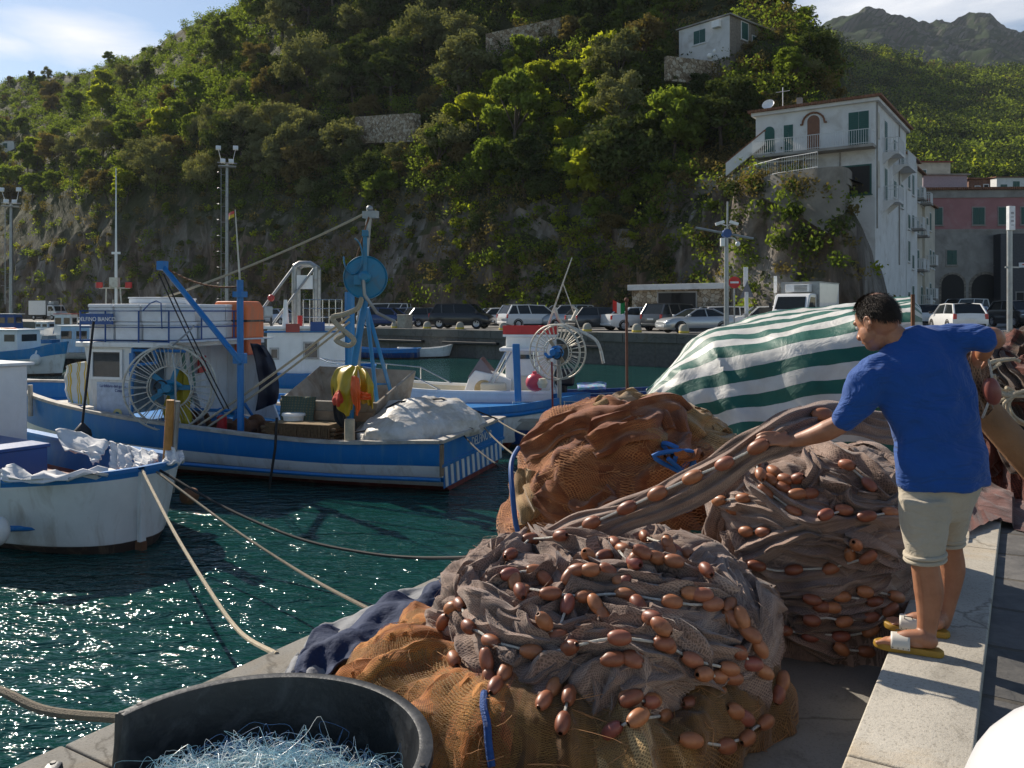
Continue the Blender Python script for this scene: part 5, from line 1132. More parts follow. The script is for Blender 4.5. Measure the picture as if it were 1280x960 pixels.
def on_land(px,m,along=False):
    """point at photo column px, m metres behind the far quay edge, on the ground"""
    A=(px-640)/F; q=Q0+NQ*m; k=(q.x-A*q.y)/(A*DQ.y-DQ.x); p=q+DQ*k; p.z=zland(p)+.004; return p
def car_at(kind,col,px,m,deg,label,group='cars parked on the far quay',z=None):
    K=KINDS_[kind]; p=on_land(px,m); rz=R(deg); c=p-Vector((math.cos(rz),math.sin(rz),0))*K['L']/2
    return make_car(kind,col,c,rz,label,group)
qd=math.degrees(QUAY_RZ)               # ~140 deg along the quay to the left
car_at('hatch','blue',484,3.0,-14,'dark blue hatchback parked nearest the quay edge, left of the concrete bin')
car_at('estate','pale',503,8.2,172,'pale blue-grey estate car parked behind the dark blue hatchback')
car_at('van','white',480,13.5,176,'white van whose roof shows above the pale estate car')
car_at('hatch','grey',536,7.2,30,'dark hatchback with a red tail light just left of the black off-roader')
car_at('suv','black',578,3.3,-16,'black off-roader with silver wheels at the quay edge between two bollards')
car_at('estate','silver',548,12.2,20,'silver estate car seen over the dark hatchback left of the off-roader')
car_at('estate','silver',590,15.5,150,'silver car in the back row above the black off-roader roof')
car_at('hatch','white',618,8.6,205,'white hatchback parked between the black off-roader and the white people carrier')
car_at('mpv','white',662,7.2,28,'white people carrier seen from behind its red tail light above the red crates')
car_at('estate','white',640,16.5,170,'white estate in the back row behind the white people carrier')
car_at('mpv','silver',708,9.5,205,'white-silver car behind the aerial of the net boat, left of the grey hatchback')
car_at('hatch','grey',748,5.2,24,'dark grey hatchback with silver wheels left of the small flag')
car_at('estate','silver',705,16.5,172,'silver car roof in the back row above the dark grey hatchback')
car_at('saloon','white',796,6.2,22,'white saloon with a long red tail light right behind the small flag')
car_at('mpv','grey',843,6.6,40,'dark people carrier with red tail lamp behind the silver coupe')
car_at('coupe','silver',868,2.6,196,'small silver coupe parked at the quay edge just left of the striped cover')
car_at('estate','white',893,9.5,190,'white and blue car parked beside the camera pole')
car_at('estate','blue',885,13.5,176,'dark blue estate car in front of the stone hut')
car_at('estate','white',958,9.0,178,'white car with dark windows left of the white box lorry')
car_at('saloon','pale',345,5,150,'pale car glimpsed between the gantry boat and the orange case')
car_at('hatch','silver',117,17,-20,'silver hatchback far left behind the aerial mast')
car_at('saloon','white',127,11,-30,'white saloon far left, nearest the boats below the cliff')
car_at('hatch','black',90,18,-24,'black car far left just right of the white lorry')
car_at('estate','silver',300,14,150,'grey car roof seen between the boxes and the orange case')
car_at('estate','white',262,15,150,'white car roof seen over the polystyrene boxes')
# piazza on the right: free placement
def car_xy(kind,col,px,py,Y,deg,label,group='cars parked on the piazza'):
    p=P(px,py,Y); p.z=zland(p)+.004; rz=R(deg); K=KINDS_[kind]
    return make_car(kind,col,p-Vector((math.cos(rz),math.sin(rz),0))*K['L']/2,rz,label,group)
car_xy('hatch','white',1163,400,52,62,'white hatchback with a red tail light just right of the head of the man')
car_xy('hatch','white',1196,402,43,80,'white car with a dark rear window just above the raised arm of the man')
car_xy('saloon','white',1178,388,68,20,'white saloon with twin red lamps in front of the white van')
car_xy('estate','grey',1152,388,66,20,'dark car half hidden by the striped cover on the piazza')
car_xy('van','white',1203,390,78,200,'white windowed van parked in front of the stone arches')
car_xy('hatch','black',1274,400,46,-95,'black small car facing the camera at the right edge by the sign pole')
# lorries
def lorry(px,m,deg,label,open_front=True):
    p=on_land(px,m); rz=R(deg); e=empty('box_lorry',p-Vector((math.cos(rz),math.sin(rz),0))*3,rz,label,'lorry')
    mb=MB(); mb.box((1.75,0,1.75),(3.5,2.1,2.05)); mb.build('box_body',CP['white'],e,bevel=.04)
    mb=MB(); mb.box((1.75,0,2.79),(3.54,2.14,.06)); mb.box((3.5,0,1.75),(.04,2.14,2.05)); mb.build('box_trim',B_grey,e)
    mb=MB(); mb.prism([(3.6,.55),(5.5,.55),(5.55,1.05),(5.2,1.25),(4.75,2.05),(4.5,2.15),(3.6,2.15)],-.95,.95); mb.build('cab',CP['white'],e,bevel=.07)
    mb=MB(); nx,nz=.87,.49; mb.add([(5.195,-.82,1.30),(5.195,.82,1.30),(4.80,.76,1.98),(4.80,-.76,1.98)],[(0,1,2,3)]); mb.build('windscreen',V_glass,e)
    for s in(-1,1):
        mb=MB(); mb.prism([(3.85,1.3),(4.95,1.3),(4.6,1.95),(3.85,1.95)],s*.945,s*.962); mb.build('side_window',V_glass,e)
        mb=MB(); mb.ball((5.5,s*.72,.85),(.06,.16,.11),10); mb.build('headlight',V_lamp,e,smooth=True)
        mb=MB(); mb.box((4.95,s*1.12,1.5),(.08,.16,.3)); mb.build('mirror',V_trim,e)
        for x in(.9,4.6):
            w=empty('wheel'); w.parent=e; w.location=(x,s*.86,.37); Mx=Matrix.Rotation(R(90)*s*-1,3,'X')
            mb=MB(); mb.lathe([(.2,.11),(.34,.11),(.37,.07),(.37,-.08),(.2,-.1)],20,M=Mx); mb.build('tyre',V_tyre,w,smooth='auto'); mb=MB(); mb.lathe([(0,.08),(.1,.1),(.2,.08),(.22,.1)],16,M=Mx); mb.build('rim',V_rim,w,smooth='auto')
    mb=MB(); mb.box((2.5,0,.55),(5.6,.9,.2)); mb.box((5.52,0,.5),(.12,1.85,.22)); mb.build('chassis',V_trim,e)
    mb=MB(); mb.box((3.75,0,2.45),(.5,1.3,.42)); mb.build('fridge_unit',B_white2,e,bevel=.03); mb=MB()
    for i in range(5): mb.box((4.008,.2,2.30+i*.07),(.012,.7,.03))
    mb.build('fridge_grille',V_trim,e)
    return e
lorry(62,12,-22,'white box lorry parked at the far left below the rock face')
lorry(1004,7.5,232,'white refrigerated box lorry behind the striped cover, facing the camera')
# scooter
p=P(1231,388,62); p.z=zland(p); e=empty('motor_scooter',p,R(60),'pale blue motor scooter parked beside the stone arch','scooter')
for x in(-.6,.6):
    mb=MB(); mb.lathe([(.1,.05),(.22,.05),(.24,0),(.22,-.05),(.1,-.05),(.1,.05)],16,M=Matrix.Rotation(R(90),3,'X'),c=(x,0,.24)); mb.build('wheel',V_tyre,e,smooth='auto')
mb=MB(); mb.prism([(-.85,.4),(-.8,.72),(-.1,.74),(0,.35),(.35,.32),(.5,1.0),(.58,1.0),(.62,.4),(.3,.22),(-.2,.22)],-.17,.17); mb.build('body',CP['pale'],e,bevel=.05)
mb=MB(); mb.box((-.45,0,.78),(.7,.28,.1)); mb.build('saddle',V_trim,e,bevel=.04); mb=MB(); mb.tube([(.5,-.33,1.08),(.54,0,1.04),(.5,.33,1.08)],.02,6); mb.build('handlebar',V_trim,e)
# ================================================================== street furniture
M_stone=pm('pale bollard stone',(.34,.31,.25),.85,var=.25,bmp=.4,bsc=25); M_yel=pm('yellow paint band',(.58,.43,.06),.7,var=.25)
for px in(494,534,575,629,734,796,855):
    o=empty('bollard',on_land(px,.45),QUAY_RZ,'round-topped pale stone bollard with a yellow band on the quay edge','bollard','bollards along the quay edge')
    mb=MB(); mb.lathe([(0,.52),(.12,.50),(.21,.42),(.26,.28),(.265,.16)],16); mb.lathe([(.265,.04),(.28,0)],16); mb.build('post',M_stone,o,smooth=True)
    mb=MB(); mb.lathe([(.265,.16),(.272,.15),(.272,.05),(.265,.04)],16); mb.build('band',M_yel,o,smooth=True)
p=on_land(506,.7); o=empty('service_cabinet',p,QUAY_RZ,'square concrete service cabinet with a yellow warning plate on the quay edge','cabinet')
mb=MB(); mb.box((0,0,.44),(.8,.7,.88)); mb.box((0,0,.92),(.86,.76,.09)); mb.build('body',M_stone,o,bevel=.03); mb=MB(); mb.box((.08,-.362,.55),(.36,.02,.4)); mb.build('warning_plate',M_yel,o)
def lamp_tower(px,pyt,pyb,Y,lab):
    b=P(px,pyb,Y); b.z=min(b.z,zland(b)); H=P(px,pyt,Y).z-b.z; e=empty('floodlight_tower',b,R(20),lab,'lamp post')
    mb=MB(); mb.tube([(0,0,0),(0,0,H)],[.22,.14],10); mb.build('pole',B_grey,e,smooth=True)
    mb=MB()
    for s in(-.18,.18): mb.tube([(-.55+s*.0,s,2),(-.55,s,H-.3)],.025,5)
    for i in range(int(H/.45)): mb.tube([(-.55,-.18,2+i*.42),(-.55,.18,2+i*.42)],.018,5)
    for i in range(int(H/1.6)): mb.tube([(-.1,0,2.2+i*1.5),(-.55,0,2.2+i*1.5)],.02,5); mb.tube([(-.55+.38*math.cos(t*.5+1.6),.38*math.sin(t*.5+1.6),2.4+i*1.5) for t in range(7)],.012,4)
    mb.build('ladder',B_grey,e)
    mb=MB(); mb.box((0,0,H-.25),(1.6,1.0,.08)); mb.tube([(-.9,0,H+.1),(.9,0,H+.1)],.06,6); mb.build('platform',B_grey,e)
    for x,z in((-.8,1.3),(.75,1.4),(-.4,.1),(.35,.1)):
        mb=MB(); mb.box((x,-.35,H+z+.12),(.46,.2,.40),Matrix.Rotation(R(-25),3,'X')); mb.tube([(x*.6,0,H),(x,-.3,H+z)],.03,5); mb.build('floodlight',B_white2,e,bevel=.02)
lamp_tower(284,205,392,80,'tall floodlight tower with a ladder behind the blue boat below the cliff')
lamp_tower(14,255,398,88,'floodlight tower at the far left edge of the harbour')
p=on_land(908,1.0); H=(395-252)/F*p.y; e=empty('camera_pole',p,0,'white camera pole with a slanting cross bar and a blue box, beside the no-entry sign','pole'); k=p.y/F; ztop=P(908,252,p.y).z-p.z
zz=lambda py: P(908,py,p.y).z-p.z
mb=MB(); mb.tube([(0,0,0),(.0,0,zz(285))],[.13,.10],10); mb.tube([(.05,0,zz(290)),(.06,0,zz(252))],.045,8); mb.build('pole',B_grey,e,smooth=True)
mb=MB(); mb.tube([(-1.5,.3,zz(284)),(1.3,-.3,zz(299))],.06,8); mb.build('cross_bar',B_grey,e,smooth=True); mb=MB(); mb.lathe([(0,-.2),(.22,-.2),(.22,.2),(0,.2)],16,c=(0,-.02,zz(292)),M=Matrix.Rotation(R(90),3,'X')); mb.build('blue_box',B_blue2,e,smooth='auto')
for s in(-1,1): mb=MB(); mb.box((s*.36,-.1,zz(279)),(.46,.16,.15),Matrix.Rotation(R(-18)*s*-1,3,'Y')); mb.tube([(0,0,zz(282)),(s*.3,-.05,zz(280))],.03,6); mb.build('camera_housing',B_white2,e,bevel=.02)
mb=MB(); mb.box((-.22,-.1,zz(303)),(.22,.2,.42)); mb.build('junction_box',B_white2,e,bevel=.02); mb=MB(); mb.tube([(.1,0,zz(297)),(.4,-.05,zz(298)),(.55,-.05,zz(304))],.03,6); mb.ball((.57,-.05,zz(305)),.13); mb.build('dome_camera',B_white2,e,smooth=True)
S_red=pm('sign red',(.55,.015,.015),.4); S_white=pm('sign white',(.75,.75,.75),.4)
p=on_land(918,3.2); e=empty('traffic_sign',p,R(-8),'round red no-entry sign on a grey pole','road sign'); h=P(918,353,p.y).z-p.z; M9=Matrix.Rotation(R(90),3,'X')
mb=MB(); mb.tube([(0,.03,0),(0,.03,h+.3)],.04,8); mb.build('pole',B_grey,e,smooth=True); mb=MB(); mb.lathe([(0,.012),(.32,.012),(.32,-.012),(0,-.012)],28,M=M9,c=(0,-.02,h)); mb.build('disc',S_red,e); mb=MB(); mb.box((0,-.038,h),(.44,.01,.10)); mb.build('white_bar',S_white,e)
def panel_sign(px,pt,pb,w,Y,lab,blue=False,base=None):
    b=P(px,400,Y); b.z=zland(b); zt=P(px,pt,Y).z-b.z; zb=P(px,pb,Y).z-b.z; e=empty('panel_sign',b,R(12),lab,'sign'); mb=MB(); mb.tube([(0,.04,0),(0,.04,zt-.02)],.045,8); mb.build('pole',B_grey,e,smooth=True)
    mb=MB(); mb.box((0,-.02,(zt+zb)/2),(w,.03,zt-zb)); mb.build('panel',S_white,e,bevel=.005); return e,zt,zb
panel_sign(932,334,358,.26,on_land(932,5).y,'tall narrow white sign panel behind the no-entry sign'); e,zt,zb=panel_sign(933,365,392,.20,on_land(933,4).y,'narrow pole sign with small white panels right of the no-entry sign'); panel_sign(969,345,366,.2,on_land(969,9).y,'thin white sign panel left of the refrigerated lorry')
p=on_land(934,4.4); e=empty('triangle_sign',p,R(-60),'dark back of a triangular road sign turned away near the camera pole','road sign'); zc=P(934,362,p.y).z-p.z
mb=MB(); mb.tube([(0,.03,0),(0,.03,zc+.5)],.04,8); mb.build('pole',B_grey,e); mb=MB(); mb.prism([(-.5,zc-.42),(.5,zc-.42),(0,zc+.46)],-.02,0); mb.build('plate',pm('dark blue sign back',(.015,.03,.06),.5),e)
b=P(1262,450,27); b.z=zland(b); e=empty('sign_pole',b,R(10),'tall grey pole with a small white sign panel near the right edge','sign'); zt=P(1262,258,27).z-b.z; zb=P(1262,288,27).z-b.z
mb=MB(); mb.tube([(0,0,0),(0,0,zb+.1)],.085,10); mb.build('pole',B_grey,e,smooth=True); mb=MB(); mb.box((.0,-.05,(zt+zb)/2),(.22,.14,zt-zb),Matrix.Rotation(R(0),3,'Y')); mb.build('panel',S_white,e,bevel=.01); mb=MB(); 
for i in range(4): mb.box((.0,-.124,zb+.16+i*.13),(.10,.006,.06 if i%2 else .03))
mb.build('panel_mark',pm('grey sign print',(.35,.35,.36),.6),e); mb=MB(); mb.box((.09,0,P(1262,334,27).z-b.z),(.5,.04,.05)); mb.build('bracket',B_grey,e)
# ================================================================== buildings
W_white=pm('weathered white plaster',(.62,.62,.61),.85,var=.10,scale=.9,dirt=(.34,.31,.27),dirt_amt=.55,dsc=.8,bmp=.25,bsc=6); W_cream=pm('cream plaster',(.50,.46,.38),.9,var=.15,scale=.8,dirt=(.28,.25,.2),dirt_amt=.6,dsc=.7)
W_pink=pm('faded pink plaster',(.36,.175,.175),.9,var=.14,scale=.6,dirt=(.42,.30,.29),dirt_amt=.6,dsc=.5); W_grey=pm('old grey plaster',(.30,.285,.26),.92,var=.25,scale=.8,dirt=(.14,.125,.11),dirt_amt=.7,dsc=.6,bmp=.4,bsc=5)
W_shut=pm('green shutter',(.008,.075,.062),.5,var=.15); W_dark=pm('dark doorway',(.02,.019,.018),.8); W_door=pm('brown door',(.16,.065,.03),.5); W_stone=mat_slabs('pale stone blocks',(.27,.24,.20),.8,.32,.02)  # W_dark also paints the shade inside open doorways and archways as flat near-black
W_conc=pm('bare grey retaining wall',(.22,.20,.17),.95,var=.3,scale=.7,dirt=(.10,.09,.075),dirt_amt=.7,dsc=.6,bmp=.5,bsc=4); W_iron=pm('white iron railing',(.62,.63,.63),.5,var=.08)
def mat_rubble():
    m,nt,b,N,L=nodes('rubble stone wall'); tc=N.new('ShaderNodeTexCoord').outputs['Object']; v=N.new('ShaderNodeTexVoronoi'); v.inputs['Scale'].default_value=3.2; L.new(tc,v.inputs['Vector']); d=N.new('ShaderNodeTexVoronoi'); d.feature='DISTANCE_TO_EDGE'; d.inputs['Scale'].default_value=3.2; L.new(tc,d.inputs['Vector'])
    s=N.new('ShaderNodeSeparateColor'); L.new(v.outputs['Color'],s.inputs[0]); r=ramp(N,[(.1,(.20,.15,.10)),(.5,(.36,.29,.20)),(.9,(.46,.41,.33))]); L.new(s.outputs[0],r.inputs[0]); e=ramp(N,[(.02,(.42,.38,.32)),(.08,(1,1,1))]); L.new(d.outputs['Distance'],e.inputs[0]); L.new(mix(N,L,1.0,r.outputs[0],e.outputs[0],'MULTIPLY'),b.inputs['Base Color']); b.inputs['Roughness'].default_value=.9; bump(N,L,d.outputs['Distance'],.8,.12,b); return m
W_rubble=mat_rubble()
def mat_tiles():
    m,nt,b,N,L=nodes('terracotta roof tiles'); tc=N.new('ShaderNodeTexCoord').outputs['Object']; w=N.new('ShaderNodeTexWave'); w.inputs['Scale'].default_value=1.5; w.inputs['Distortion'].default_value=.6; L.new(tc,w.inputs[0]); n=noise_n(N,L,tc,1.5,7,.7)
    r=ramp(N,[(.3,(.13,.06,.035)),(.6,(.26,.12,.065)),(.8,(.32,.22,.15))]); L.new(n.outputs[0],r.inputs[0]); L.new(r.outputs[0],b.inputs['Base Color']); b.inputs['Roughness'].default_value=.9; bump(N,L,w.outputs[0],1,.08,b); return m
W_tile=mat_tiles()
class House:
    """box house; local x along the front, y inward, front at y=0"""
    def __init__(s,name,lab,org,ax,l,d,h,wall,cat='house',z0=0):
        s.l,s.d,s.h=l,d,h; rz=math.atan2(ax.y,ax.x); s.e=empty(name,org,rz,lab,cat)
        mb=MB(); mb.box((l/2,d/2,(h+z0)/2),(l,d,h-z0)); s.w=mb.build('wall',wall,s.e)
    def face(s,f,u,z):        # f: 'f' front (y=0), 'r' side at x=l , 'l' side at x=0
        return {'f':frame((u,0,z),(1,0,0),(0,-1,0)),'r':frame((s.l,u,z),(0,1,0),(1,0,0)),'l':frame((0,u,z),(0,-1,0),(-1,0,0))}[f]
    def win(s,f,u,z,w,h,m=None,arch=False,fm=None,name='window',off=0):
        M=s.face(f,u,z+h/2)@Matrix.Translation((0,0,off)); mb=MB(); fm=fm or W_white
        if arch:
            n=10; pts=[(-w/2,-h/2)]+[(w/2*math.cos(math.pi*(1-i/n))*1,h/2-w/2+w/2*math.sin(math.pi*i/n)) for i in range(n+1)]+[(w/2,-h/2)]
            big=[(x*1.18,(y if y<0 else y*1.0+w*.09)) for x,y in pts]; A=Matrix(((1,0,0,0),(0,0,1,0),(0,1,0,0),(0,0,0,1)))
            mb.prism(big,0.0,.03,M=A); o=mb.build(name,fm,s.e); o.matrix_local=M; mb=MB(); mb.prism(pts,.025,.05,M=A); mb.build('shutter',m or W_shut,o)  # in an open archway this sheet is only its inner shade, painted dark
        else:
            mb.box((0,0,.02),(w+.22,h+.22,.04)); mb.box((0,-h/2-.13,.06),(w+.34,.07,.14)); o=mb.build(name,fm,s.e); o.matrix_local=M
            mb=MB()
            if (m or W_shut) is W_shut:
                for q in(-1,1): mb.box((q*w*.252,0,.05),(w*.485,h,.03))
                k=int(h/.14)
                for q in(-1,1):
                    for i in range(k): mb.box((q*w*.252,-h/2+.1+(h-.16)*i/k,.07),(w*.40,.035,.02))
            else: mb.box((0,0,.045),(w,h,.02))
            mb.build('shutter' if (m or W_shut) is W_shut else 'pane',m or W_shut,o)  # in an open doorway a flat dark sheet paints the shade inside
        return o
    def roof(s,over=.35,th=.14,m=None,slope=0,h2=None):
        mb=MB(); z=s.h; mb.add([(-over,-over,z),(s.l+over,-over,z),(s.l+over,s.d+over,z+slope),(-over,s.d+over,z+slope),(-over,-over,z+th),(s.l+over,-over,z+th),(s.l+over,s.d+over,z+slope+th),(-over,s.d+over,z+slope+th)],[(0,1,2,3),(4,5,6,7),(0,1,5,4),(1,2,6,5),(2,3,7,6),(3,0,4,7)])
        return mb.build('roof',m or W_tile,s.e)
def railing(parent,pts,h,name='balcony_railing',sp=.14,mat=None):
    mb=MB()
    for a,b in zip(pts[:-1],pts[1:]):
        a=Vector(a);b=Vector(b); n=max(1,int((b-a).length/sp)); mb.tube([a+Vector((0,0,h)),b+Vector((0,0,h))],.025,5); mb.tube([a+Vector((0,0,.08)),b+Vector((0,0,.08))],.018,5)
        for i in range(n+1): q=a.lerp(b,i/n); mb.tube([q,q+Vector((0,0,h))],.014,4)
    return mb.build(name,mat or W_iron,parent)
# the white house on the rock.  front runs from its left end to the corner, then the side goes back
AX=Vector((.828,-.56,0)); SB=Vector((.56,.828,0)); CO=P(1094,250,54.0); CO.z=0; LF=7.75; left=CO-AX*LF; bz0=P(1094,285,54).z
H1=House('white_house','large white house with green shutters standing on the rock at the right',Vector((left.x,left.y,bz0)),AX,LF,11.5,P(1094,122,54).z-bz0,W_white,z0=-8)
z_=lambda py,px=1050:P(px,py,54.8).z-bz0
H1.roof(.45,.16,W_tile,.0); mb=MB(); mb.box((LF/2,5.75,H1.h-.12),(LF+.5,12.0,.22)); mb.build('cornice',W_white,H1.e)
mb=MB(); mb.add([(-.4,-.4,H1.h+.16),(LF+.4,-.4,H1.h+.16),(LF+.4,11.9,H1.h+.16),(-.4,11.9,H1.h+.16),(LF*.35,5.5,H1.h+.75),(LF*.65,5.5,H1.h+.75)],[(0,1,5,4),(1,2,5),(2,3,4,5),(3,0,4)]); mb.build('roof_tiles',W_tile,H1.e)
fz=z_(184); zt=z_(148)
H1.win('f',.95,fz+.25,.72,1.75,arch=True); H1.win('f',2.25,fz,.62,1.95); H1.win('f',3.9,fz,.80,2.4,W_door,True,name='door'); H1.win('f',6.75,fz+.1,1.25,2.15)
mb=MB(); mb.tube([(3.9-.85,-.06,fz+1.85)]+[(3.9+.72*math.cos(math.pi*(1-i/10)),-.06,fz+1.85+.72*math.sin(math.pi*i/10)) for i in range(11)]+[(3.9+.85,-.06,fz+1.85)],.07,6); mb.build('door_hood',W_tile,H1.e,smooth=True)
mb=MB(); mb.box((LF*.52,-.55,fz-.16),(LF*.98,1.1,.18)); mb.build('balcony_slab',W_grey,H1.e); railing(H1.e,[(.15,-1.05,fz-.06),(LF*.99,-1.05,fz-.06),(LF*.99,0,fz-.06)],.95)
H1.win('f',6.55,fz-3.05,1.75,1.75,W_dark,fm=W_shut); H1.win('f',2.0,fz-3.2,2.1,1.5,W_white,name='garage_panel'); H1.win('f',4.0,fz-3.35,.9,1.55,W_dark,True,fm=W_shut)
mb=MB(); mb.box((2.3,-.75,fz-.62),(3.8,1.1,.07),Matrix.Rotation(R(8),3,'X')); mb.build('awning',W_cream,H1.e)
for u,zq,w,h,ar,mt in((.9,fz+.55,.7,1.7,True,W_cream),(3.4,fz,.8,2.1,False,None),(6.8,fz+.6,.7,.8,False,None),(.9,fz-2.6,.7,1.7,True,W_cream),(3.4,fz-3.2,.8,2.1,False,None),(6.8,fz-2.6,.8,1.1,False,None),(9.6,fz-3.0,.8,1.6,False,None),(9.8,fz,.8,1.9,False,None)): H1.win('r',u,zq,w,h,mt,ar)
for u0,u1,zq in((2.5,4.6,fz-.1),(6.2,9.8,fz-.4),(2.6,4.4,fz-3.3)):
    mb=MB(); mb.box((LF+.5,(u0+u1)/2,zq-.08),(1.0,u1-u0,.16)); mb.prism([(LF,zq-.16),(LF+.7,zq-.16),(LF,zq-.8)],u0,u0+.18); mb.prism([(LF,zq-.16),(LF+.7,zq-.16),(LF,zq-.8)],u1-.18,u1); mb.build('side_balcony',W_white,H1.e); railing(H1.e,[(LF,u0,zq),(LF+.95,u0,zq),(LF+.95,u1,zq),(LF,u1,zq)],.95)
mb=MB(); mb.tube([(LF+.06,.35,0),(LF+.06,.35,H1.h-.2)],.05,6); mb.tube([(LF+.06,8.4,-2),(LF+.06,8.4,H1.h-.2)],.05,6); mb.tube([(5.6,-.06,fz-.3),(5.6,-.06,fz-4.2)],.045,6); mb.build('drain_pipe',W_grey,H1.e,smooth=True)
mb=MB(); mb.box((1.9,4.0,H1.h+.9),(.35,.35,1.5)); mb.build('chimney',W_grey,H1.e); mb=MB(); mb.tube([(.7,4,H1.h),(.7,4,H1.h+2.6)],.03,5); mb.tube([(.2,4,H1.h+2.3),(1.2,4,H1.h+2.3)],.02,5); mb.lathe([(0,0),(.3,.06),(.42,.16)],14,c=(.8,.3,H1.h+.5),M=Matrix.Rotation(R(60),3,'X')); mb.build('aerial',B_white2,H1.e)
# curved retaining wall and terrace railing in front
e=empty('retaining_wall',(0,0,0),0,'curved bare grey retaining wall carrying the terrace of the white house','wall')
rim=[(1062,214,53.2),(1054,212,51.4),(1030,210,51.6),(1000,209,52.9),(960,209,54.9),(925,210,58.5),(890,212,62.4),(862,213,64.6)]; tp=catmull([P(*q) for q in rim],6); mb=MB()
tz=tp[0].z; bk=Vector((.35,.42,0))
drop=lambda i:1.6+2.6*sst(40,8,-i+0) if False else 1.3+2.9*(1-sst(6,34,i))
g=[[p+Vector((-.12,-.14,-drop(i))),p+Vector((-.05,-.06,-drop(i)*.5)),Vector((p.x,p.y,tz-.02)),Vector((p.x,p.y,tz))+bk*.9,Vector((p.x,p.y,tz-1.0))+bk*.92] for i,p in enumerate(tp)]; mb.grid(g); mb.build('wall_face',W_conc,e,smooth='auto')
mb=MB(); ins=[Vector((p.x,p.y,tz-.62))+bk*.8 for p in tp]; bkp=[p+Vector((.64,.77,0))*6.5 for p in ins]; mb.grid([ins,bkp]); mb.build('terrace_floor',W_grey,e)
railing(e,[Vector((p.x,p.y,tz))+bk*.3 for p in tp[14::4]],1.0,'terrace_railing',.17)
mb=MB(); pts=[Vector((p.x,p.y,tz+.2))+bk*.55 for p in tp[34:40]]; mb.grid([[p,p+Vector((0,0,.5))] for p in pts]); mb.build('blue_banner',B_lblue,e)
s0=P(938,196,58.6); st=empty('stair_flight',s0,math.atan2(AX.y,AX.x),'outside stair with a red-brown edge rising left of the white house','stairs'); mb=MB()
for i in range(9): mb.box((.28*i-1.2,0,-.9+.2*i),(.30,1.2,.22)); 
mb.build('step',W_grey,st); mb=MB(); mb.prism([(-1.5,-1.3),(-1.5,-.4),(1.2,1.5),(1.2,.6)],-.75,-.6); mb.prism([(-1.5,-1.3),(-1.5,-.4),(1.2,1.5),(1.2,.6)],.6,.75); mb.build('parapet',W_white,st); mb=MB(); mb.prism([(-1.55,-.42),(-1.55,-.32),(1.25,1.62),(1.25,1.52)],-.78,-.57); mb.build('parapet_coping',W_tile,st)
# row of houses behind on the same side
def row_house(off,l,ztop,wall,lab,seed,back=0):
    o=CO+SB*(11.7+off)-AX*7.0; rnd=random.Random(seed); zb=1.0; h=ztop-zb; Hh=House('terraced_house',lab,Vector((o.x,o.y,zb)),AX,7.0-back,l-.06,h,wall,z0=-1.5); Hh.roof(.3,.12)
    z=h-2.5
    while z>1.0:
        u=1.0
        while u<l-.6:
            if rnd.random()<.85: Hh.win('r',u,z+rnd.uniform(-.3,.3),.75,1.5 if rnd.random()<.6 else 1.0)
            if rnd.random()<.45:
                mb=MB(); mb.box((Hh.l+.42,u,z-.15),(.84,1.5,.13)); mb.build('balcony_slab',W_grey,Hh.e); railing(Hh.e,[(Hh.l+.05,u-.7,z-.08),(Hh.l+.8,u-.7,z-.08),(Hh.l+.8,u+.7,z-.08),(Hh.l+.05,u+.7,z-.08)],.85)
            u+=1.9
        z-=2.9
    return Hh
row_house(0,5.2,P(1137,190,63).z,W_white,'tall white narrow house with balconies behind the big white house',3)
row_house(5.2,5.5,P(1152,212,70).z,W_cream,'cream house with green shutters in the row behind the white house',4,.4)
row_house(10.7,6.0,P(1160,258,76).z,W_cream,'lower cream house at the end of the row next to the pink building',5,.2)
# stone hut
a=on_land(790,14.2); b=on_land(912,14.2); ax=(b-a); ax.z=0; Lh=ax.length; h=House('stone_hut','low rubble stone hut with a white flat roof edge below the cliff',a,ax.normalized(),Lh,3.0,2.75,W_rubble,'hut')
mb=MB(); mb.box((Lh/2,1.4,2.93),(Lh+.3,3.6,.40)); mb.build('roof_slab',W_white,h.e,bevel=.02); h.win('f',Lh*.42,0,2.0,2.5,W_dark,fm=W_grey,name='doorway'); h.win('f',Lh*.55,0,1.9,2.5,W_dark,fm=W_grey,name='doorway')
mb=MB(); mb.box((Lh*.44,-.1,1.2),(.5,.02,.7)); mb.box((Lh*.55,-.1,1.0),(.32,.02,.32)); mb.build('notice',S_white,h.e)
# corrugated shed behind the cars on the left
a=on_land(470,17.5); b=on_land(509,17.5); ax=b-a; ax.z=0; h=House('metal_shed','grey corrugated metal shed behind the parked van',a,ax.normalized(),ax.length,4,3.4,pm('grey corrugated sheet',(.26,.26,.27),.6,var=.3,scale=2,dirt=(.2,.12,.08),dirt_amt=.5),'shed'); h.roof(.15,.1,pm('rusty roof sheet',(.22,.13,.09),.8,var=.4),.4)
# pink building with arches
Yp=88; a=P(1150,395,Yp); a.z=zland(a)-.3; ax=Vector((1,-.06,0)).normalized(); Lp=13.5; hz=lambda py:P(1200,py,Yp).z-a.z
h=House('pink_building','pink building with green shutters above grey stone arches at the right',a,ax,Lp,9,hz(238),W_pink,'building'); h.roof(.4,.25,W_tile,.4)
mb=MB(); mb.box((Lp/2,-.04,hz(288)/2),(Lp+.1,.1,hz(288))); mb.build('stone_base',W_grey,h.e); mb=MB(); mb.box((Lp/2,-.06,hz(243)),(Lp+.1,.14,.8)); mb.box((Lp/2,-.03,hz(288)),(Lp+.1,.2,.18)); mb.build('string_course',W_grey,h.e)
for px in(1170,1221,1252,1279): h.win('f',(px-1150)*Yp/F,hz(281),1.15,1.75,fm=W_grey)
for px in(1188,1246): h.win('f',(px-1150)*Yp/F,hz(331),1.0,1.5,fm=W_grey,off=.092)
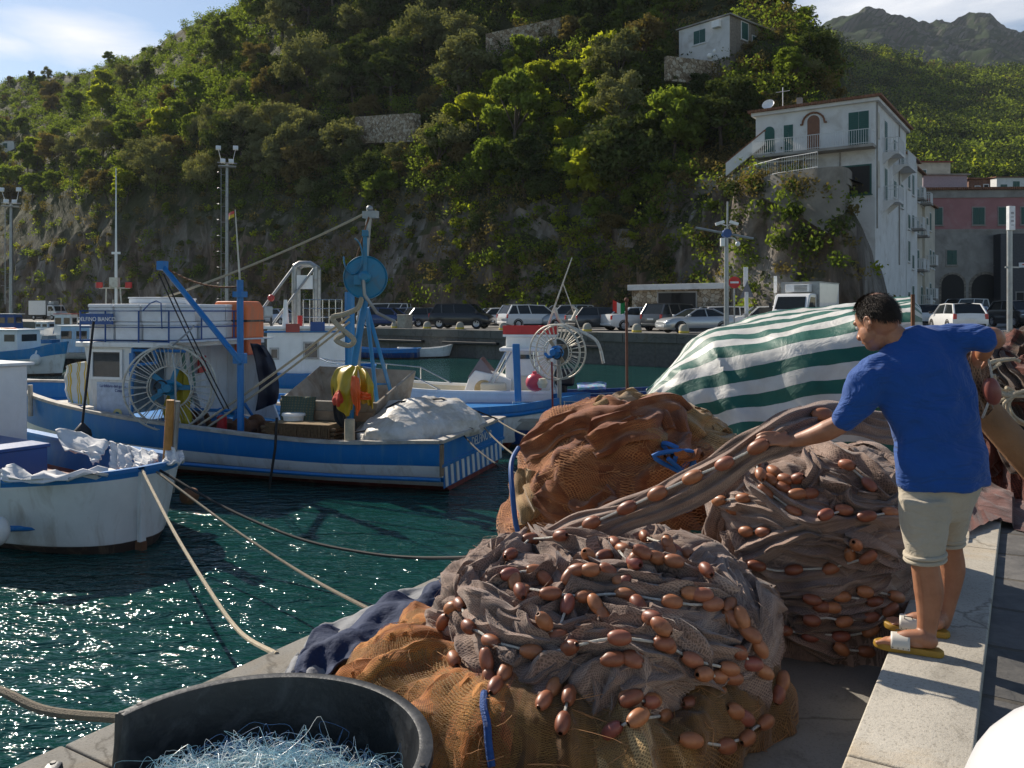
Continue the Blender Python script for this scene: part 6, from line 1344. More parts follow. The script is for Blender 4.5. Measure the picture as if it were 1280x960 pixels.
for px,w,top in((1189,2.3,343),(1229,2.9,343)): h.win('f',(px-1150)*Yp/F,0.2,w,hz(top)-.2,W_dark,True,fm=W_stone,name='archway',off=.092)
h2=House('dark_building','dark grey building front to the right of the pink house with a small white sign',P(1251,395,86)+Vector((0,0,-1)),ax,9,6,P(1260,292,86).z-P(1251,395,86).z+1,pm('dark slate plaster',(.085,.085,.09),.9,var=.2),'building')
h2.win('f',1.9,2.2,.7,1.2,W_dark,fm=W_grey); mb=MB(); mb.box((2.2,-.06,6.2),(.9,.06,.5)); mb.build('sign_panel',S_white,h2.e); mb=MB(); mb.box((2.2,-.095,6.25),(.25,.01,.12)); mb.build('sign_mark',S_red,h2.e)
def simple_house(name,lab,px0,px1,pt,pb,Y,wall,d=7,roofm=None,wins=(),slope=.5):
    a=P(px0,pb,Y); l=(px1-px0)*Y/F; hh=House(name,lab,a,Vector((1,0,0)),l,d,(pb-pt)*Y/F,wall,z0=-3); hh.roof(.3,.15,roofm or W_tile,slope)
    for u,z,w,q,m in wins: hh.win('f',u*l,z*hh.h,w,q,m)
    return hh
simple_house('village_house','mauve plaster house with a flat top behind the pink building',1154,1209,219,262,100,pm('mauve plaster',(.36,.30,.34),.9,var=.12,dirt=(.2,.18,.18)),8,W_grey,[(.7,.3,1,1,W_dark)],.1)
simple_house('village_house','low white house with a red roof edge above the mauve house',1138,1188,203,240,118,W_cream,8,pm('dark red roof edge',(.22,.04,.035),.8),[(.3,.4,1,1.4,None)],.6)
simple_house('village_house','small bare brick house right of the mauve house',1211,1238,224,262,104,mat_slabs('brick wall',(.22,.11,.07),.5,.16,.015),6,W_tile,[(.4,.6,.5,.6,W_dark),(.8,.6,.5,.8,W_dark)],.2)
simple_house('village_house','white hillside house with two green shutters at the right edge',1246,1300,222,262,150,W_white,8,W_tile,[(.16,.4,1.2,2.2,None),(.45,.5,1.2,2.2,None),(.25,0,1,1.8,W_dark)],.8)
simple_house('village_house','long low roof of old tiles just behind the pink building',1160,1240,243,262,94,W_tile,4,W_tile,(),.9)
# upper house on the hill and small buildings among the trees
a,_=on_hill(910,72); kk_=a.y-2.5; a=P(912,63,kk_); hh=House('hill_house','small house high on the rock, one side white and one of bare stone',a+Vector((0,0,0)),Vector((.96,.28,0)).normalized(),5.25,5.5,P(912,19,kk_).z-a.z,W_stone,z0=-3); hh.roof(.25,.12,W_grey,0)
hh.win('f',2.4,1.5,1.0,1.5); hh.win('f',4.0,1.3,.6,.8)
mb=MB(); mb.box((-.03,2.75,hh.h/2-.3),(.06,5.52,hh.h+.55)); mb.build('white_side',W_white,hh.e); hh.win('l',3.2,1.4,1.3,1.2)
mb=MB(); mb.box((-.28,1.2,2.6),(.4,.8,.6)); mb.build('air_conditioner',B_white2,hh.e)
hh.e.rotation_euler.z=R(42)
w=a+Vector((-4.4,-.2,-.1)); e=empty('hill_wall',w,R(20),'bare stone wall below the small house high on the rock','wall'); mb=MB(); mb.box((2.3,.2,-1.7),(7.5,.5,2.2)); mb.build('wall_face',W_rubble,e)
def hill_bit(name,lab,pxs,pys,wall,h,d=.5,cat='wall'):
    p0,_=on_hill(pxs[0],pys[0]); p1,_=on_hill(pxs[1],pys[1])
    if p0 is None or p1 is None: return
    ax=p1-p0; L_=ax.length; e=empty(name,p0+Vector((-.6,-1.9,-.5)),math.atan2(ax.y,ax.x),lab,cat); mb=MB(); dz=ax.z
    mb.add([(0,-.5,-2),(L_,-.5,dz-2),(L_,-.5,dz+h),(0,-.5,h),(0,d,-2),(L_,d,dz-2),(L_,d,dz+h),(0,d,h)],[(0,1,2,3),(7,6,5,4),(0,4,5,1),(1,5,6,2),(2,6,7,3),(3,7,4,0)]); mb.build('wall_face',wall,e); return e
hill_bit('terrace_wall','pale concrete terrace wall halfway up the wooded slope',(458,530),(158,154),W_rubble,1.1)
hill_bit('terrace_wall','long pale stone wall high on the slope above the yellow-green bushes',(615,705),(56,36),W_rubble,1.0)
def hill_house(px,py,wm,hm,lab,rz=0):
    p,_=on_hill(px,py); hh=House('hillside_house',lab,p+Vector((0,-1.5,-1)),Vector((math.cos(rz),math.sin(rz),0)),wm,5,hm+1,W_white,z0=-2); hh.roof(.2,.12,W_tile,.4); hh.win('f',wm*.4,1.6,1,1.2); return hh
hill_house(222,118,6.2,2.4,'low white house half buried in the trees on the left slope',R(12)); hill_house(4,190,3.5,2.4,'tiny pale hut far up at the left edge of the slope')
p,_=on_hill(894,96); e=empty('street_lamp',p,0,'old three-armed street lamp among the trees below the hill house','lamp post'); mb=MB(); k=p.y/F; mb.tube([(0,0,-1),(0,0,30*k)],.05,7)
for s in(-1,1): mb.tube([(0,0,24*k),(s*7*k,0,24*k)],.03,5)
mb.build('post',B_grey,e,smooth=True)
for x,z in((-7,26),(0,32),(7,26)): mb=MB(); mb.ball((x*k,0,z*k),.26,10); mb.build('globe',B_white2,e,smooth=True)
# ================================================================== nets on the quay
def mat_net(name,cols,cell=.013,strand=.62,dark=.30,streak=26,rough=.9,bm=.9):
    """knotted netting: fibres and meshes follow the UV map (metres)"""
    m,nt,b,N,L=nodes(name); uv=N.new('ShaderNodeTexCoord').outputs['UV']; ob=N.new('ShaderNodeTexCoord').outputs['Object']
    sx=N.new('ShaderNodeSeparateXYZ'); L.new(uv,sx.inputs[0])
    def mth(op,a,b_=None):
        q=N.new('ShaderNodeMath'); q.operation=op
        for i,v in enumerate((a,b_)):
            if v is None: continue
            if isinstance(v,(int,float)): q.inputs[i].default_value=v
            else: L.new(v,q.inputs[i])
        return q.outputs[0]
    wob=noise_n(N,L,ob,16,3); u=mth('ADD',sx.outputs[0],mth('MULTIPLY',wob.outputs[0],.045)); v=mth('ADD',sx.outputs[1],mth('MULTIPLY',wob.outputs[0],.02))
    def band(x): return mth('MULTIPLY',mth('ABSOLUTE',mth('SUBTRACT',mth('FRACT',mth('DIVIDE',x,cell)),.5)),2)
    s=mth('MAXIMUM',band(mth('ADD',mth('MULTIPLY',u,.6),v)),band(mth('SUBTRACT',mth('MULTIPLY',u,.6),v)))
    sr=ramp(N,[(strand-.12,(dark,)*3),(strand+.12,(1.12,1.12,1.12))]); L.new(s,sr.inputs[0])  # holes between strands painted darker, for the dim inside seen through them
    mp=N.new('ShaderNodeMapping'); L.new(uv,mp.inputs[0]); mp.inputs['Scale'].default_value=(1.6,streak,1)
    st=noise_n(N,L,mp.outputs[0],1.0,5,.65,.5); n=noise_n(N,L,ob,3.1,5,.6,.6)
    f=mth('ADD',mth('MULTIPLY',st.outputs[0],.55),mth('MULTIPLY',n.outputs[0],.5)); r=ramp(N,[(.36,cols[0]),(.52,cols[1]),(.68,cols[2])]); L.new(f,r.inputs[0])
    L.new(mix(N,L,.85,r.outputs[0],sr.outputs[0],'MULTIPLY'),b.inputs['Base Color']); b.inputs['Roughness'].default_value=rough; b.inputs['Specular IOR Level'].default_value=.2
    b.inputs['Sheen Weight'].default_value=.25; b.inputs['Sheen Roughness'].default_value=.5
    nb=bump(N,L,st.outputs[0],bm,.012,None); bump(N,L,s,.5,.003,b,nb); return m
N_brown=mat_net('grey brown seine netting',((.12,.075,.055),(.27,.18,.138),(.42,.305,.24)),cell=.0095,dark=.48)
N_rust=mat_net('rust orange netting',((.12,.032,.012),(.27,.085,.028),(.43,.17,.06)),cell=.011,streak=14)
N_gold=mat_net('golden orange netting',((.20,.058,.012),(.46,.155,.028),(.62,.28,.06)),cell=.010,streak=18)
N_olive=mat_net('dark olive brown netting',((.06,.028,.010),(.18,.085,.025),(.32,.17,.06)),cell=.010,streak=16)
N_tan=mat_net('tan netting',((.18,.09,.03),(.36,.21,.085),(.50,.33,.15)),cell=.014,streak=18)
N_dark=mat_net('dark brown netting',((.018,.010,.007),(.07,.035,.02),(.16,.09,.05)),cell=.014,streak=22)
N_red=mat_net('dark red netting',((.05,.012,.008),(.13,.034,.020),(.21,.075,.045)),cell=.012,streak=22)
def warp(p,k,s): return Vector((noise.noise(p*k+Vector((s,0,0))),noise.noise(p*k+Vector((0,s,7))),noise.noise(p*k+Vector((3,1,s)))))
class Heap:
    def __init__(h,c,rx,ry,ht,z0,seed,pw=.55,pr=.8,amp=.06,fq=3.2,n=90,rot=0,radial=0,lumps=.12,flare=0,billow=0):
        h.rows=[]; m=int(n*2.4)
        for i in range(n+1):
            f=i/n*1.0; row=[]
            for j in range(m):
                a=2*math.pi*j/m; s=math.sin(f*math.pi/2)**pr; cc=math.cos(f*math.pi/2)**pw
                lum=1+lumps*noise.noise(Vector((math.cos(a)*1.6,math.sin(a)*1.6,seed*3.1)))*min(1,f*2)+flare*max(0,f-.6)
                p=Vector((rx*s*math.cos(a)*lum,ry*s*math.sin(a)*lum,ht*cc)); nn=Vector((math.cos(a)*s/rx,math.sin(a)*s/ry,(cc+.05)/ht)).normalized()
                wp=p+warp(p,2.2,seed)*.22
                q=noise.ridged_multi_fractal(Vector((wp.x*fq,wp.y*fq,wp.z*fq*.8+seed)),1.0,2.1,3,1,2)-1.0
                if billow: q=abs(noise.noise(wp*fq+Vector((seed,0,0))))*2.0-.45+abs(noise.noise(wp*fq*2.3+Vector((0,seed,0))))*.6-.15
                fine=noise.noise(Vector((wp.x*fq*4,wp.y*fq*4,wp.z*fq*4)))*.22+noise.noise(Vector((wp.x*fq*11,wp.y*fq*11,wp.z*fq*11)))*.07
                if radial: q=q*(1-.6*min(1,f*1.2))+ (math.sin(a*radial+5*noise.noise(p*1.7))*.55+.6*(noise.ridged_multi_fractal(Vector((a*radial*.35,f*1.2,seed)),.8,2.1,4,1,2)-1))*min(1,f*1.4)
                e=p+nn*(q+fine)*amp
                e.z=max(e.z,0); row.append(Vector((c[0]+e.x,c[1]+e.y,z0+e.z)))
            h.rows.append(row)
        h.mb=MB(); R_=(rx+ry)/2; per=2*math.pi*R_
        if radial: uvf=lambda i,j:(i/n*(ht+R_),j/m*per)
        else: uvf=lambda i,j:(j/m*per+.6*noise.noise(Vector((i*.05,j*.03,seed))),i/n*(ht+R_)*1.0)
        h.mb.grid(h.rows,wrap=True,uv=uvf); h.refresh()
    def refresh(h): h.bvh=BVHTree.FromPolygons([Vector(v) for v in h.mb.v],h.mb.f)
    def hit(h,px,py):
        q=h.bvh.ray_cast(Vector((0,0,CAMZ)),ray_dir(px,py).normalized()); return (q[0],q[1]) if q[0] else (None,None)
def face_up(n): return n if n.dot(Vector((0,-1,.8)))>0 else -n
def ribbon(mb,pts,nrm,w,th,seed,m=0,nv=15,folds=3.2,tuck=.5):
    """bunched strip of netting laid along pts, with lengthwise folds"""
    k=len(pts); g=[]; acc=[0]
    for i in range(1,k): acc.append(acc[-1]+(pts[i]-pts[i-1]).length)
    for i in range(k):
        t=(pts[min(i+1,k-1)]-pts[max(i-1,0)]).normalized(); n=nrm[i]-t*nrm[i].dot(t); n=n.normalized() if n.length>1e-6 else Vector((0,0,1)); b=t.cross(n); row=[]
        e=min(1,min(i,k-1-i)/3.0+.35); ww=w*(.75+.45*noise.noise(Vector((acc[i]*3.0,seed,0)))+.1)*e
        for j in range(nv):
            v=-1+2*j/(nv-1)
            arch=math.sqrt(max(0,1-v*v*.96))*th*(1.0+.5*noise.noise(Vector((acc[i]*4,seed,5))))
            fo=th*.40*math.sin(v*folds*2.1+2.6*noise.noise(Vector((acc[i]*3.2,v*1.2,seed)))+acc[i]*1.5)+th*.45*noise.noise(Vector((acc[i]*7,v*2.2,seed+3)))+th*.12*noise.noise(Vector((acc[i]*20,v*7,seed+9)))
            row.append(pts[i]+b*v*ww+n*(arch+fo*(1-abs(v)**4*.7)-th*tuck))
        g.append(row)
    mb.grid(g,m=m,uv=lambda i,j:(acc[min(i,k-1)],j*w*2.2/(nv-1)+seed))
def px_ribbon(h,mb,path,w,th,seed,m=0,lift=.3,step=9):
    ps=[Vector((a,b,0)) for a,b in path]; ps=catmull(ps,step); pts=[];ns=[]
    for p in ps:
        q,n=h.hit(p.x,p.y)
        if q is None: continue
        if pts and (q-pts[-1]).length>.35: continue
        pts.append(q); ns.append(face_up(n))
    if len(pts)<5: return
    for _ in range(3):
        ns=[(ns[max(i-1,0)]+ns[i]*2+ns[min(i+1,len(ns)-1)]).normalized() for i in range(len(ns))]; pts=[pts[0]]+[(pts[i-1]+pts[i]*2+pts[i+1])/4 for i in range(1,len(pts)-1)]+[pts[-1]]
    ribbon(mb,[p+n*th*lift for p,n in zip(pts,ns)],ns,w,th,seed,m)
def mat_float():
    m,nt,b,N,L=nodes('terracotta plastic float'); oi=N.new('ShaderNodeObjectInfo'); tc=N.new('ShaderNodeTexCoord').outputs['Object']
    r=ramp(N,[(0,(.21,.062,.032)),(.3,(.30,.105,.048)),(.55,(.42,.165,.066)),(.8,(.36,.135,.062)),(1,(.27,.075,.055))]); L.new(oi.outputs['Random'],r.inputs[0])
    n=noise_n(N,L,tc,30,6,.65); d=ramp(N,[(.35,(.55,.52,.5)),(.6,(1,1,1))]); L.new(n.outputs[0],d.inputs[0]); L.new(mix(N,L,.55,r.outputs[0],d.outputs[0],'MULTIPLY'),b.inputs['Base Color'])
    b.inputs['Roughness'].default_value=.42; bump(N,L,n.outputs[0],.12,.004,b); return m
M_float=mat_float(); M_cord=pm('white float cord',(.55,.52,.46),.85,var=.2,scale=60,bmp=.6,bsc=150)
FR=(.032,.052)
_mb=MB(); _mb.lathe([(.011,FR[1]*.96)]+[(FR[0]*math.sin(math.pi*i/14)**.85,FR[1]*math.cos(math.pi*i/14)) for i in range(1,14)]+[(.011,-FR[1]*.96)],18); FLOAT_ME=_mb.mesh('float',M_float,True)
def float_at(parent,pos,ax,sc=1.0):
    o=bpy.data.objects.new('float',FLOAT_ME); COL.objects.link(o); o.parent=parent; q=ax.normalized().to_track_quat('Z','Y'); o.matrix_local=Matrix.Translation(-parent.location)@(Matrix.Translation(pos)@q.to_matrix().to_4x4()@Matrix.Diagonal((sc*random.uniform(.95,1.05),sc*random.uniform(.95,1.05),sc*random.uniform(.93,1.07),1))); return o
def strings(parent,surf,lists,sc=1.0,cordname='float_line',sink=.42):
    for ls in lists:
        mb=MB()
        pos=[];nm=[]
        for a,b in ls:
            q,n=surf.hit(a,b)
            if q is None: continue
            n=face_up(n); pos.append(q+n*FR[0]*sc*(1-sink)); nm.append(n)
        k=len(pos)
        for i in range(k):
            if k>1:
                ax=pos[min(i+1,k-1)]-pos[max(i-1,0)]; 
                near=min([(pos[i]-pos[q]).length for q in (i-1,i+1) if 0<=q<k])
                if near>.5: ax=Vector((1,.2,.1))
            else: ax=Vector((1,random.uniform(-.5,.5),random.uniform(-.3,.3)))
            ax=ax-nm[i]*ax.dot(nm[i])*.7; ax=ax.normalized() if ax.length>1e-4 else Vector((1,0,0)); float_at(parent,pos[i],ax,sc)
        if k==1: p=pos[0]; d=Vector((.1,.03,-.02)); mb.tube([p-d,p,p+d],.006,6)
        for i in range(k-1):
            if (pos[i+1]-pos[i]).length<.42:
                mid=(pos[i]+pos[i+1])/2; q=surf.bvh.find_nearest(mid); dn=face_up(q[1]); mid=mid.lerp(q[0]+dn*.008,.6); mb.tube(catmull([pos[i],mid,pos[i+1]],4),.0062*sc,6)
        if mb.v: o=mb.build(cordname,M_cord,None,smooth=True); o.parent=parent; o.matrix_parent_inverse=Matrix.Translation(-parent.location)
def C(x0,y0,s,l): return [(x0+a/s,y0+b/s) for a,b in l]
def place_mesh(mb,name,mats,root,**k):
    org=root.location; mb.v=[(v[0]-org[0],v[1]-org[1],v[2]-org[2]) for v in mb.v]; return mb.build(name,mats,root,fix=False,**k)

# ---- golden orange net underneath
og=empty('orange_net_heap',(.33,4.1,ZF),0,'golden orange netting spread in folds under the grey-brown float net, beside the black tub','fishing net')
H0=Heap((.22,4.20),1.02,.98,.38,ZF,5,pw=.50,pr=.85,amp=.095,fq=1.6,n=90,radial=12,lumps=.14,flare=.10)
cols=[]
for k,f in enumerate(H0.mb.f):
    c=sum((Vector(H0.mb.v[i]) for i in f),Vector())/4; a=noise.noise(Vector((c.x*2.2,c.y*2.2,c.z*.8)))*.35+c.x
    a+=.25*noise.noise(Vector((c.x*7,c.y*2,1))); H0.mb.m[k]=0 if a<-.12 else (3 if a<.05 else (1 if a<.42 else (2 if a<.6 else 1)))
place_mesh(H0.mb,'net_folds',[N_gold,N_olive,N_tan,N_rust],og,smooth=True); H0.mb.v=[(v[0]+.33,v[1]+4.1,v[2]+ZF) for v in H0.mb.v]
mb=MB(); pth=[]
for py in (868,885,905,930,958): 
    q,n=H0.hit(604+ (py-868)*.12,py)
    if q: pth.append(q+face_up(n)*.01)
if len(pth)>2: mb.tube(catmull(pth,5),.016,8); place_mesh(mb,'blue_rope',pm('blue rope',(.012,.07,.26),.7,var=.3,scale=40,bmp=.7,bsc=120),og,smooth=True)
# ---- near float net
nn_=empty('float_net_heap',(.5,4.5,ZF),0,'nearest big heap of grey-brown net strung with terracotta floats, on golden netting','fishing net')
H1_=Heap((.50,4.46),.92,.95,.69,.95,9,pw=.46,pr=.72,amp=.11,fq=1.9,n=120,lumps=.10)
H1_.mb.m=[0]*len(H1_.mb.f); base_hit=H1_
rb=MB(); A=lambda l:C(540,660,4.267,l)
RB=[([(480,80),(350,180),(225,250),(205,340),(290,430),(430,480),(520,440),(640,400),(800,310),(1000,275),(1200,330)],.085,.055),([(330,150),(450,110),(560,120),(700,190),(620,250),(440,290),(300,300)],.07,.05),
 ([(300,460),(420,560),(600,590),(760,620),(900,585),(1100,560),(1280,600)],.075,.055),([(370,640),(400,760),(540,770),(700,700),(900,650),(1100,640),(1280,720),(1420,740)],.085,.065),
 ([(150,500),(175,600),(210,720),(250,830),(300,910),(420,900),(560,850),(700,760),(860,700)],.075,.06),([(1000,190),(1100,235),(1200,215),(1300,260)],.08,.06),([(820,420),(760,470),(780,540),(900,560)],.07,.05),([(880,420),(930,470),(960,540)],.06,.05),
 ([(700,60),(900,110),(1100,190),(1300,250)],.07,.05),([(560,40),(760,120),(900,130),(1050,110)],.06,.05),([(760,180),(900,230),(1050,250),(1200,290)],.06,.045),([(500,480),(540,560),(620,600)],.07,.05)]
for k,(pth,w,t) in enumerate(RB): px_ribbon(H1_,rb,A(pth),w*1.2,t*1.35,k*1.7)
Bq=lambda l:C(740,660,3.2,l)
RB2=[([(-20,420),(100,470),(260,490),(420,580),(540,560)],.06,.05),([(20,340),(180,380),(330,420),(450,540)],.06,.05),([(160,230),(300,270),(450,270),(560,330)],.07,.05),([(260,150),(380,190),(500,250),(560,300),(600,420)],.08,.06),([(320,420),(440,470),(560,500),(640,440)],.07,.05),
 ([(-60,640),(40,560),(150,560),(130,660),(60,760)],.09,.05),([(30,560),(60,680),(20,760)],.08,.05),([(120,620),(180,600),(330,560),(480,600)],.07,.05)]
for k,(pth,w,t) in enumerate(RB2): px_ribbon(H1_,rb,Bq(pth),w*1.2,t*1.35,30+k*1.3)
rnd=random.Random(77)
for k in range(13):                                                   # rounds of netting all the way round the heap
    a0=rnd.random()*6.283; fr=rnd.uniform(.25,.98); pts=[];ns=[]
    for i in range(26):
        a=a0+i*.06*(1+.4*rnd.random()); f=min(.99,fr+.12*math.sin(i*.33+k)); row=H1_.rows[int(f*120)]; p=row[int(a/6.2832*len(row))%len(row)]
        pts.append(p.copy()); q=H1_.bvh.find_nearest(p); nq=q[1]; out=Vector((p.x-.5,p.y-4.5,.35)); ns.append(nq if nq.dot(out)>0 else -nq)
    for _ in range(3):
        pts=[pts[0]]+[(pts[i-1]+pts[i]*2+pts[i+1])/4 for i in range(1,25)]+[pts[-1]]; ns=[(ns[max(i-1,0)]+ns[i]+ns[min(i+1,25)]).normalized() for i in range(26)]
    ribbon(rb,pts,ns,rnd.uniform(.09,.14),rnd.uniform(.035,.055),100+k)
o1=len(H1_.mb.v); allv=H1_.mb.v+rb.v; allf=H1_.mb.f+[tuple(i+o1 for i in f) for f in rb.f]
H1_.bvh=BVHTree.FromPolygons([Vector(v) for v in allv],allf)
D=lambda l:C(430,820,2.415,l)
near=[A([(118,420),(155,425),(212,515),(330,608),(535,640),(755,640),(1000,602),(1228,608)])+Bq([(290,455),(395,518),(540,555)]),A([(480,345),(620,345),(815,358),(1037,343)])+Bq([(318,308),(480,315),(562,315)]),A([(738,418),(665,565),(590,490)]),A([(890,400),(930,470)]),A([(405,140),(520,75),(697,35)]),
 A([(850,215),(780,220),(725,258)]),A([(595,275),(540,225),(405,240)]),A([(430,290),(470,355)]),A([(945,215),(1020,275)]),A([(915,158),(820,160)]),A([(1180,158),(1115,130),(1030,115)]),A([(1260,125),(1245,80),(1130,60)]),A([(1095,180),(985,90)]),A([(1037,360),(1095,415),(1165,470),(1230,525)]),
 A([(45,660),(115,715)]),A([(75,500),(40,585)]),A([(20,560),(0,600)]),A([(285,705),(330,800)]),A([(970,700),(1090,700)]),Bq([(435,255),(390,250)]),Bq([(465,175),(390,115),(322,95)]),Bq([(195,95),(250,118),(330,130)]),Bq([(180,135),(125,205)]),Bq([(185,312),(235,350),(280,390)]),
 Bq([(85,525),(160,525)]),Bq([(560,370),(640,415)]),Bq([(600,515),(640,555),(680,570)]),Bq([(440,597),(500,600),(555,590)]),Bq([(165,690),(225,685)]),Bq([(100,820),(180,800)]),Bq([(285,765),(330,820)]),Bq([(380,705),(450,690),(490,660)]),Bq([(610,360),(660,480)])]
# lower floats lie on the golden net
low=[Bq([(400,850),(525,865),(605,835),(680,770)]),Bq([(600,760),(560,740)]),Bq([(735,665),(750,615),(800,570)]),D([(605,145),(640,105)]),D([(677,130),(655,210)]),D([(465,100),(490,60)]),D([(870,130),(915,130)]),D([(960,190),(890,195),(820,230)])]
strings(nn_,H1_,near)
class Both: pass
bo=Both(); ov=len(allv); v2=allv+H0.mb.v; f2=allf+[tuple(i+ov for i in f) for f in H0.mb.f]; bo.bvh=BVHTree.FromPolygons([Vector(v) for v in v2],f2); bo.hit=lambda px,py:Heap.hit(bo,px,py)
strings(nn_,bo,low)
_k1=list(H1_.mb.v); place_mesh(H1_.mb,'net_body',N_brown,nn_,smooth=True); H1_.mb.v=_k1; place_mesh(rb,'net_rolls',N_brown,nn_,smooth=True)
# ---- second float net, by the man
n2=empty('float_net_heap',(1.93,5.3,ZF),0,'tall heap of grey-brown float net beside the man in the blue shirt','fishing net')
H2_=Heap((1.93,5.32),.66,.70,1.08,ZF,19,pw=.34,pr=.62,amp=.075,fq=1.7,n=120,lumps=.08)
rb=MB(); E=lambda l:C(820,530,3,l)
RB=[([(390,100),(330,200),(250,330),(225,440),(260,540),(340,610),(500,640),(700,620),(860,560)],.075,.06),([(420,100),(560,95),(700,130),(800,200),(880,270)],.07,.06),([(360,220),(430,290),(520,350),(640,380),(780,365),(900,360)],.08,.065),([(300,400),(320,480),(400,470),(500,420),(620,410)],.07,.055),([(340,520),(450,590),(600,590),(760,560),(900,500)],.075,.06),
 ([(700,410),(800,450),(880,500)],.07,.06),([(250,300),(330,300),(420,330),(520,390)],.06,.05),([(560,120),(590,180),(540,230)],.05,.045),([(620,210),(690,250),(740,300),(860,310)],.07,.055),([(660,290),(720,330),(800,330)],.06,.05),([(480,690),(600,690),(720,690),(860,650)],.06,.05),([(520,760),(640,740),(780,740),(870,690)],.06,.05),([(380,640),(480,740),(560,800),(700,850)],.07,.05),([(440,440),(560,470),(700,480),(830,530)],.06,.05)]
for k,(pth,w,t) in enumerate(RB): px_ribbon(H2_,rb,E(pth),w*1.25,t*1.3,60+k*1.9)
for k in range(11):
    a0=rnd.random()*6.283; fr=rnd.uniform(.3,.95); pts=[];ns=[]
    for i in range(26):
        a=a0+i*.075; f=min(.99,fr+.08*math.sin(i*.33+k)); row=H2_.rows[int(f*120)]; p=row[int(a/6.2832*len(row))%len(row)]; pts.append(p.copy()); q=H2_.bvh.find_nearest(p); out=Vector((p.x-1.93,p.y-5.32,.35)); ns.append(q[1] if q[1].dot(out)>0 else -q[1])
    for _ in range(3):
        pts=[pts[0]]+[(pts[i-1]+pts[i]*2+pts[i+1])/4 for i in range(1,25)]+[pts[-1]]; ns=[(ns[max(i-1,0)]+ns[i]+ns[min(i+1,25)]).normalized() for i in range(26)]
    ribbon(rb,pts,ns,rnd.uniform(.09,.13),rnd.uniform(.035,.055),200+k)
o1=len(H2_.mb.v); H2_.bvh=BVHTree.FromPolygons([Vector(v) for v in H2_.mb.v+rb.v],H2_.mb.f+[tuple(i+o1 for i in f) for f in rb.f])
strings(n2,H2_,[E([(425,108),(383,150),(388,198),(415,250),(520,318)]),E([(447,185),(490,212),(540,210)]),E([(430,215),(475,250)]),E([(530,265),(578,268)]),E([(285,330),(240,298),(330,290)]),E([(410,408),(345,400)]),E([(720,165),(805,228)]),E([(705,315),(640,352)]),E([(875,325),(790,345)]),E([(375,540),(520,558),(652,535),(790,492)]),E([(740,460),(720,490)]),E([(780,618),(890,650)]),
 E([(585,648),(695,658),(815,658)]),E([(582,725),(705,750),(803,728)]),E([(885,705),(805,780),(690,785),(575,805),(478,775)]),E([(700,835),(785,850)]),E([(620,690),(660,700)])])
_k1=list(H2_.mb.v); place_mesh(H2_.mb,'net_body',N_brown,n2,smooth=True); H2_.mb.v=_k1; place_mesh(rb,'net_rolls',N_brown,n2,smooth=True)
def mat_shell(name,c1,c2,cell,strand):
    m=mat_net(name,(c1,c2,c2),cell=cell,strand=.5,dark=1.0); nt=m.node_tree; N,L=nt.nodes,nt.links; b=N['Principled BSDF']
    mr=[x for x in N if x.bl_idname=='ShaderNodeMath' and x.operation=='MAXIMUM'][0]; g=N.new('ShaderNodeMath'); g.operation='GREATER_THAN'; g.inputs[1].default_value=strand; L.new(mr.outputs[0],g.inputs[0]); L.new(g.outputs[0],b.inputs['Alpha']); return m
def shell(heap,root,mat,off,seed,name='loose_mesh',amp=.03,fq=3.0,j0=0,j1=1.0,i0=0,i1=1.0):
    n=len(heap.rows); m=len(heap.rows[0]); g=[]; c=Vector(root.location)
    a0,a1=int(i0*(n-1)),int(i1*(n-1)); b0,b1=int(j0*m),int(j1*m)
    for i in range(a0,a1+1,2):
        row=[]
        for j in range(b0,b1+1,2):
            p=heap.rows[i][j%m]; q=(heap.rows[max(0,i-2)][j%m]+heap.rows[min(n-1,i+2)][j%m]+heap.rows[i][(j-2)%m]+heap.rows[i][(j+2)%m])/4; o=Vector((p.x-c.x,p.y-c.y,.35)).normalized()
            e=q+o*(off+amp*(noise.noise(p*fq+Vector((seed,0,0)))+.5*noise.noise(p*fq*2.7+Vector((0,seed,0))))); e.z=max(e.z,ZF+.004); row.append(e)
        g.append(row)
    mb=MB(); R_=.95; mb.grid(g,uv=lambda i,j:((j)/m*2*6.28*R_+.2*noise.noise(g[min(i,len(g)-1)][min(j,len(g[0])-1)]*3),i/n*2*1.9)); place_mesh(mb,name,mat,root,smooth=True)
def stray(heap,root,mat,n,ln,r,seed):
    rr=random.Random(seed); mb=MB(); vs=heap.mb.v; k=len(vs)
    for _ in range(n):
        p=Vector(vs[rr.randrange(k)]); d=Vector((rr.gauss(0,1),rr.gauss(0,1),rr.gauss(0,.5))).normalized(); pts=[]
        for i in range(5):
            q=heap.bvh.find_nearest(p+d*ln*(i/4)+Vector((rr.gauss(0,.2),rr.gauss(0,.2),rr.gauss(0,.1)))*ln); nq=face_up(q[1]); pts.append(q[0]+nq*(.004+abs(rr.gauss(0,.010)) if 0<i<4 else .0))
        mb.tube(catmull(pts,3),r,3,caps=False)
    o=mb.build('stray_twine',mat,None,smooth=True); o['kind']='stuff'; o.parent=root; o.matrix_parent_inverse=Matrix.Translation(-root.location)
T_br=pm('loose brown twine',(.30,.21,.16),.9,var=.3); T_or=pm('loose orange twine',(.45,.22,.09),.9,var=.35)
stray(H1_,nn_,T_br,420,.16,.0011,1); stray(H2_,n2,T_br,260,.18,.0013,2); stray(H0,og,T_or,260,.2,.0012,3)
shell(H0,og,mat_shell('loose olive mesh',(.10,.055,.018),(.26,.14,.04),.020,.76),.007,5,amp=.012,fq=5); shell(H1_,nn_,mat_shell('loose brown mesh',(.22,.14,.10),(.42,.29,.22),.020,.74),.010,6,i0=.84,amp=.02,fq=4)
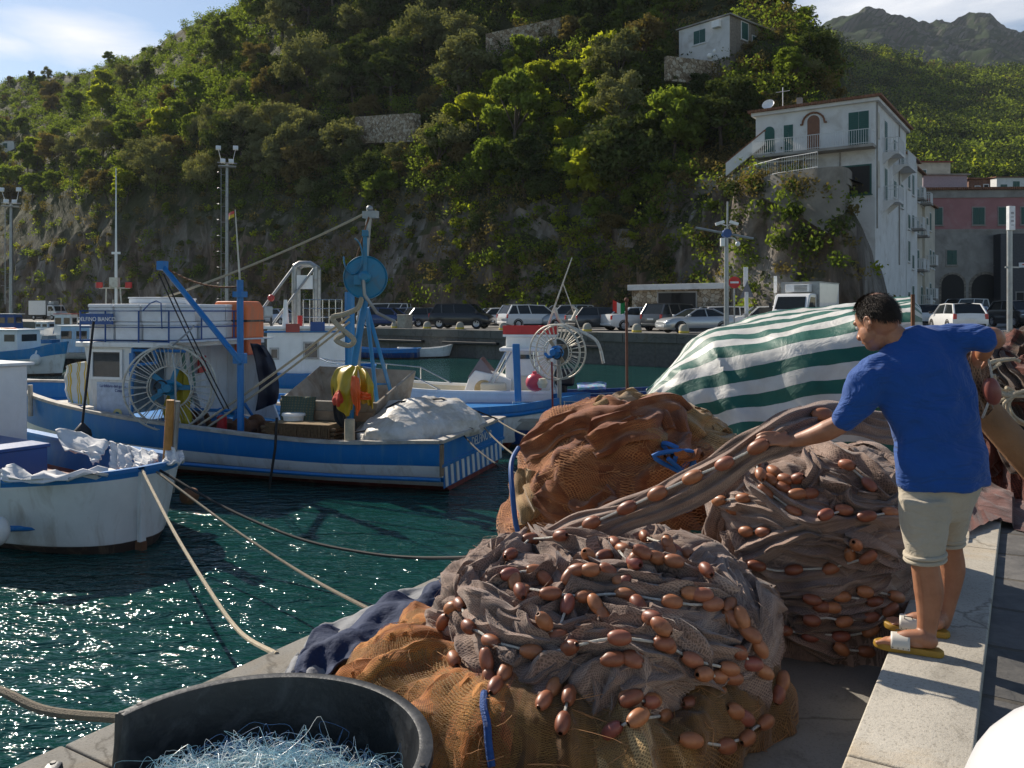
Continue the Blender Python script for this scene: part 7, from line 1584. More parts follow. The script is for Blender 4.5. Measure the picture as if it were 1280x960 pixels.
# ---- strip of net pulled from the near heap through the man's hand
pl=empty('pulled_net',P(800,630,4.6),0,'strip of brown float net stretched up to the left hand of the man','fishing net')
mb=MB(); pp=catmull([P(628,700,4.85),P(668,688,4.78),P(740,662,4.66),P(810,636,4.55),P(880,602,4.45),P(935,566,4.36),P(968,549,4.33),P(1005,530,4.42),P(1050,522,4.6),P(1110,535,4.75),P(1170,530,4.75),P(1215,480,4.6),P(1224,450,4.48)],8)
nr=[(Vector((.10,-1,.55))).normalized() for _ in pp]; ribbon(mb,pp,nr,.112,.042,301,nv=27,folds=5.4,tuck=.2)
p2=[p+Vector((.02,.05,.035)) for p in pp[10:60]]; ribbon(mb,p2,nr[10:60],.075,.035,333,nv=17); place_mesh(mb,'net_strip',N_brown,pl,smooth=True)
bpy.context.view_layer.update()
mb=MB(); ps=[]
for a,b in C(640,470,3.2,[(70,665),(205,632),(318,588),(460,527),(582,470),(722,405),(850,350),(985,283)]): 
    i=min(range(len(pp)),key=lambda q:abs(640+F*pp[q].x/pp[q].y-a)); ps.append(P(a,b,pp[i].y-.075))
for i,p in enumerate(ps): float_at(pl,p,(ps[min(i+1,7)]-ps[max(i-1,0)]),1.12)
float_at(pl,P(1027,518,4.45),Vector((1,.1,.1)),1.1)
mb.tube(catmull(ps,5),.0068,6); place_mesh(mb,'float_line',M_cord,pl,smooth=True)
hn=empty('hanging_net',P(1212,450,4.42),0,'short length of net with two floats hanging from the raised right hand of the man','fishing net')
mb=MB(); q=catmull([P(1224,425,4.42),P(1214,450,4.38),P(1216,480,4.38),P(1222,505,4.4),P(1228,520,4.42)],7); ribbon(mb,q,[Vector((-.1,-1,.1))]*len(q),.075,.03,401,nv=17); place_mesh(mb,'net_strip',mat_net('coarse brown net',((.06,.035,.02),(.2,.11,.06),(.36,.22,.13)),cell=.022,streak=18),hn,smooth=True)
bpy.context.view_layer.update()
a,b=P(1231,436,4.30),P(1240,489,4.30); float_at(hn,a,Vector((.35,0,1)),1.35); float_at(hn,b,Vector((-.2,0,1)),1.35); mb=MB(); mb.tube(catmull([P(1224,420,4.32),a,P(1239,465,4.30),b,P(1233,510,4.32),P(1228,522,4.36)],5),.006,6); place_mesh(mb,'float_line',M_cord,hn,smooth=True)
# ---- rust heap behind
rh=empty('rust_net_heap',(1.0,7.15,ZF),0,'big rounded heap of rust brown netting in the middle, in front of the striped cover','fishing net')
H3_=Heap((1.04,7.15),1.06,.98,1.22,ZF,29,pw=.80,pr=.84,amp=.115,billow=1,fq=1.9,n=110,lumps=.10)
for k,f in enumerate(H3_.mb.f):
    c=sum((Vector(H3_.mb.v[i]) for i in f),Vector())/4; a=c.z+.3*noise.noise(c*1.7); H3_.mb.m[k]=1 if a+.35*(c.x-1.0)>2.06 else 0
rb=MB()
Fq=lambda l:C(640,470,3.2,l)
for k,(pth,w,t,mm) in enumerate([([(50,300),(150,230),(260,180),(420,150),(560,130)],.13,.08,0),([(320,260),(430,210),(560,170),(660,160),(680,260),(640,340)],.14,.10,0),([(510,120),(620,115),(760,180),(880,220),(980,240)],.14,.07,1),([(60,380),(50,480),(80,580)],.13,.08,1),([(340,120),(430,95),(520,100)],.12,.07,1),([(680,170),(760,220),(820,260),(880,250)],.12,.08,1),([(100,480),(220,540),(320,560),(430,500)],.12,.08,0)]): px_ribbon(H3_,rb,Fq(pth),w*1.5,t*.75,500+k*2.1,m=mm)
_k1=list(H3_.mb.v); place_mesh(H3_.mb,'net_body',[N_rust,N_tan],rh,smooth=True); H3_.mb.v=_k1; place_mesh(rb,'net_rolls',[N_rust,N_tan],rh,smooth=True)
M_brope=pm('blue rope',(.012,.07,.26),.7)
mb=MB(); mb.tube(catmull([P(648,560,6.9),P(639,580,6.6),P(641,620,6.4),P(645,655,6.35),P(652,678,6.35)],6),.020,8); place_mesh(mb,'blue_rope',pm('thick blue hose',(.008,.07,.24),.6),rh,smooth=True)
mb=MB()
for k in range(9): a=P(rnd.uniform(840,880),rnd.uniform(560,660),6.3); mb.tube(catmull([a]+[a+Vector((rnd.uniform(-.2,.25),rnd.uniform(-.1,.1),rnd.uniform(-.2,.12))) for _ in range(4)],5),.018,6)
o=mb.build('rope_tangle',pm('bright blue rope',(.015,.12,.38),.6,var=.3),None,smooth=True); tag(o,'tangle of bright blue rope between the rust heap and the green crate','rope')
cr=empty('fish_crate',P(833,690,6.05),R(-20),'green plastic fish crate wedged between the net heaps','crate'); cr.location.z=ZF; mb=MB()
for x,y,p,q in((-.3,0,.03,.42),(.3,0,.03,.42),(0,-.21,.63,.03),(0,.21,.63,.03)): mb.box((x,y,.17),(p,q,.34))
mb.box((0,0,.03),(.6,.4,.03)); mb.box((0,-.235,.30),(.66,.03,.05)); mb.box((0,-.235,.12),(.66,.03,.04)); mb.box((0,0,.28),(.56,.38,.04),m=1); mb.build('body',[paint('green crate plastic',(.012,.10,.06)),N_dark],cr,bevel=.008)
stray(H3_,rh,T_or,420,.28,.0018,4)
shell(H3_,rh,mat_shell('loose rust mesh',(.22,.07,.025),(.42,.17,.06),.024,.74),.010,7,amp=.022,fq=4.5)
# ---- green and white striped cover
m,b,N,L,o_=mat_stripes('green and white striped sheet',[(0,(.005,.095,.066)),(.48,(.58,.57,.54))],1.0,1); uv=N.new('ShaderNodeTexCoord').outputs['Object']
n=noise_n(N,L,uv,2.2,6,.6,.4); dr=ramp(N,[(.4,(1,1,1)),(.75,(.66,.63,.58))]); L.new(n.outputs[0],dr.inputs[0]); L.new(mix(N,L,.8,o_,dr.outputs[0],'MULTIPLY'),b.inputs['Base Color']); b.inputs['Roughness'].default_value=.55
n2=noise_n(N,L,uv,3.5,6,.6,1.0); nb=bump(N,L,n2.outputs[0],.4,.05,None); n3=noise_n(N,L,uv,55,2); bump(N,L,n3.outputs[0],.15,.004,b,nb); M_cover=m
cv=empty('striped_cover',P(980,560,9.6),0,'green and white striped plastic sheet covering a stack behind the net heaps','tarpaulin')
us=[0,.12,.28,.45,.78,1.0]
Rr=[[(812,500,10.7),(842,474,11.3),(872,440,11.6),(930,414,11.5),(1062,396,11.0),(1140,388,10.7)],            # back of the top
    [(811,499,10.5),(846,450,10.9),(890,414,11.0),(960,400,10.7),(1068,387,10.1),(1140,379,9.8)],               # ridge
    [(809,499,10.2),(840,466,10.2),(884,440,10.0),(945,430,9.7),(1064,402,9.2),(1140,392,8.95)],                # shoulder
    [(808,502,10.0),(836,500,9.85),(884,492,9.65),(945,478,9.4),(1068,452,8.95),(1142,438,8.7)],
    [(812,512,9.9),(842,535,9.65),(890,545,9.45),(950,535,9.2),(1072,520,8.8),(1144,508,8.6)],
    [(818,540,9.8),(850,580,9.55),(896,600,9.3),(955,606,9.05),(1075,600,8.7),(1146,592,8.5)]]
bk=[P(a,b_,c)+Vector((.5,.7,-1.6)) for a,b_,c in Rr[0]]
ctrl=[bk]+[[P(*q) for q in r] for r in Rr]; rowsC=[catmull(r,14) for r in ctrl]; kk=len(rowsC[0]); vpos=[-2.5,0,2.5,5.0,6.5,8.25,10.35]
g=[]
for i in range(kk):
    col=catmull([r[i] for r in rowsC],12); rr=[]
    for j,p in enumerate(col):
        d=Vector((-.35,-.8,.35)); wv=(noise.ridged_multi_fractal(Vector((p.x*1.1+p.z*.8,p.y*.6,p.z*.5)),.8,2.1,4,1,2)-1)*.11+.05*math.sin(i*.42+3*noise.noise(p*.8))*sst(36,70,j)
        rr.append(p+d*wv)
    g.append(rr)
nj=len(g[0]); vp=[np.interp(j/12,range(7),vpos) for j in range(nj)]
mb=MB(); mb.grid(g,uv=lambda i,j:(i/kk*3,vp[j]+.20*noise.noise(g[min(i,kk-1)][j]*.9)))
o=place_mesh(mb,'sheet',M_cover,cv,smooth=True); s=o.modifiers.new('t','SOLIDIFY'); s.thickness=.006
mb=MB(); e=g[-1]; mb.grid([[e[j] for j in range(14,nj)],[Vector((e[j].x+.55,e[j].y+.9,max(ZF,e[j].z-.12))) for j in range(14,nj)]],uv=lambda i,j:(i*.5,vp[min(j+14,nj-1)]+i*.5)); place_mesh(mb,'end_fold',M_cover,cv,smooth=True)
mb=MB(); rp=[g[i][int(nj*.86)]+Vector((-.02,-.05,.02)) for i in range(18,kk,3)]; mb.tube(rp,.012,6); place_mesh(mb,'tie_rope',M_cord,cv,smooth=True)
mb=MB(); mb.box(P(1100,610,9.2),(1.2,.5,.9),R(30)); o=mb.build('yellow_bin',pm('dull yellow plastic',(.32,.24,.045),.6,var=.2),None,bevel=.03); tag(o,'dull yellow bin half hidden under the striped cover beside the man','bin')
mb=MB(); mb.tube([P(1141,560,8.75),P(1141,368,8.75)],.02,6); o=mb.build('rusty_stake',B_rust); tag(o,'thin rusty upright stake at the right end of the striped cover','stake')
# ---- dark heap at the right edge, red net running out on the paving
dh=empty('dark_net_heap',(5.15,7.6,1.26),0,'dark brown net heap with white rope coils at the right edge behind the man','fishing net')
H4_=Heap((5.0,7.6),1.05,1.1,1.5,1.24,39,pw=.6,pr=.8,amp=.16,fq=1.9,n=80,lumps=.15)
for k,f in enumerate(H4_.mb.f):
    c=sum((Vector(H4_.mb.v[i]) for i in f),Vector())/4; H4_.mb.m[k]=1 if c.x+.35*noise.noise(c*2)<4.42 else 0
rb=MB()
for k,(pth,w,t,mm) in enumerate([([(1232,450),(1245,480),(1262,520),(1280,560)],.13,.09,0),([(1225,500),(1232,540),(1240,580)],.12,.08,1),([(1240,440),(1262,470),(1285,500)],.12,.09,0),([(1222,540),(1232,575),(1245,595)],.10,.07,1),([(1250,520),(1262,560),(1280,590)],.12,.08,0)]): px_ribbon(H4_,rb,pth,w,t,600+k*2.3,m=mm)
place_mesh(H4_.mb,'net_body',[N_dark,N_red],dh,smooth=True); place_mesh(rb,'net_rolls',[N_dark,N_red],dh,smooth=True)
mb=MB()
for k in range(7):
    a=P(1250+k*6,452+k*6,6.55); mb.tube(catmull([a+Vector((.16*math.cos(t*1.0+k),.05*math.sin(t),.07*math.sin(t*1.0+k)-.04*t)) for t in range(7)],4),.014,6)
o=mb.build('white_rope_coil',B_rope,None,smooth=True); tag(o,'loops of pale rope hung over the dark net heap at the right edge','rope')
mb=MB(); mb.tube([P(1224,505,6.2),P(1250,535,6.15),P(1300,590,6.1)],[.11,.11,.12],12); o=mb.build('timber_pole',pm('brown timber pole',(.26,.13,.055),.7,var=.3,scale=4,bmp=.4),None,smooth=True); tag(o,'thick brown timber pole leaning across the dark net heap at the right edge','pole')
mb=MB(); g=[]
src=[P(1188,600,6.4),P(1200,612,6.3),P(1215,622,6.3)]
for i in range(40):
    u=i/39; row=[]
    for j in range(26):
        v=j/25; a=G(1196+66*v*u+18*v,612+ (70-30*v)*u-8*v,1.27); a.z=1.275+.10*(1-u)**2+.05*(1+noise.noise(Vector((v*5,u*1.4,2))))*(1-.6*u)+.02*noise.noise(Vector((v*16,u*3,5))); a.z+=.045 if (a-P0).dot(NP)<3.60 else 0; row.append(a)
    g.append(row)
mb.grid(g,uv=lambda i,j:(i*.035,j*.03)); o=mb.build('red_net_tail',N_red,None,smooth=True,fix=False); tag(o,'thin dark red net fanned out on the paving behind the legs of the man','fishing net')
mb=MB(); g=[]
for i in range(40):
    u=i/39; row=[]
    for j in range(30):
        v=j/29; a=G(1222+70*u,608+10*u+ (44+6*u)*v,1.268); a.z=1.272+.13*math.sin(math.pi*v)**.7*(1-.55*u)*(1+.5*noise.noise(Vector((u*3,v*12,4)))); a.z+=.045 if (a-P0).dot(NP)<3.60 else 0; row.append(a)
    g.append(row)
mb.grid(g,uv=lambda i,j:(i*.035,j*.03)); o=mb.build('purple_net_tail',mat_net('purplish brown netting',((.05,.02,.018),(.14,.06,.05),(.25,.12,.10)),streak=30),None,smooth=True,fix=False); tag(o,'purplish brown net trailing over the paving to the right edge','fishing net')
# ---- blue cloth
def mat_cloth(n,a,b_): return pm(n,a,.85,var=.35,scale=3,bmp=.4,bsc=30,dirt=b_,dirt_amt=.6,dsc=3)
o=fold_cloth('blue_cloth',mat_cloth('navy cotton cloth',(.008,.022,.070),(.03,.05,.10)),None,[[G(356,846,ZF)+Vector((0,0,.02)),G(398,806,ZF)+Vector((0,0,.05)),G(462,775,ZF)+Vector((0,0,.07)),G(520,762,ZF)+Vector((0,0,.12)),G(556,758,ZF)+Vector((0,0,.22))],
 [G(375,850,ZF)+Vector((0,0,.03)),G(425,820,ZF)+Vector((0,0,.12)),G(490,792,ZF)+Vector((0,0,.12)),G(540,778,ZF)+Vector((0,0,.20)),G(568,766,ZF)+Vector((0,0,.26))],[G(405,862,ZF)+Vector((0,0,.03)),G(450,838,ZF)+Vector((0,0,.08)),G(505,818,ZF)+Vector((0,0,.14)),G(545,800,ZF)+Vector((0,0,.16)),G(575,785,ZF)+Vector((0,0,.2))]],amp=.05,fr=2.6,n=60,m=40,th=.008); tag(o,'crumpled navy blue cloth on the quay floor between the black tub and the nets','cloth')
o=fold_cloth('grey_cloth',mat_cloth('pale grey lining cloth',(.20,.205,.215),(.12,.12,.14)),None,[[G(352,848,ZF)+Vector((0,0,.008)),G(385,803,ZF)+Vector((0,0,.02)),G(440,770,ZF)+Vector((0,0,.03)),G(505,748,ZF)+Vector((0,0,.05)),G(560,744,ZF)+Vector((0,0,.12))],[G(395,868,ZF)+Vector((0,0,.01)),G(450,845,ZF)+Vector((0,0,.04)),G(510,828,ZF)+Vector((0,0,.06)),G(550,805,ZF)+Vector((0,0,.08)),G(580,790,ZF)+Vector((0,0,.1))]],amp=.025,fr=5,n=50,m=30,th=.008); tag(o,'pale grey lining showing along the edges of the navy cloth','cloth')
# ---- black tub with tangled monofilament net
tb=empty('plastic_tub',(-.90,2.83,ZF),0,'large black round plastic tub with a broken rim in the lower left corner','tub'); M_tub=pm('black plastic',(.020,.021,.023),.42,var=.3,scale=4,dirt=(.11,.11,.11),dirt_amt=.5,dsc=7,bmp=.15,bsc=30)
def tz_(a):
    d=math.degrees(a)%360; return .47-.27*sst(155,157.5,d)*(1-sst(183,185.5,d))
n=180; g=[]
for i in range(n):
    a=6.28319*i/n; h=tz_(a); c,s=math.cos(a),math.sin(a); lip=.028 if h>.4 else .006; row=[]
    for r,z in((.50,.012),(.50,0),(.555,0),(.585,h*.5),(.600,h-.06),(.602+lip,h-.055),(.606+lip,h-.03),(.606+lip*.9,h-.006),(.60,h),(.585,h-.004),(.578,h-.05),(.565,h*.5),(.535,.05),(.50,.03),(.0,.03)): row.append(Vector((r*c,r*s,z)))
    g.append(row)
mb=MB(); mb.grid(g+[g[0]]); mb.build('body',M_tub,tb,smooth='auto')
mb=MB()
for d in(153,146,186.5,192,-8): a=R(d); mb.lathe([(0,.004),(.009,.004),(.011,0)],10,c=(.612*math.cos(a),.612*math.sin(a),.472-.004))
mb.build('rivet_hole',B_black,tb)
mb=MB(); 
for d0,d1 in((-14,-3),): mb.tube([(.635*math.cos(R(d)),.635*math.sin(R(d)),.40) for d in range(d0,d1)],.022,8)
mb.build('handle',M_tub,tb,smooth=True)
mn=empty('monofilament_net',(-.90,2.83,ZF+.03),0,'tangled pale blue, white and yellow monofilament net inside the black tub','fishing net')
Hm=Heap((-.86,2.78),.52,.46,.31,ZF+.05,49,pw=.6,pr=.9,amp=.05,fq=5,n=50)
def mat_mono():
    m,nt,b,N,L=nodes('tangled nylon'); tc=N.new('ShaderNodeTexCoord').outputs['Object']; n=noise_n(N,L,tc,5,6,.7,1.5); r=ramp(N,[(.26,(.02,.06,.14)),(.42,(.12,.28,.36)),(.55,(.32,.48,.48)),(.68,(.60,.56,.36))]); L.new(n.outputs[0],r.inputs[0]); L.new(r.outputs[0],b.inputs['Base Color']); b.inputs['Roughness'].default_value=.7
    mp=N.new('ShaderNodeMapping'); L.new(tc,mp.inputs[0]); mp.inputs['Scale'].default_value=(25,90,60); q=noise_n(N,L,mp.outputs[0],1,4,.7,2); bump(N,L,q.outputs[0],1,.02,b); return m
place_mesh(Hm.mb,'net_mass',mat_mono(),mn,smooth=True)
Hm.mb.v=[(v[0]-.90,v[1]+2.83,v[2]+ZF+.03) for v in Hm.mb.v]; Hm.refresh()
S_f=[pm('pale blue nylon line',(.40,.62,.70),.35),pm('white nylon line',(.78,.80,.78),.35),pm('yellow nylon line',(.55,.47,.22),.4),pm('deep blue nylon line',(.05,.14,.30),.35)]
mb=MB(); rnd=random.Random(6); cnt=0
while cnt<1150:
    x=-.90+rnd.uniform(-.56,.56); y=2.74+rnd.uniform(-.44,.46)
    if (x+.9)**2+(y-2.83)**2>.53**2: continue
    h=Hm.bvh.ray_cast(Vector((x,y,4)),Vector((0,0,-1))); z=h[0].z if h[0] else ZF+.05
    p=Vector((x,y,z)); d=Vector((rnd.uniform(-1,1),rnd.uniform(-.6,.6),0)); pts=[p-d*.16]
    for q in range(5): pts.append(p+d*(-.1+.06*q)+Vector((rnd.gauss(0,.025),rnd.gauss(0,.025),abs(rnd.gauss(.02,.03)))))
    pts.append(p+d*.18+Vector((0,0,-.02)))
    pts=[Vector((q.x,q.y,max(q.z,ZF+.04))) for q in pts]
    pts=[q if (q.x+.9)**2+(q.y-2.83)**2<.55**2 else Vector((-.9,2.83,q.z))+ (q-Vector((-.9,2.83,q.z))).normalized()*.55 for q in pts]
    mm=3 if y>3.0 and rnd.random()<.5 else (2 if x>-.75 and y<2.62 and rnd.random()<.6 else (0 if rnd.random()<.55 else 1))
    mb.tube(catmull(pts,4),.0008,3,m=mm,caps=False); cnt+=1
place_mesh(mb,'net_strands',S_f,mn,smooth=True)['kind']='stuff'
# ---- white rounded buoy at the lower right corner, weeds by the ledge
wbu=empty('mooring_buoy',(1.43,2.00,1.262),0,'large smooth white buoy cut off by the lower right corner','buoy'); mb=MB(); mb.ball((0,0,.35),(.33,.33,.345),32); mb.build('body',pm('smooth white plastic',(.62,.62,.63),.3,var=.02),wbu,smooth=True); mb=MB(); mb.lathe([(.03,.72),(.07,.73),(.08,.78),(.03,.80),(0,.80)],14); mb.build('eye',B_white2,wbu,smooth=True)
wd=[]
for k in range(46):
    q=G(855+rnd.uniform(-12,60),940+rnd.uniform(-16,26),ZF); wd.append((tuple(q+Vector((0,0,.03))),(.035,.035,.03)))
me=leaf_mesh('weed_patch',leaf_cloud(wd,1500,.011,.6),LEAF['green']); o=bpy.data.objects.new('weed_patch',me); COL.objects.link(o); tag(o,kind='stuff')
mb=MB(); a=G(1245,602,1.27); 
mb.tube(catmull([a,a+Vector((.25,.05,.01)),a+Vector((.5,.1,.0)),a+Vector((.75,.0,.01))],5),.03,6); o=mb.build('frayed_rope',pm('frayed ochre rope',(.45,.32,.12),.9,var=.4),None,smooth=True); tag(o,'frayed ochre rope lying on the sunlit paving behind the man','rope')
# ================================================================== the man
def ring_loft(mb,rings,n=22):
    """rings: (left point, right point, half depth, depth direction)"""
    g=[]
    for Lp,Rp,dp,dd in rings:
        c=(Lp+Rp)/2; a=(Rp-Lp)/2; g.append([c+a*math.cos(6.28319*i/n)+dd*dp*math.sin(6.28319*i/n) for i in range(n)])
    o=len(mb.v); mb.grid(g,wrap=True); mb.add(g[0],[tuple(range(n-1,-1,-1))]); mb.add(g[-1],[tuple(range(n))])
def remesh(o,vox,sm=4,it=.5):
    m=o.modifiers.new('remesh','REMESH'); m.mode='VOXEL'; m.voxel_size=vox; m.use_smooth_shade=True
    s=o.modifiers.new('smooth','SMOOTH'); s.factor=it; s.iterations=sm
def limb(mb,pts,r,n=14): 
    mb.tube(catmull(pts,5) if len(pts)>2 else pts,[np.interp(i,range(len(r)),r) for i in np.linspace(0,len(r)-1,(len(pts)-1)*5+1)] if len(pts)>2 else r,n)
    mb.ball(pts[0],r[0],12); mb.ball(pts[-1],r[-1],12)
def mat_skin():
    m,nt,b,N,L=nodes('sun-tanned skin'); tc=N.new('ShaderNodeTexCoord').outputs['Object']; n=noise_n(N,L,tc,9,6,.6); r=ramp(N,[(.3,(.30,.125,.065)),(.7,(.44,.205,.115))]); L.new(n.outputs[0],r.inputs[0]); L.new(r.outputs[0],b.inputs['Base Color'])
    b.inputs['Roughness'].default_value=.48; b.inputs['Subsurface Weight'].default_value=.12; b.inputs['Subsurface Radius'].default_value=(.02,.008,.004); q=noise_n(N,L,tc,160,3); bump(N,L,q.outputs[0],.12,.003,b); return m
def mat_fabric(name,c,wr=.35,sc=9,fold=.03):
    m,nt,b,N,L=nodes(name); tc=N.new('ShaderNodeTexCoord').outputs['Object']; n=noise_n(N,L,tc,4,4); r=ramp(N,[(.3,tuple(x*.88 for x in c)),(.7,tuple(x*1.1 for x in c))]); L.new(n.outputs[0],r.inputs[0]); L.new(r.outputs[0],b.inputs['Base Color']); b.inputs['Roughness'].default_value=.85; b.inputs['Sheen Weight'].default_value=.15
    mp=N.new('ShaderNodeMapping'); L.new(tc,mp.inputs[0]); mp.inputs['Rotation'].default_value=(0,R(35),0); mp.inputs['Scale'].default_value=(1,1,2.2); w=noise_n(N,L,mp.outputs[0],sc,4,.55,1.1); f=noise_n(N,L,tc,420,2)
    nb=bump(N,L,w.outputs[0],wr,fold,None); bump(N,L,f.outputs[0],.15,.0015,b,nb); return m
root=G(1160,812,ZL); man=empty('person',(root.x,root.y,ZL),0,'man in a blue t-shirt and beige shorts pulling the net with both arms spread','person')
M_skin=mat_skin(); M_shirt=mat_fabric('royal blue cotton',(.002,.060,.270),.7,3.6,.06); M_short=mat_fabric('beige cotton shorts',(.42,.36,.27),.5,10,.03)
Q=lambda px,py,Y:P(px,py,Y)
B_=Vector((.15,1,0)).normalized()
# shirt
mb=MB(); rg=[((1121,613),(1236,605),.152,4.02),((1119,585),(1234,580),.152,4.02),((1118,560),(1231,558),.150,4.03),((1110,532),(1224,520),.145,4.05),((1100,505),(1216,482),.140,4.07),((1088,476),(1207,446),.130,4.09),((1086,456),(1203,424),.105,4.11),((1103,432),(1180,408),.080,4.13),((1117,416),(1146,404),.062,4.14)]
ring_loft(mb,[(Q(*a,y),Q(*b_,y),d,B_) for a,b_,d,y in rg])
limb(mb,[Q(1098,466,4.09),Q(1078,492,4.10),Q(1058,524,4.13)],[.098,.090,.066])
limb(mb,[Q(1190,424,4.09),Q(1212,421,4.06),Q(1229,424,4.02)],[.082,.072,.064])
sh=place_mesh(mb,'t_shirt',M_shirt,man,smooth=True); remesh(sh,.012,6)
tx=bpy.data.textures.new('cloth folds','CLOUDS'); tx.noise_scale=.16; tx.noise_depth=2; d=sh.modifiers.new('folds','DISPLACE'); d.texture=tx; d.strength=.05; d.mid_level=.5; d.texture_coords='LOCAL'
s=sh.modifiers.new('smooth2','SMOOTH'); s.factor=.5; s.iterations=2
# shorts
mb=MB(); ring_loft(mb,[(Q(1126,585,4.03),Q(1228,580,4.03),.12,B_),(Q(1122,610,4.02),Q(1227,603,4.03),.13,B_),(Q(1123,635,4.0),Q(1220,625,4.05),.12,B_),(Q(1126,655,3.99),Q(1212,645,4.07),.09,B_)])
ring_loft(mb,[(Q(1122,620,3.98),Q(1192,620,3.98),.115,B_),(Q(1126,655,3.96),Q(1186,655,3.96),.108,B_),(Q(1133,690,3.94),Q(1180,687,3.94),.098,B_),(Q(1135,702,3.94),Q(1177,698,3.94),.092,B_)])
ring_loft(mb,[(Q(1165,615,4.1),Q(1222,612,4.1),.11,B_),(Q(1166,650,4.15),Q(1211,648,4.15),.105,B_),(Q(1168,680,4.19),Q(1201,678,4.19),.092,B_)])
so_=place_mesh(mb,'shorts',M_short,man,smooth=True); remesh(so_,.010,5); d=so_.modifiers.new('folds','DISPLACE'); d.texture=tx; d.strength=.018; d.mid_level=.5
mb=MB()
for (a,b_,dp,y) in (((1133.5,694),(1179,690),.102,3.94),((1166.5,674),(1202.5,671),.097,4.19)):
    a=Q(*a,y);b_=Q(*b_,y); c=(a+b_)/2; ax=(b_-a)/2*1.04; mb.tube([c+ax*math.cos(t*.2618)+B_*dp*math.sin(t*.2618) for t in range(24)],.011,8,closed=True,flat=1.0)
    mb.tube([c+Vector((0,0,-.022))+ax*math.cos(t*.2618)+B_*dp*math.sin(t*.2618) for t in range(24)],.010,8,closed=True)
place_mesh(mb,'shorts_cuff',M_short,man,smooth=True)
# body: head, neck, arms, legs, hands in one continuous surface
mb=MB(); HY=4.17; hc=Q(1096,402,HY); fd=Vector((-.38,.84,-.40)).normalized(); rt=fd.cross(Vector((0,0,1))).normalized(); up=rt.cross(fd).normalized()      # face direction
Hm_=Matrix((rt,fd,up)).transposed()
hp_=lambda x,y,z: hc+rt*x+fd*y+up*z
mb.ball(hp_(0,-.012,.022),(.086,.116,.112),20,Hm_); mb.ball(hp_(0,.035,-.055),(.068,.075,.082),16,Hm_); mb.ball(hp_(0,.062,-.098),(.042,.042,.032),12,Hm_)
for s_ in(-1,1): mb.ball(hp_(s_*.058,.028,-.05),(.024,.05,.05),10,Hm_)
mb.ball(hp_(0,.085,.028),(.062,.03,.022),10,Hm_)
mb.tube([hp_(0,.10,.012),hp_(0,.124,-.022),hp_(0,.132,-.034)],[.011,.015,.017],8); mb.ball(hp_(0,.130,-.034),.018,10); mb.ball(hp_(.016,.118,-.038),.011,8); mb.ball(hp_(-.016,.118,-.038),.011,8)
mb.tube([hp_(-.024,.104,-.072),hp_(0,.111,-.072),hp_(.024,.104,-.072)],[.007,.010,.007],8)
for s_ in(-1,1):
    M_e=Hm_@Matrix.Rotation(R(18*s_),3,'Z'); mb.ball(hp_(s_*.090,-.016,-.022),(.010,.024,.036),10,M_e); mb.tube([hp_(s_*.098,-.030+.020*math.cos(t*.45),-.020+.034*math.sin(t*.45)) for t in range(-3,9)],.0062,6)
limb(mb,[Q(1140,440,4.12),Q(1124,428,4.14),Q(1106,412,4.165)],[.085,.070,.064])
mb.ball(Q(1135,455,4.1),(.16,.08,.09),14)
limb(mb,[Q(1098,466,4.10),Q(1072,500,4.12),Q(1054,528,4.14)],[.062,.056,.048]); limb(mb,[Q(1054,528,4.14),Q(1034,538,4.18),Q(1012,546,4.24),Q(990,552,4.29)],[.048,.052,.042,.030])
limb(mb,[Q(1190,424,4.09),Q(1220,422,4.04),Q(1241,421,4.02)],[.062,.056,.047]); limb(mb,[Q(1241,421,4.02),Q(1243,424,4.14),Q(1236,428,4.28),Q(1228,432,4.38)],[.047,.050,.040,.028])
# left hand, grasping the strip from above
def hand(wr,di,nn,sd,sc=1.0,curl=1.0):
    di=di.normalized(); sdv=di.cross(nn).normalized()*sd; nn=sdv.cross(di).normalized()*sd; pal=wr+di*.055*sc
    Mh=Matrix((sdv,di,nn)).transposed(); mb.ball(pal,(.042*sc,.056*sc,.018*sc),14,Mh); mb.ball(wr+di*.012,(.030*sc,.03*sc,.022*sc),12,Mh)
    for k,(off,ln) in enumerate(((-.031,.078),(-.011,.088),(.010,.083),(.030,.066))):
        b=wr+di*.092*sc+sdv*off*sc; a1=.45*curl+.06*k; a2=1.1*curl+.06*k; a3=1.7*curl
        f=lambda a:(di*math.cos(a)-nn*math.sin(a)); p1=b+f(a1)*ln*.45*sc; p2=p1+f(a2)*ln*.32*sc; p3=p2+f(a3)*ln*.24*sc
        mb.tube(catmull([b-di*.03*sc,b,p1,p2,p3],3),[.0098*sc]*7+[.0092*sc]*3+[.008*sc]*3,8); mb.ball(p3,.0082*sc,8)
    tb_=wr+di*.028*sc-sdv*.030*sc; t1=tb_+(di*.55-sdv*.72-nn*.35).normalized()*.038*sc; t2=t1+(di*.8-sdv*.25-nn*.5).normalized()*.032*sc; t3=t2+(di*.8+sdv*.1-nn*.6).normalized()*.024*sc
    mb.tube(catmull([tb_,t1,t2,t3],4),[.0165*sc]*4+[.0125*sc]*5+[.0105*sc]*4,8); mb.ball(t3,.0105*sc,8)
hand(Q(990,551,4.285),Vector((-.92,-.12,.14)),Vector((-.1,-.75,.65)),-1,1.05,.62)
hand(Q(1228,432,4.385),Vector((-.45,-.15,-.75)),Vector((.1,-.9,.2)),1,1.0,.9)
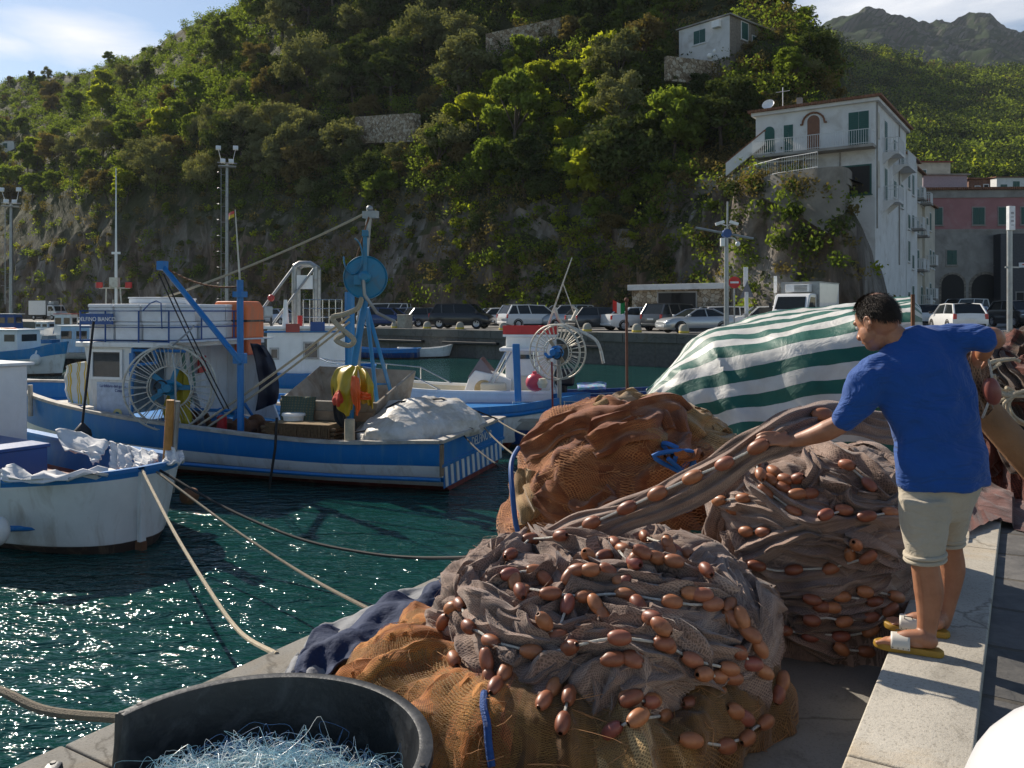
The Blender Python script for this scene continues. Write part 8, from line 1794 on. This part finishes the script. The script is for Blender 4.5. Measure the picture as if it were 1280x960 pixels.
# legs
limb(mb,[Q(1157,652,3.97),Q(1156,672,3.95),Q(1156,702,3.93),Q(1161,738,3.945),Q(1160,772,3.95),Q(1157,800,3.95)],[.075,.070,.062,.066,.048,.039])
limb(mb,[Q(1190,650,4.15),Q(1189,664,4.17),Q(1187,685,4.2),Q(1190,712,4.22),Q(1184,750,4.22),Q(1178,778,4.22)],[.072,.068,.060,.062,.046,.037])
def foot(ankle,heel,toe,sgn):
    d=(toe-heel); L_=d.length; d.normalize(); sd=d.cross(Vector((0,0,1))); z0=Vector((0,0,1)); Mf=Matrix((d,sd,z0)).transposed(); b=heel+z0*.034
    mb.ball(b+d*.035+z0*.03,(.040,.034,.036),12,Mf); limb(mb,[ankle+z0*.02,ankle*.5+(b+d*.05+z0*.06)*.5,b+d*.05+z0*.035],[.040,.042,.040])
    limb(mb,[b+d*.06+z0*.045,b+d*.13+z0*.032,b+d*.18+z0*.014],[.036,.034,.026]); mb.ball(b+d*.17+z0*.008,(.05,.046,.020),12,Mf); mb.ball(b+d*.10+z0*.01,(.07,.036,.02),12,Mf)
    for k in range(5):
        o_=sd*sgn*(-.034+.017*k); l=(.066,.062,.055,.048,.040)[k]; r=(.0125,.009,.0086,.0082,.0078)[k]; mb.tube([b+d*.19+o_+z0*.004,b+d*(.19+l*.6)+o_+z0*.006,b+d*(.19+l)+o_-z0*.002],[r*1.05,r,r*.85],8); mb.ball(b+d*(.19+l)+o_-z0*.002,r*.9,8)
hA=G(1172,820,ZL); tA=G(1094,808,ZL); hB=G(1180,796,ZL); tB=G(1116,786,ZL)
foot(Q(1157,800,3.95),hA,tA,1); foot(Q(1178,778,4.22),hB,hB+(tB-hB).normalized()*.275,-1)
bd=place_mesh(mb,'body',M_skin,man,smooth=True); remesh(bd,.0048,5,.5)
mb=MB()
for s_ in(-1,1): mb.ball(hp_(s_*.034,.090,.004),.0135,12)
place_mesh(mb,'eye',pm('eye white',(.6,.58,.55),.2,var=.02),man,smooth=True)
mb=MB()
for s_ in(-1,1): mb.tube([hp_(s_*.018,.108,.026),hp_(s_*.036,.106,.031),hp_(s_*.055,.092,.026)],[.004,.005,.003],6)
M_hair=pm('dark brown hair',(.030,.018,.011),.62,var=.5,scale=60,bmp=.8,bsc=160)
place_mesh(mb,'eyebrow',M_hair,man,smooth=True)
# hair: cap plus short strands, thin on the crown
mb=MB(); rnd=random.Random(12)
def scalp(th,ph,k=1.0):      # th from the crown, ph round the head, 0 = forward
    return hp_(.086*k*math.sin(th)*math.sin(ph),-.012+.116*k*math.sin(th)*math.cos(ph),.022+.112*k*math.cos(th))
def limit(ph):               # how far down the hair reaches
    a=abs(((ph+math.pi)%(2*math.pi))-math.pi); return np.interp(a,[0,.7,1.1,1.45,1.75,2.3,3.15],[.55,.72,1.35,1.62,1.70,2.05,2.12])
g=[]
for i in range(14):
    g.append([scalp(.02+(limit(6.2832*j/48)-.02)*i/13,6.2832*j/48,1.035-.03*(i/13)**4+.008*noise.noise(Vector((i*.6,j*.7,2)))) for j in range(48)])
mb.grid(g,wrap=True)
for k in range(5200):
    ph=rnd.random()*6.2832; th=math.acos(1-rnd.random()*(1-math.cos(limit(ph))))
    crown=math.hypot(math.sin(th)*math.sin(ph),math.sin(th)*math.cos(ph)+.30)
    if crown<.58 and rnd.random()<.85*(1-crown/.58)+.22: continue
    p=scalp(th,ph,1.02); nrm=(p-hp_(0,-.012,.022)).normalized(); dn=(Vector((0,0,-1))*.9-fd*.45); dn=dn-nrm*dn.dot(nrm); dn=dn.normalized() if dn.length>.01 else -fd
    dn=(dn+Vector((rnd.gauss(0,.13),rnd.gauss(0,.13),rnd.gauss(0,.1)))).normalized(); l=rnd.uniform(.014,.026); q=p+nrm*.007+dn*l*.6; e=q+dn*l*.6+nrm*rnd.uniform(-.001,.006)
    s_=nrm.cross(dn)*.0010; mb.add([p-s_,p+s_,q+s_,q-s_,e],[(0,1,2,3),(3,2,4)])
hr=place_mesh(mb,'hair',M_hair,man)
# thin crown: a skin coloured patch under sparse hair
mb=MB(); g=[]
for i in range(6):
    g.append([hp_(.086*1.056*(.6*i/5)*math.sin(6.2832*j/20),-.012+.116*1.056*((.56*i/5)*math.cos(6.2832*j/20)-.26),.022+.112*1.056*math.sqrt(max(0,1-((.6*i/5)*math.sin(6.2832*j/20))**2-((.56*i/5)*math.cos(6.2832*j/20)-.26)**2))-.006*(i/5)**2) for j in range(20)])
mb.grid(g,wrap=True); place_mesh(mb,'bald_crown',pm('thinly haired scalp',(.20,.10,.06),.6,var=.45,scale=90),man,smooth=True)
# sandals
def sandal(heel,toe,sgn):
    d=(toe-heel); L_=.285; d.normalize(); sd=d.cross(Vector((0,0,1))); o=empty('sandal'); o.parent=man; h=heel-d*.012
    outl=[(0,-.030),(.04,-.036),(.12,-.034),(.20,-.047),(.255,-.040),(.285,0),(.262,.038),(.20,.046),(.12,.034),(.04,.036),(0,.030),(-.014,0)]
    oc=[Vector((a,b_,0)) for a,b_ in outl]; oc=catmull(oc+[oc[0]],4)[:-1]; W_=lambda v,z:h+d*v.x+sd*v.y*sgn+Vector((0,0,z))-man.location
    mb=MB(); n=len(oc); lv=[(1.0,.002),(1.02,.010),(1.0,.026),(.95,.030)]; g=[[W_(Vector((.135+(v.x-.135)*k,v.y*k,0)),z+.006*sst(.2,.29,v.x)) for v in oc] for k,z in lv]; mb.grid(g,wrap=True); mb.add(g[-1],[tuple(range(n))]); mb.add(g[0],[tuple(range(n))]); mb.build('sole',pm('mustard yellow sole',(.36,.20,.02),.6,var=.15),o,smooth='auto')
    mb=MB(); g=[]
    for i in range(9):
        x=.128+.082*i/8; row=[]
        for j in range(15):
            a=math.pi*j/14; row.append(W_(Vector((x,.052*math.cos(a),0)),.022+(.062-.10*(x-.128))*math.sin(a)**.8))
        g.append(row)
    mb.grid(g); st_=mb.build('strap',pm('off white leather strap',(.62,.58,.50),.5,var=.08),o,smooth=True); t=st_.modifiers.new('t','SOLIDIFY'); t.thickness=.004; t.offset=1
    mb=MB()
    for i in range(4): mb.ball(W_(Vector((.135+.022*i,-.053,0)),.028),.004,6); mb.ball(W_(Vector((.135+.022*i,.053,0)),.028),.004,6)
    c=W_(Vector((.17,-.034*1,0)),.072); mb.tube([c+d*.018+Vector((0,0,.012)),c-d*.018+Vector((0,0,.012)),c-d*.018-Vector((0,0,.012)),c+d*.018-Vector((0,0,.012))],.003,5,closed=True); mb.build('buckle',pm('dark metal',(.08,.075,.07),.4,.8),st_)
sandal(hA,tA,-1); sandal(hB,tB,1)
# ================================================================== air between here and the mountains
mb=MB(); mb.box((100,640,210),(2500,1560,424)); hm=bpy.data.materials.new('pale air'); hm.use_nodes=True; N,L=hm.node_tree.nodes,hm.node_tree.links; N.remove(N['Principled BSDF'])
v=N.new('ShaderNodeVolumePrincipled'); v.inputs['Density'].default_value=.00009; v.inputs['Color'].default_value=(.80,.88,1,1); v.inputs['Anisotropy'].default_value=.2; L.new(v.outputs[0],N['Material Output'].inputs['Volume'])
o=mb.build('haze',hm); tag(o,kind='stuff')
S.cycles.volume_bounces=0; S.cycles.volume_max_steps=64
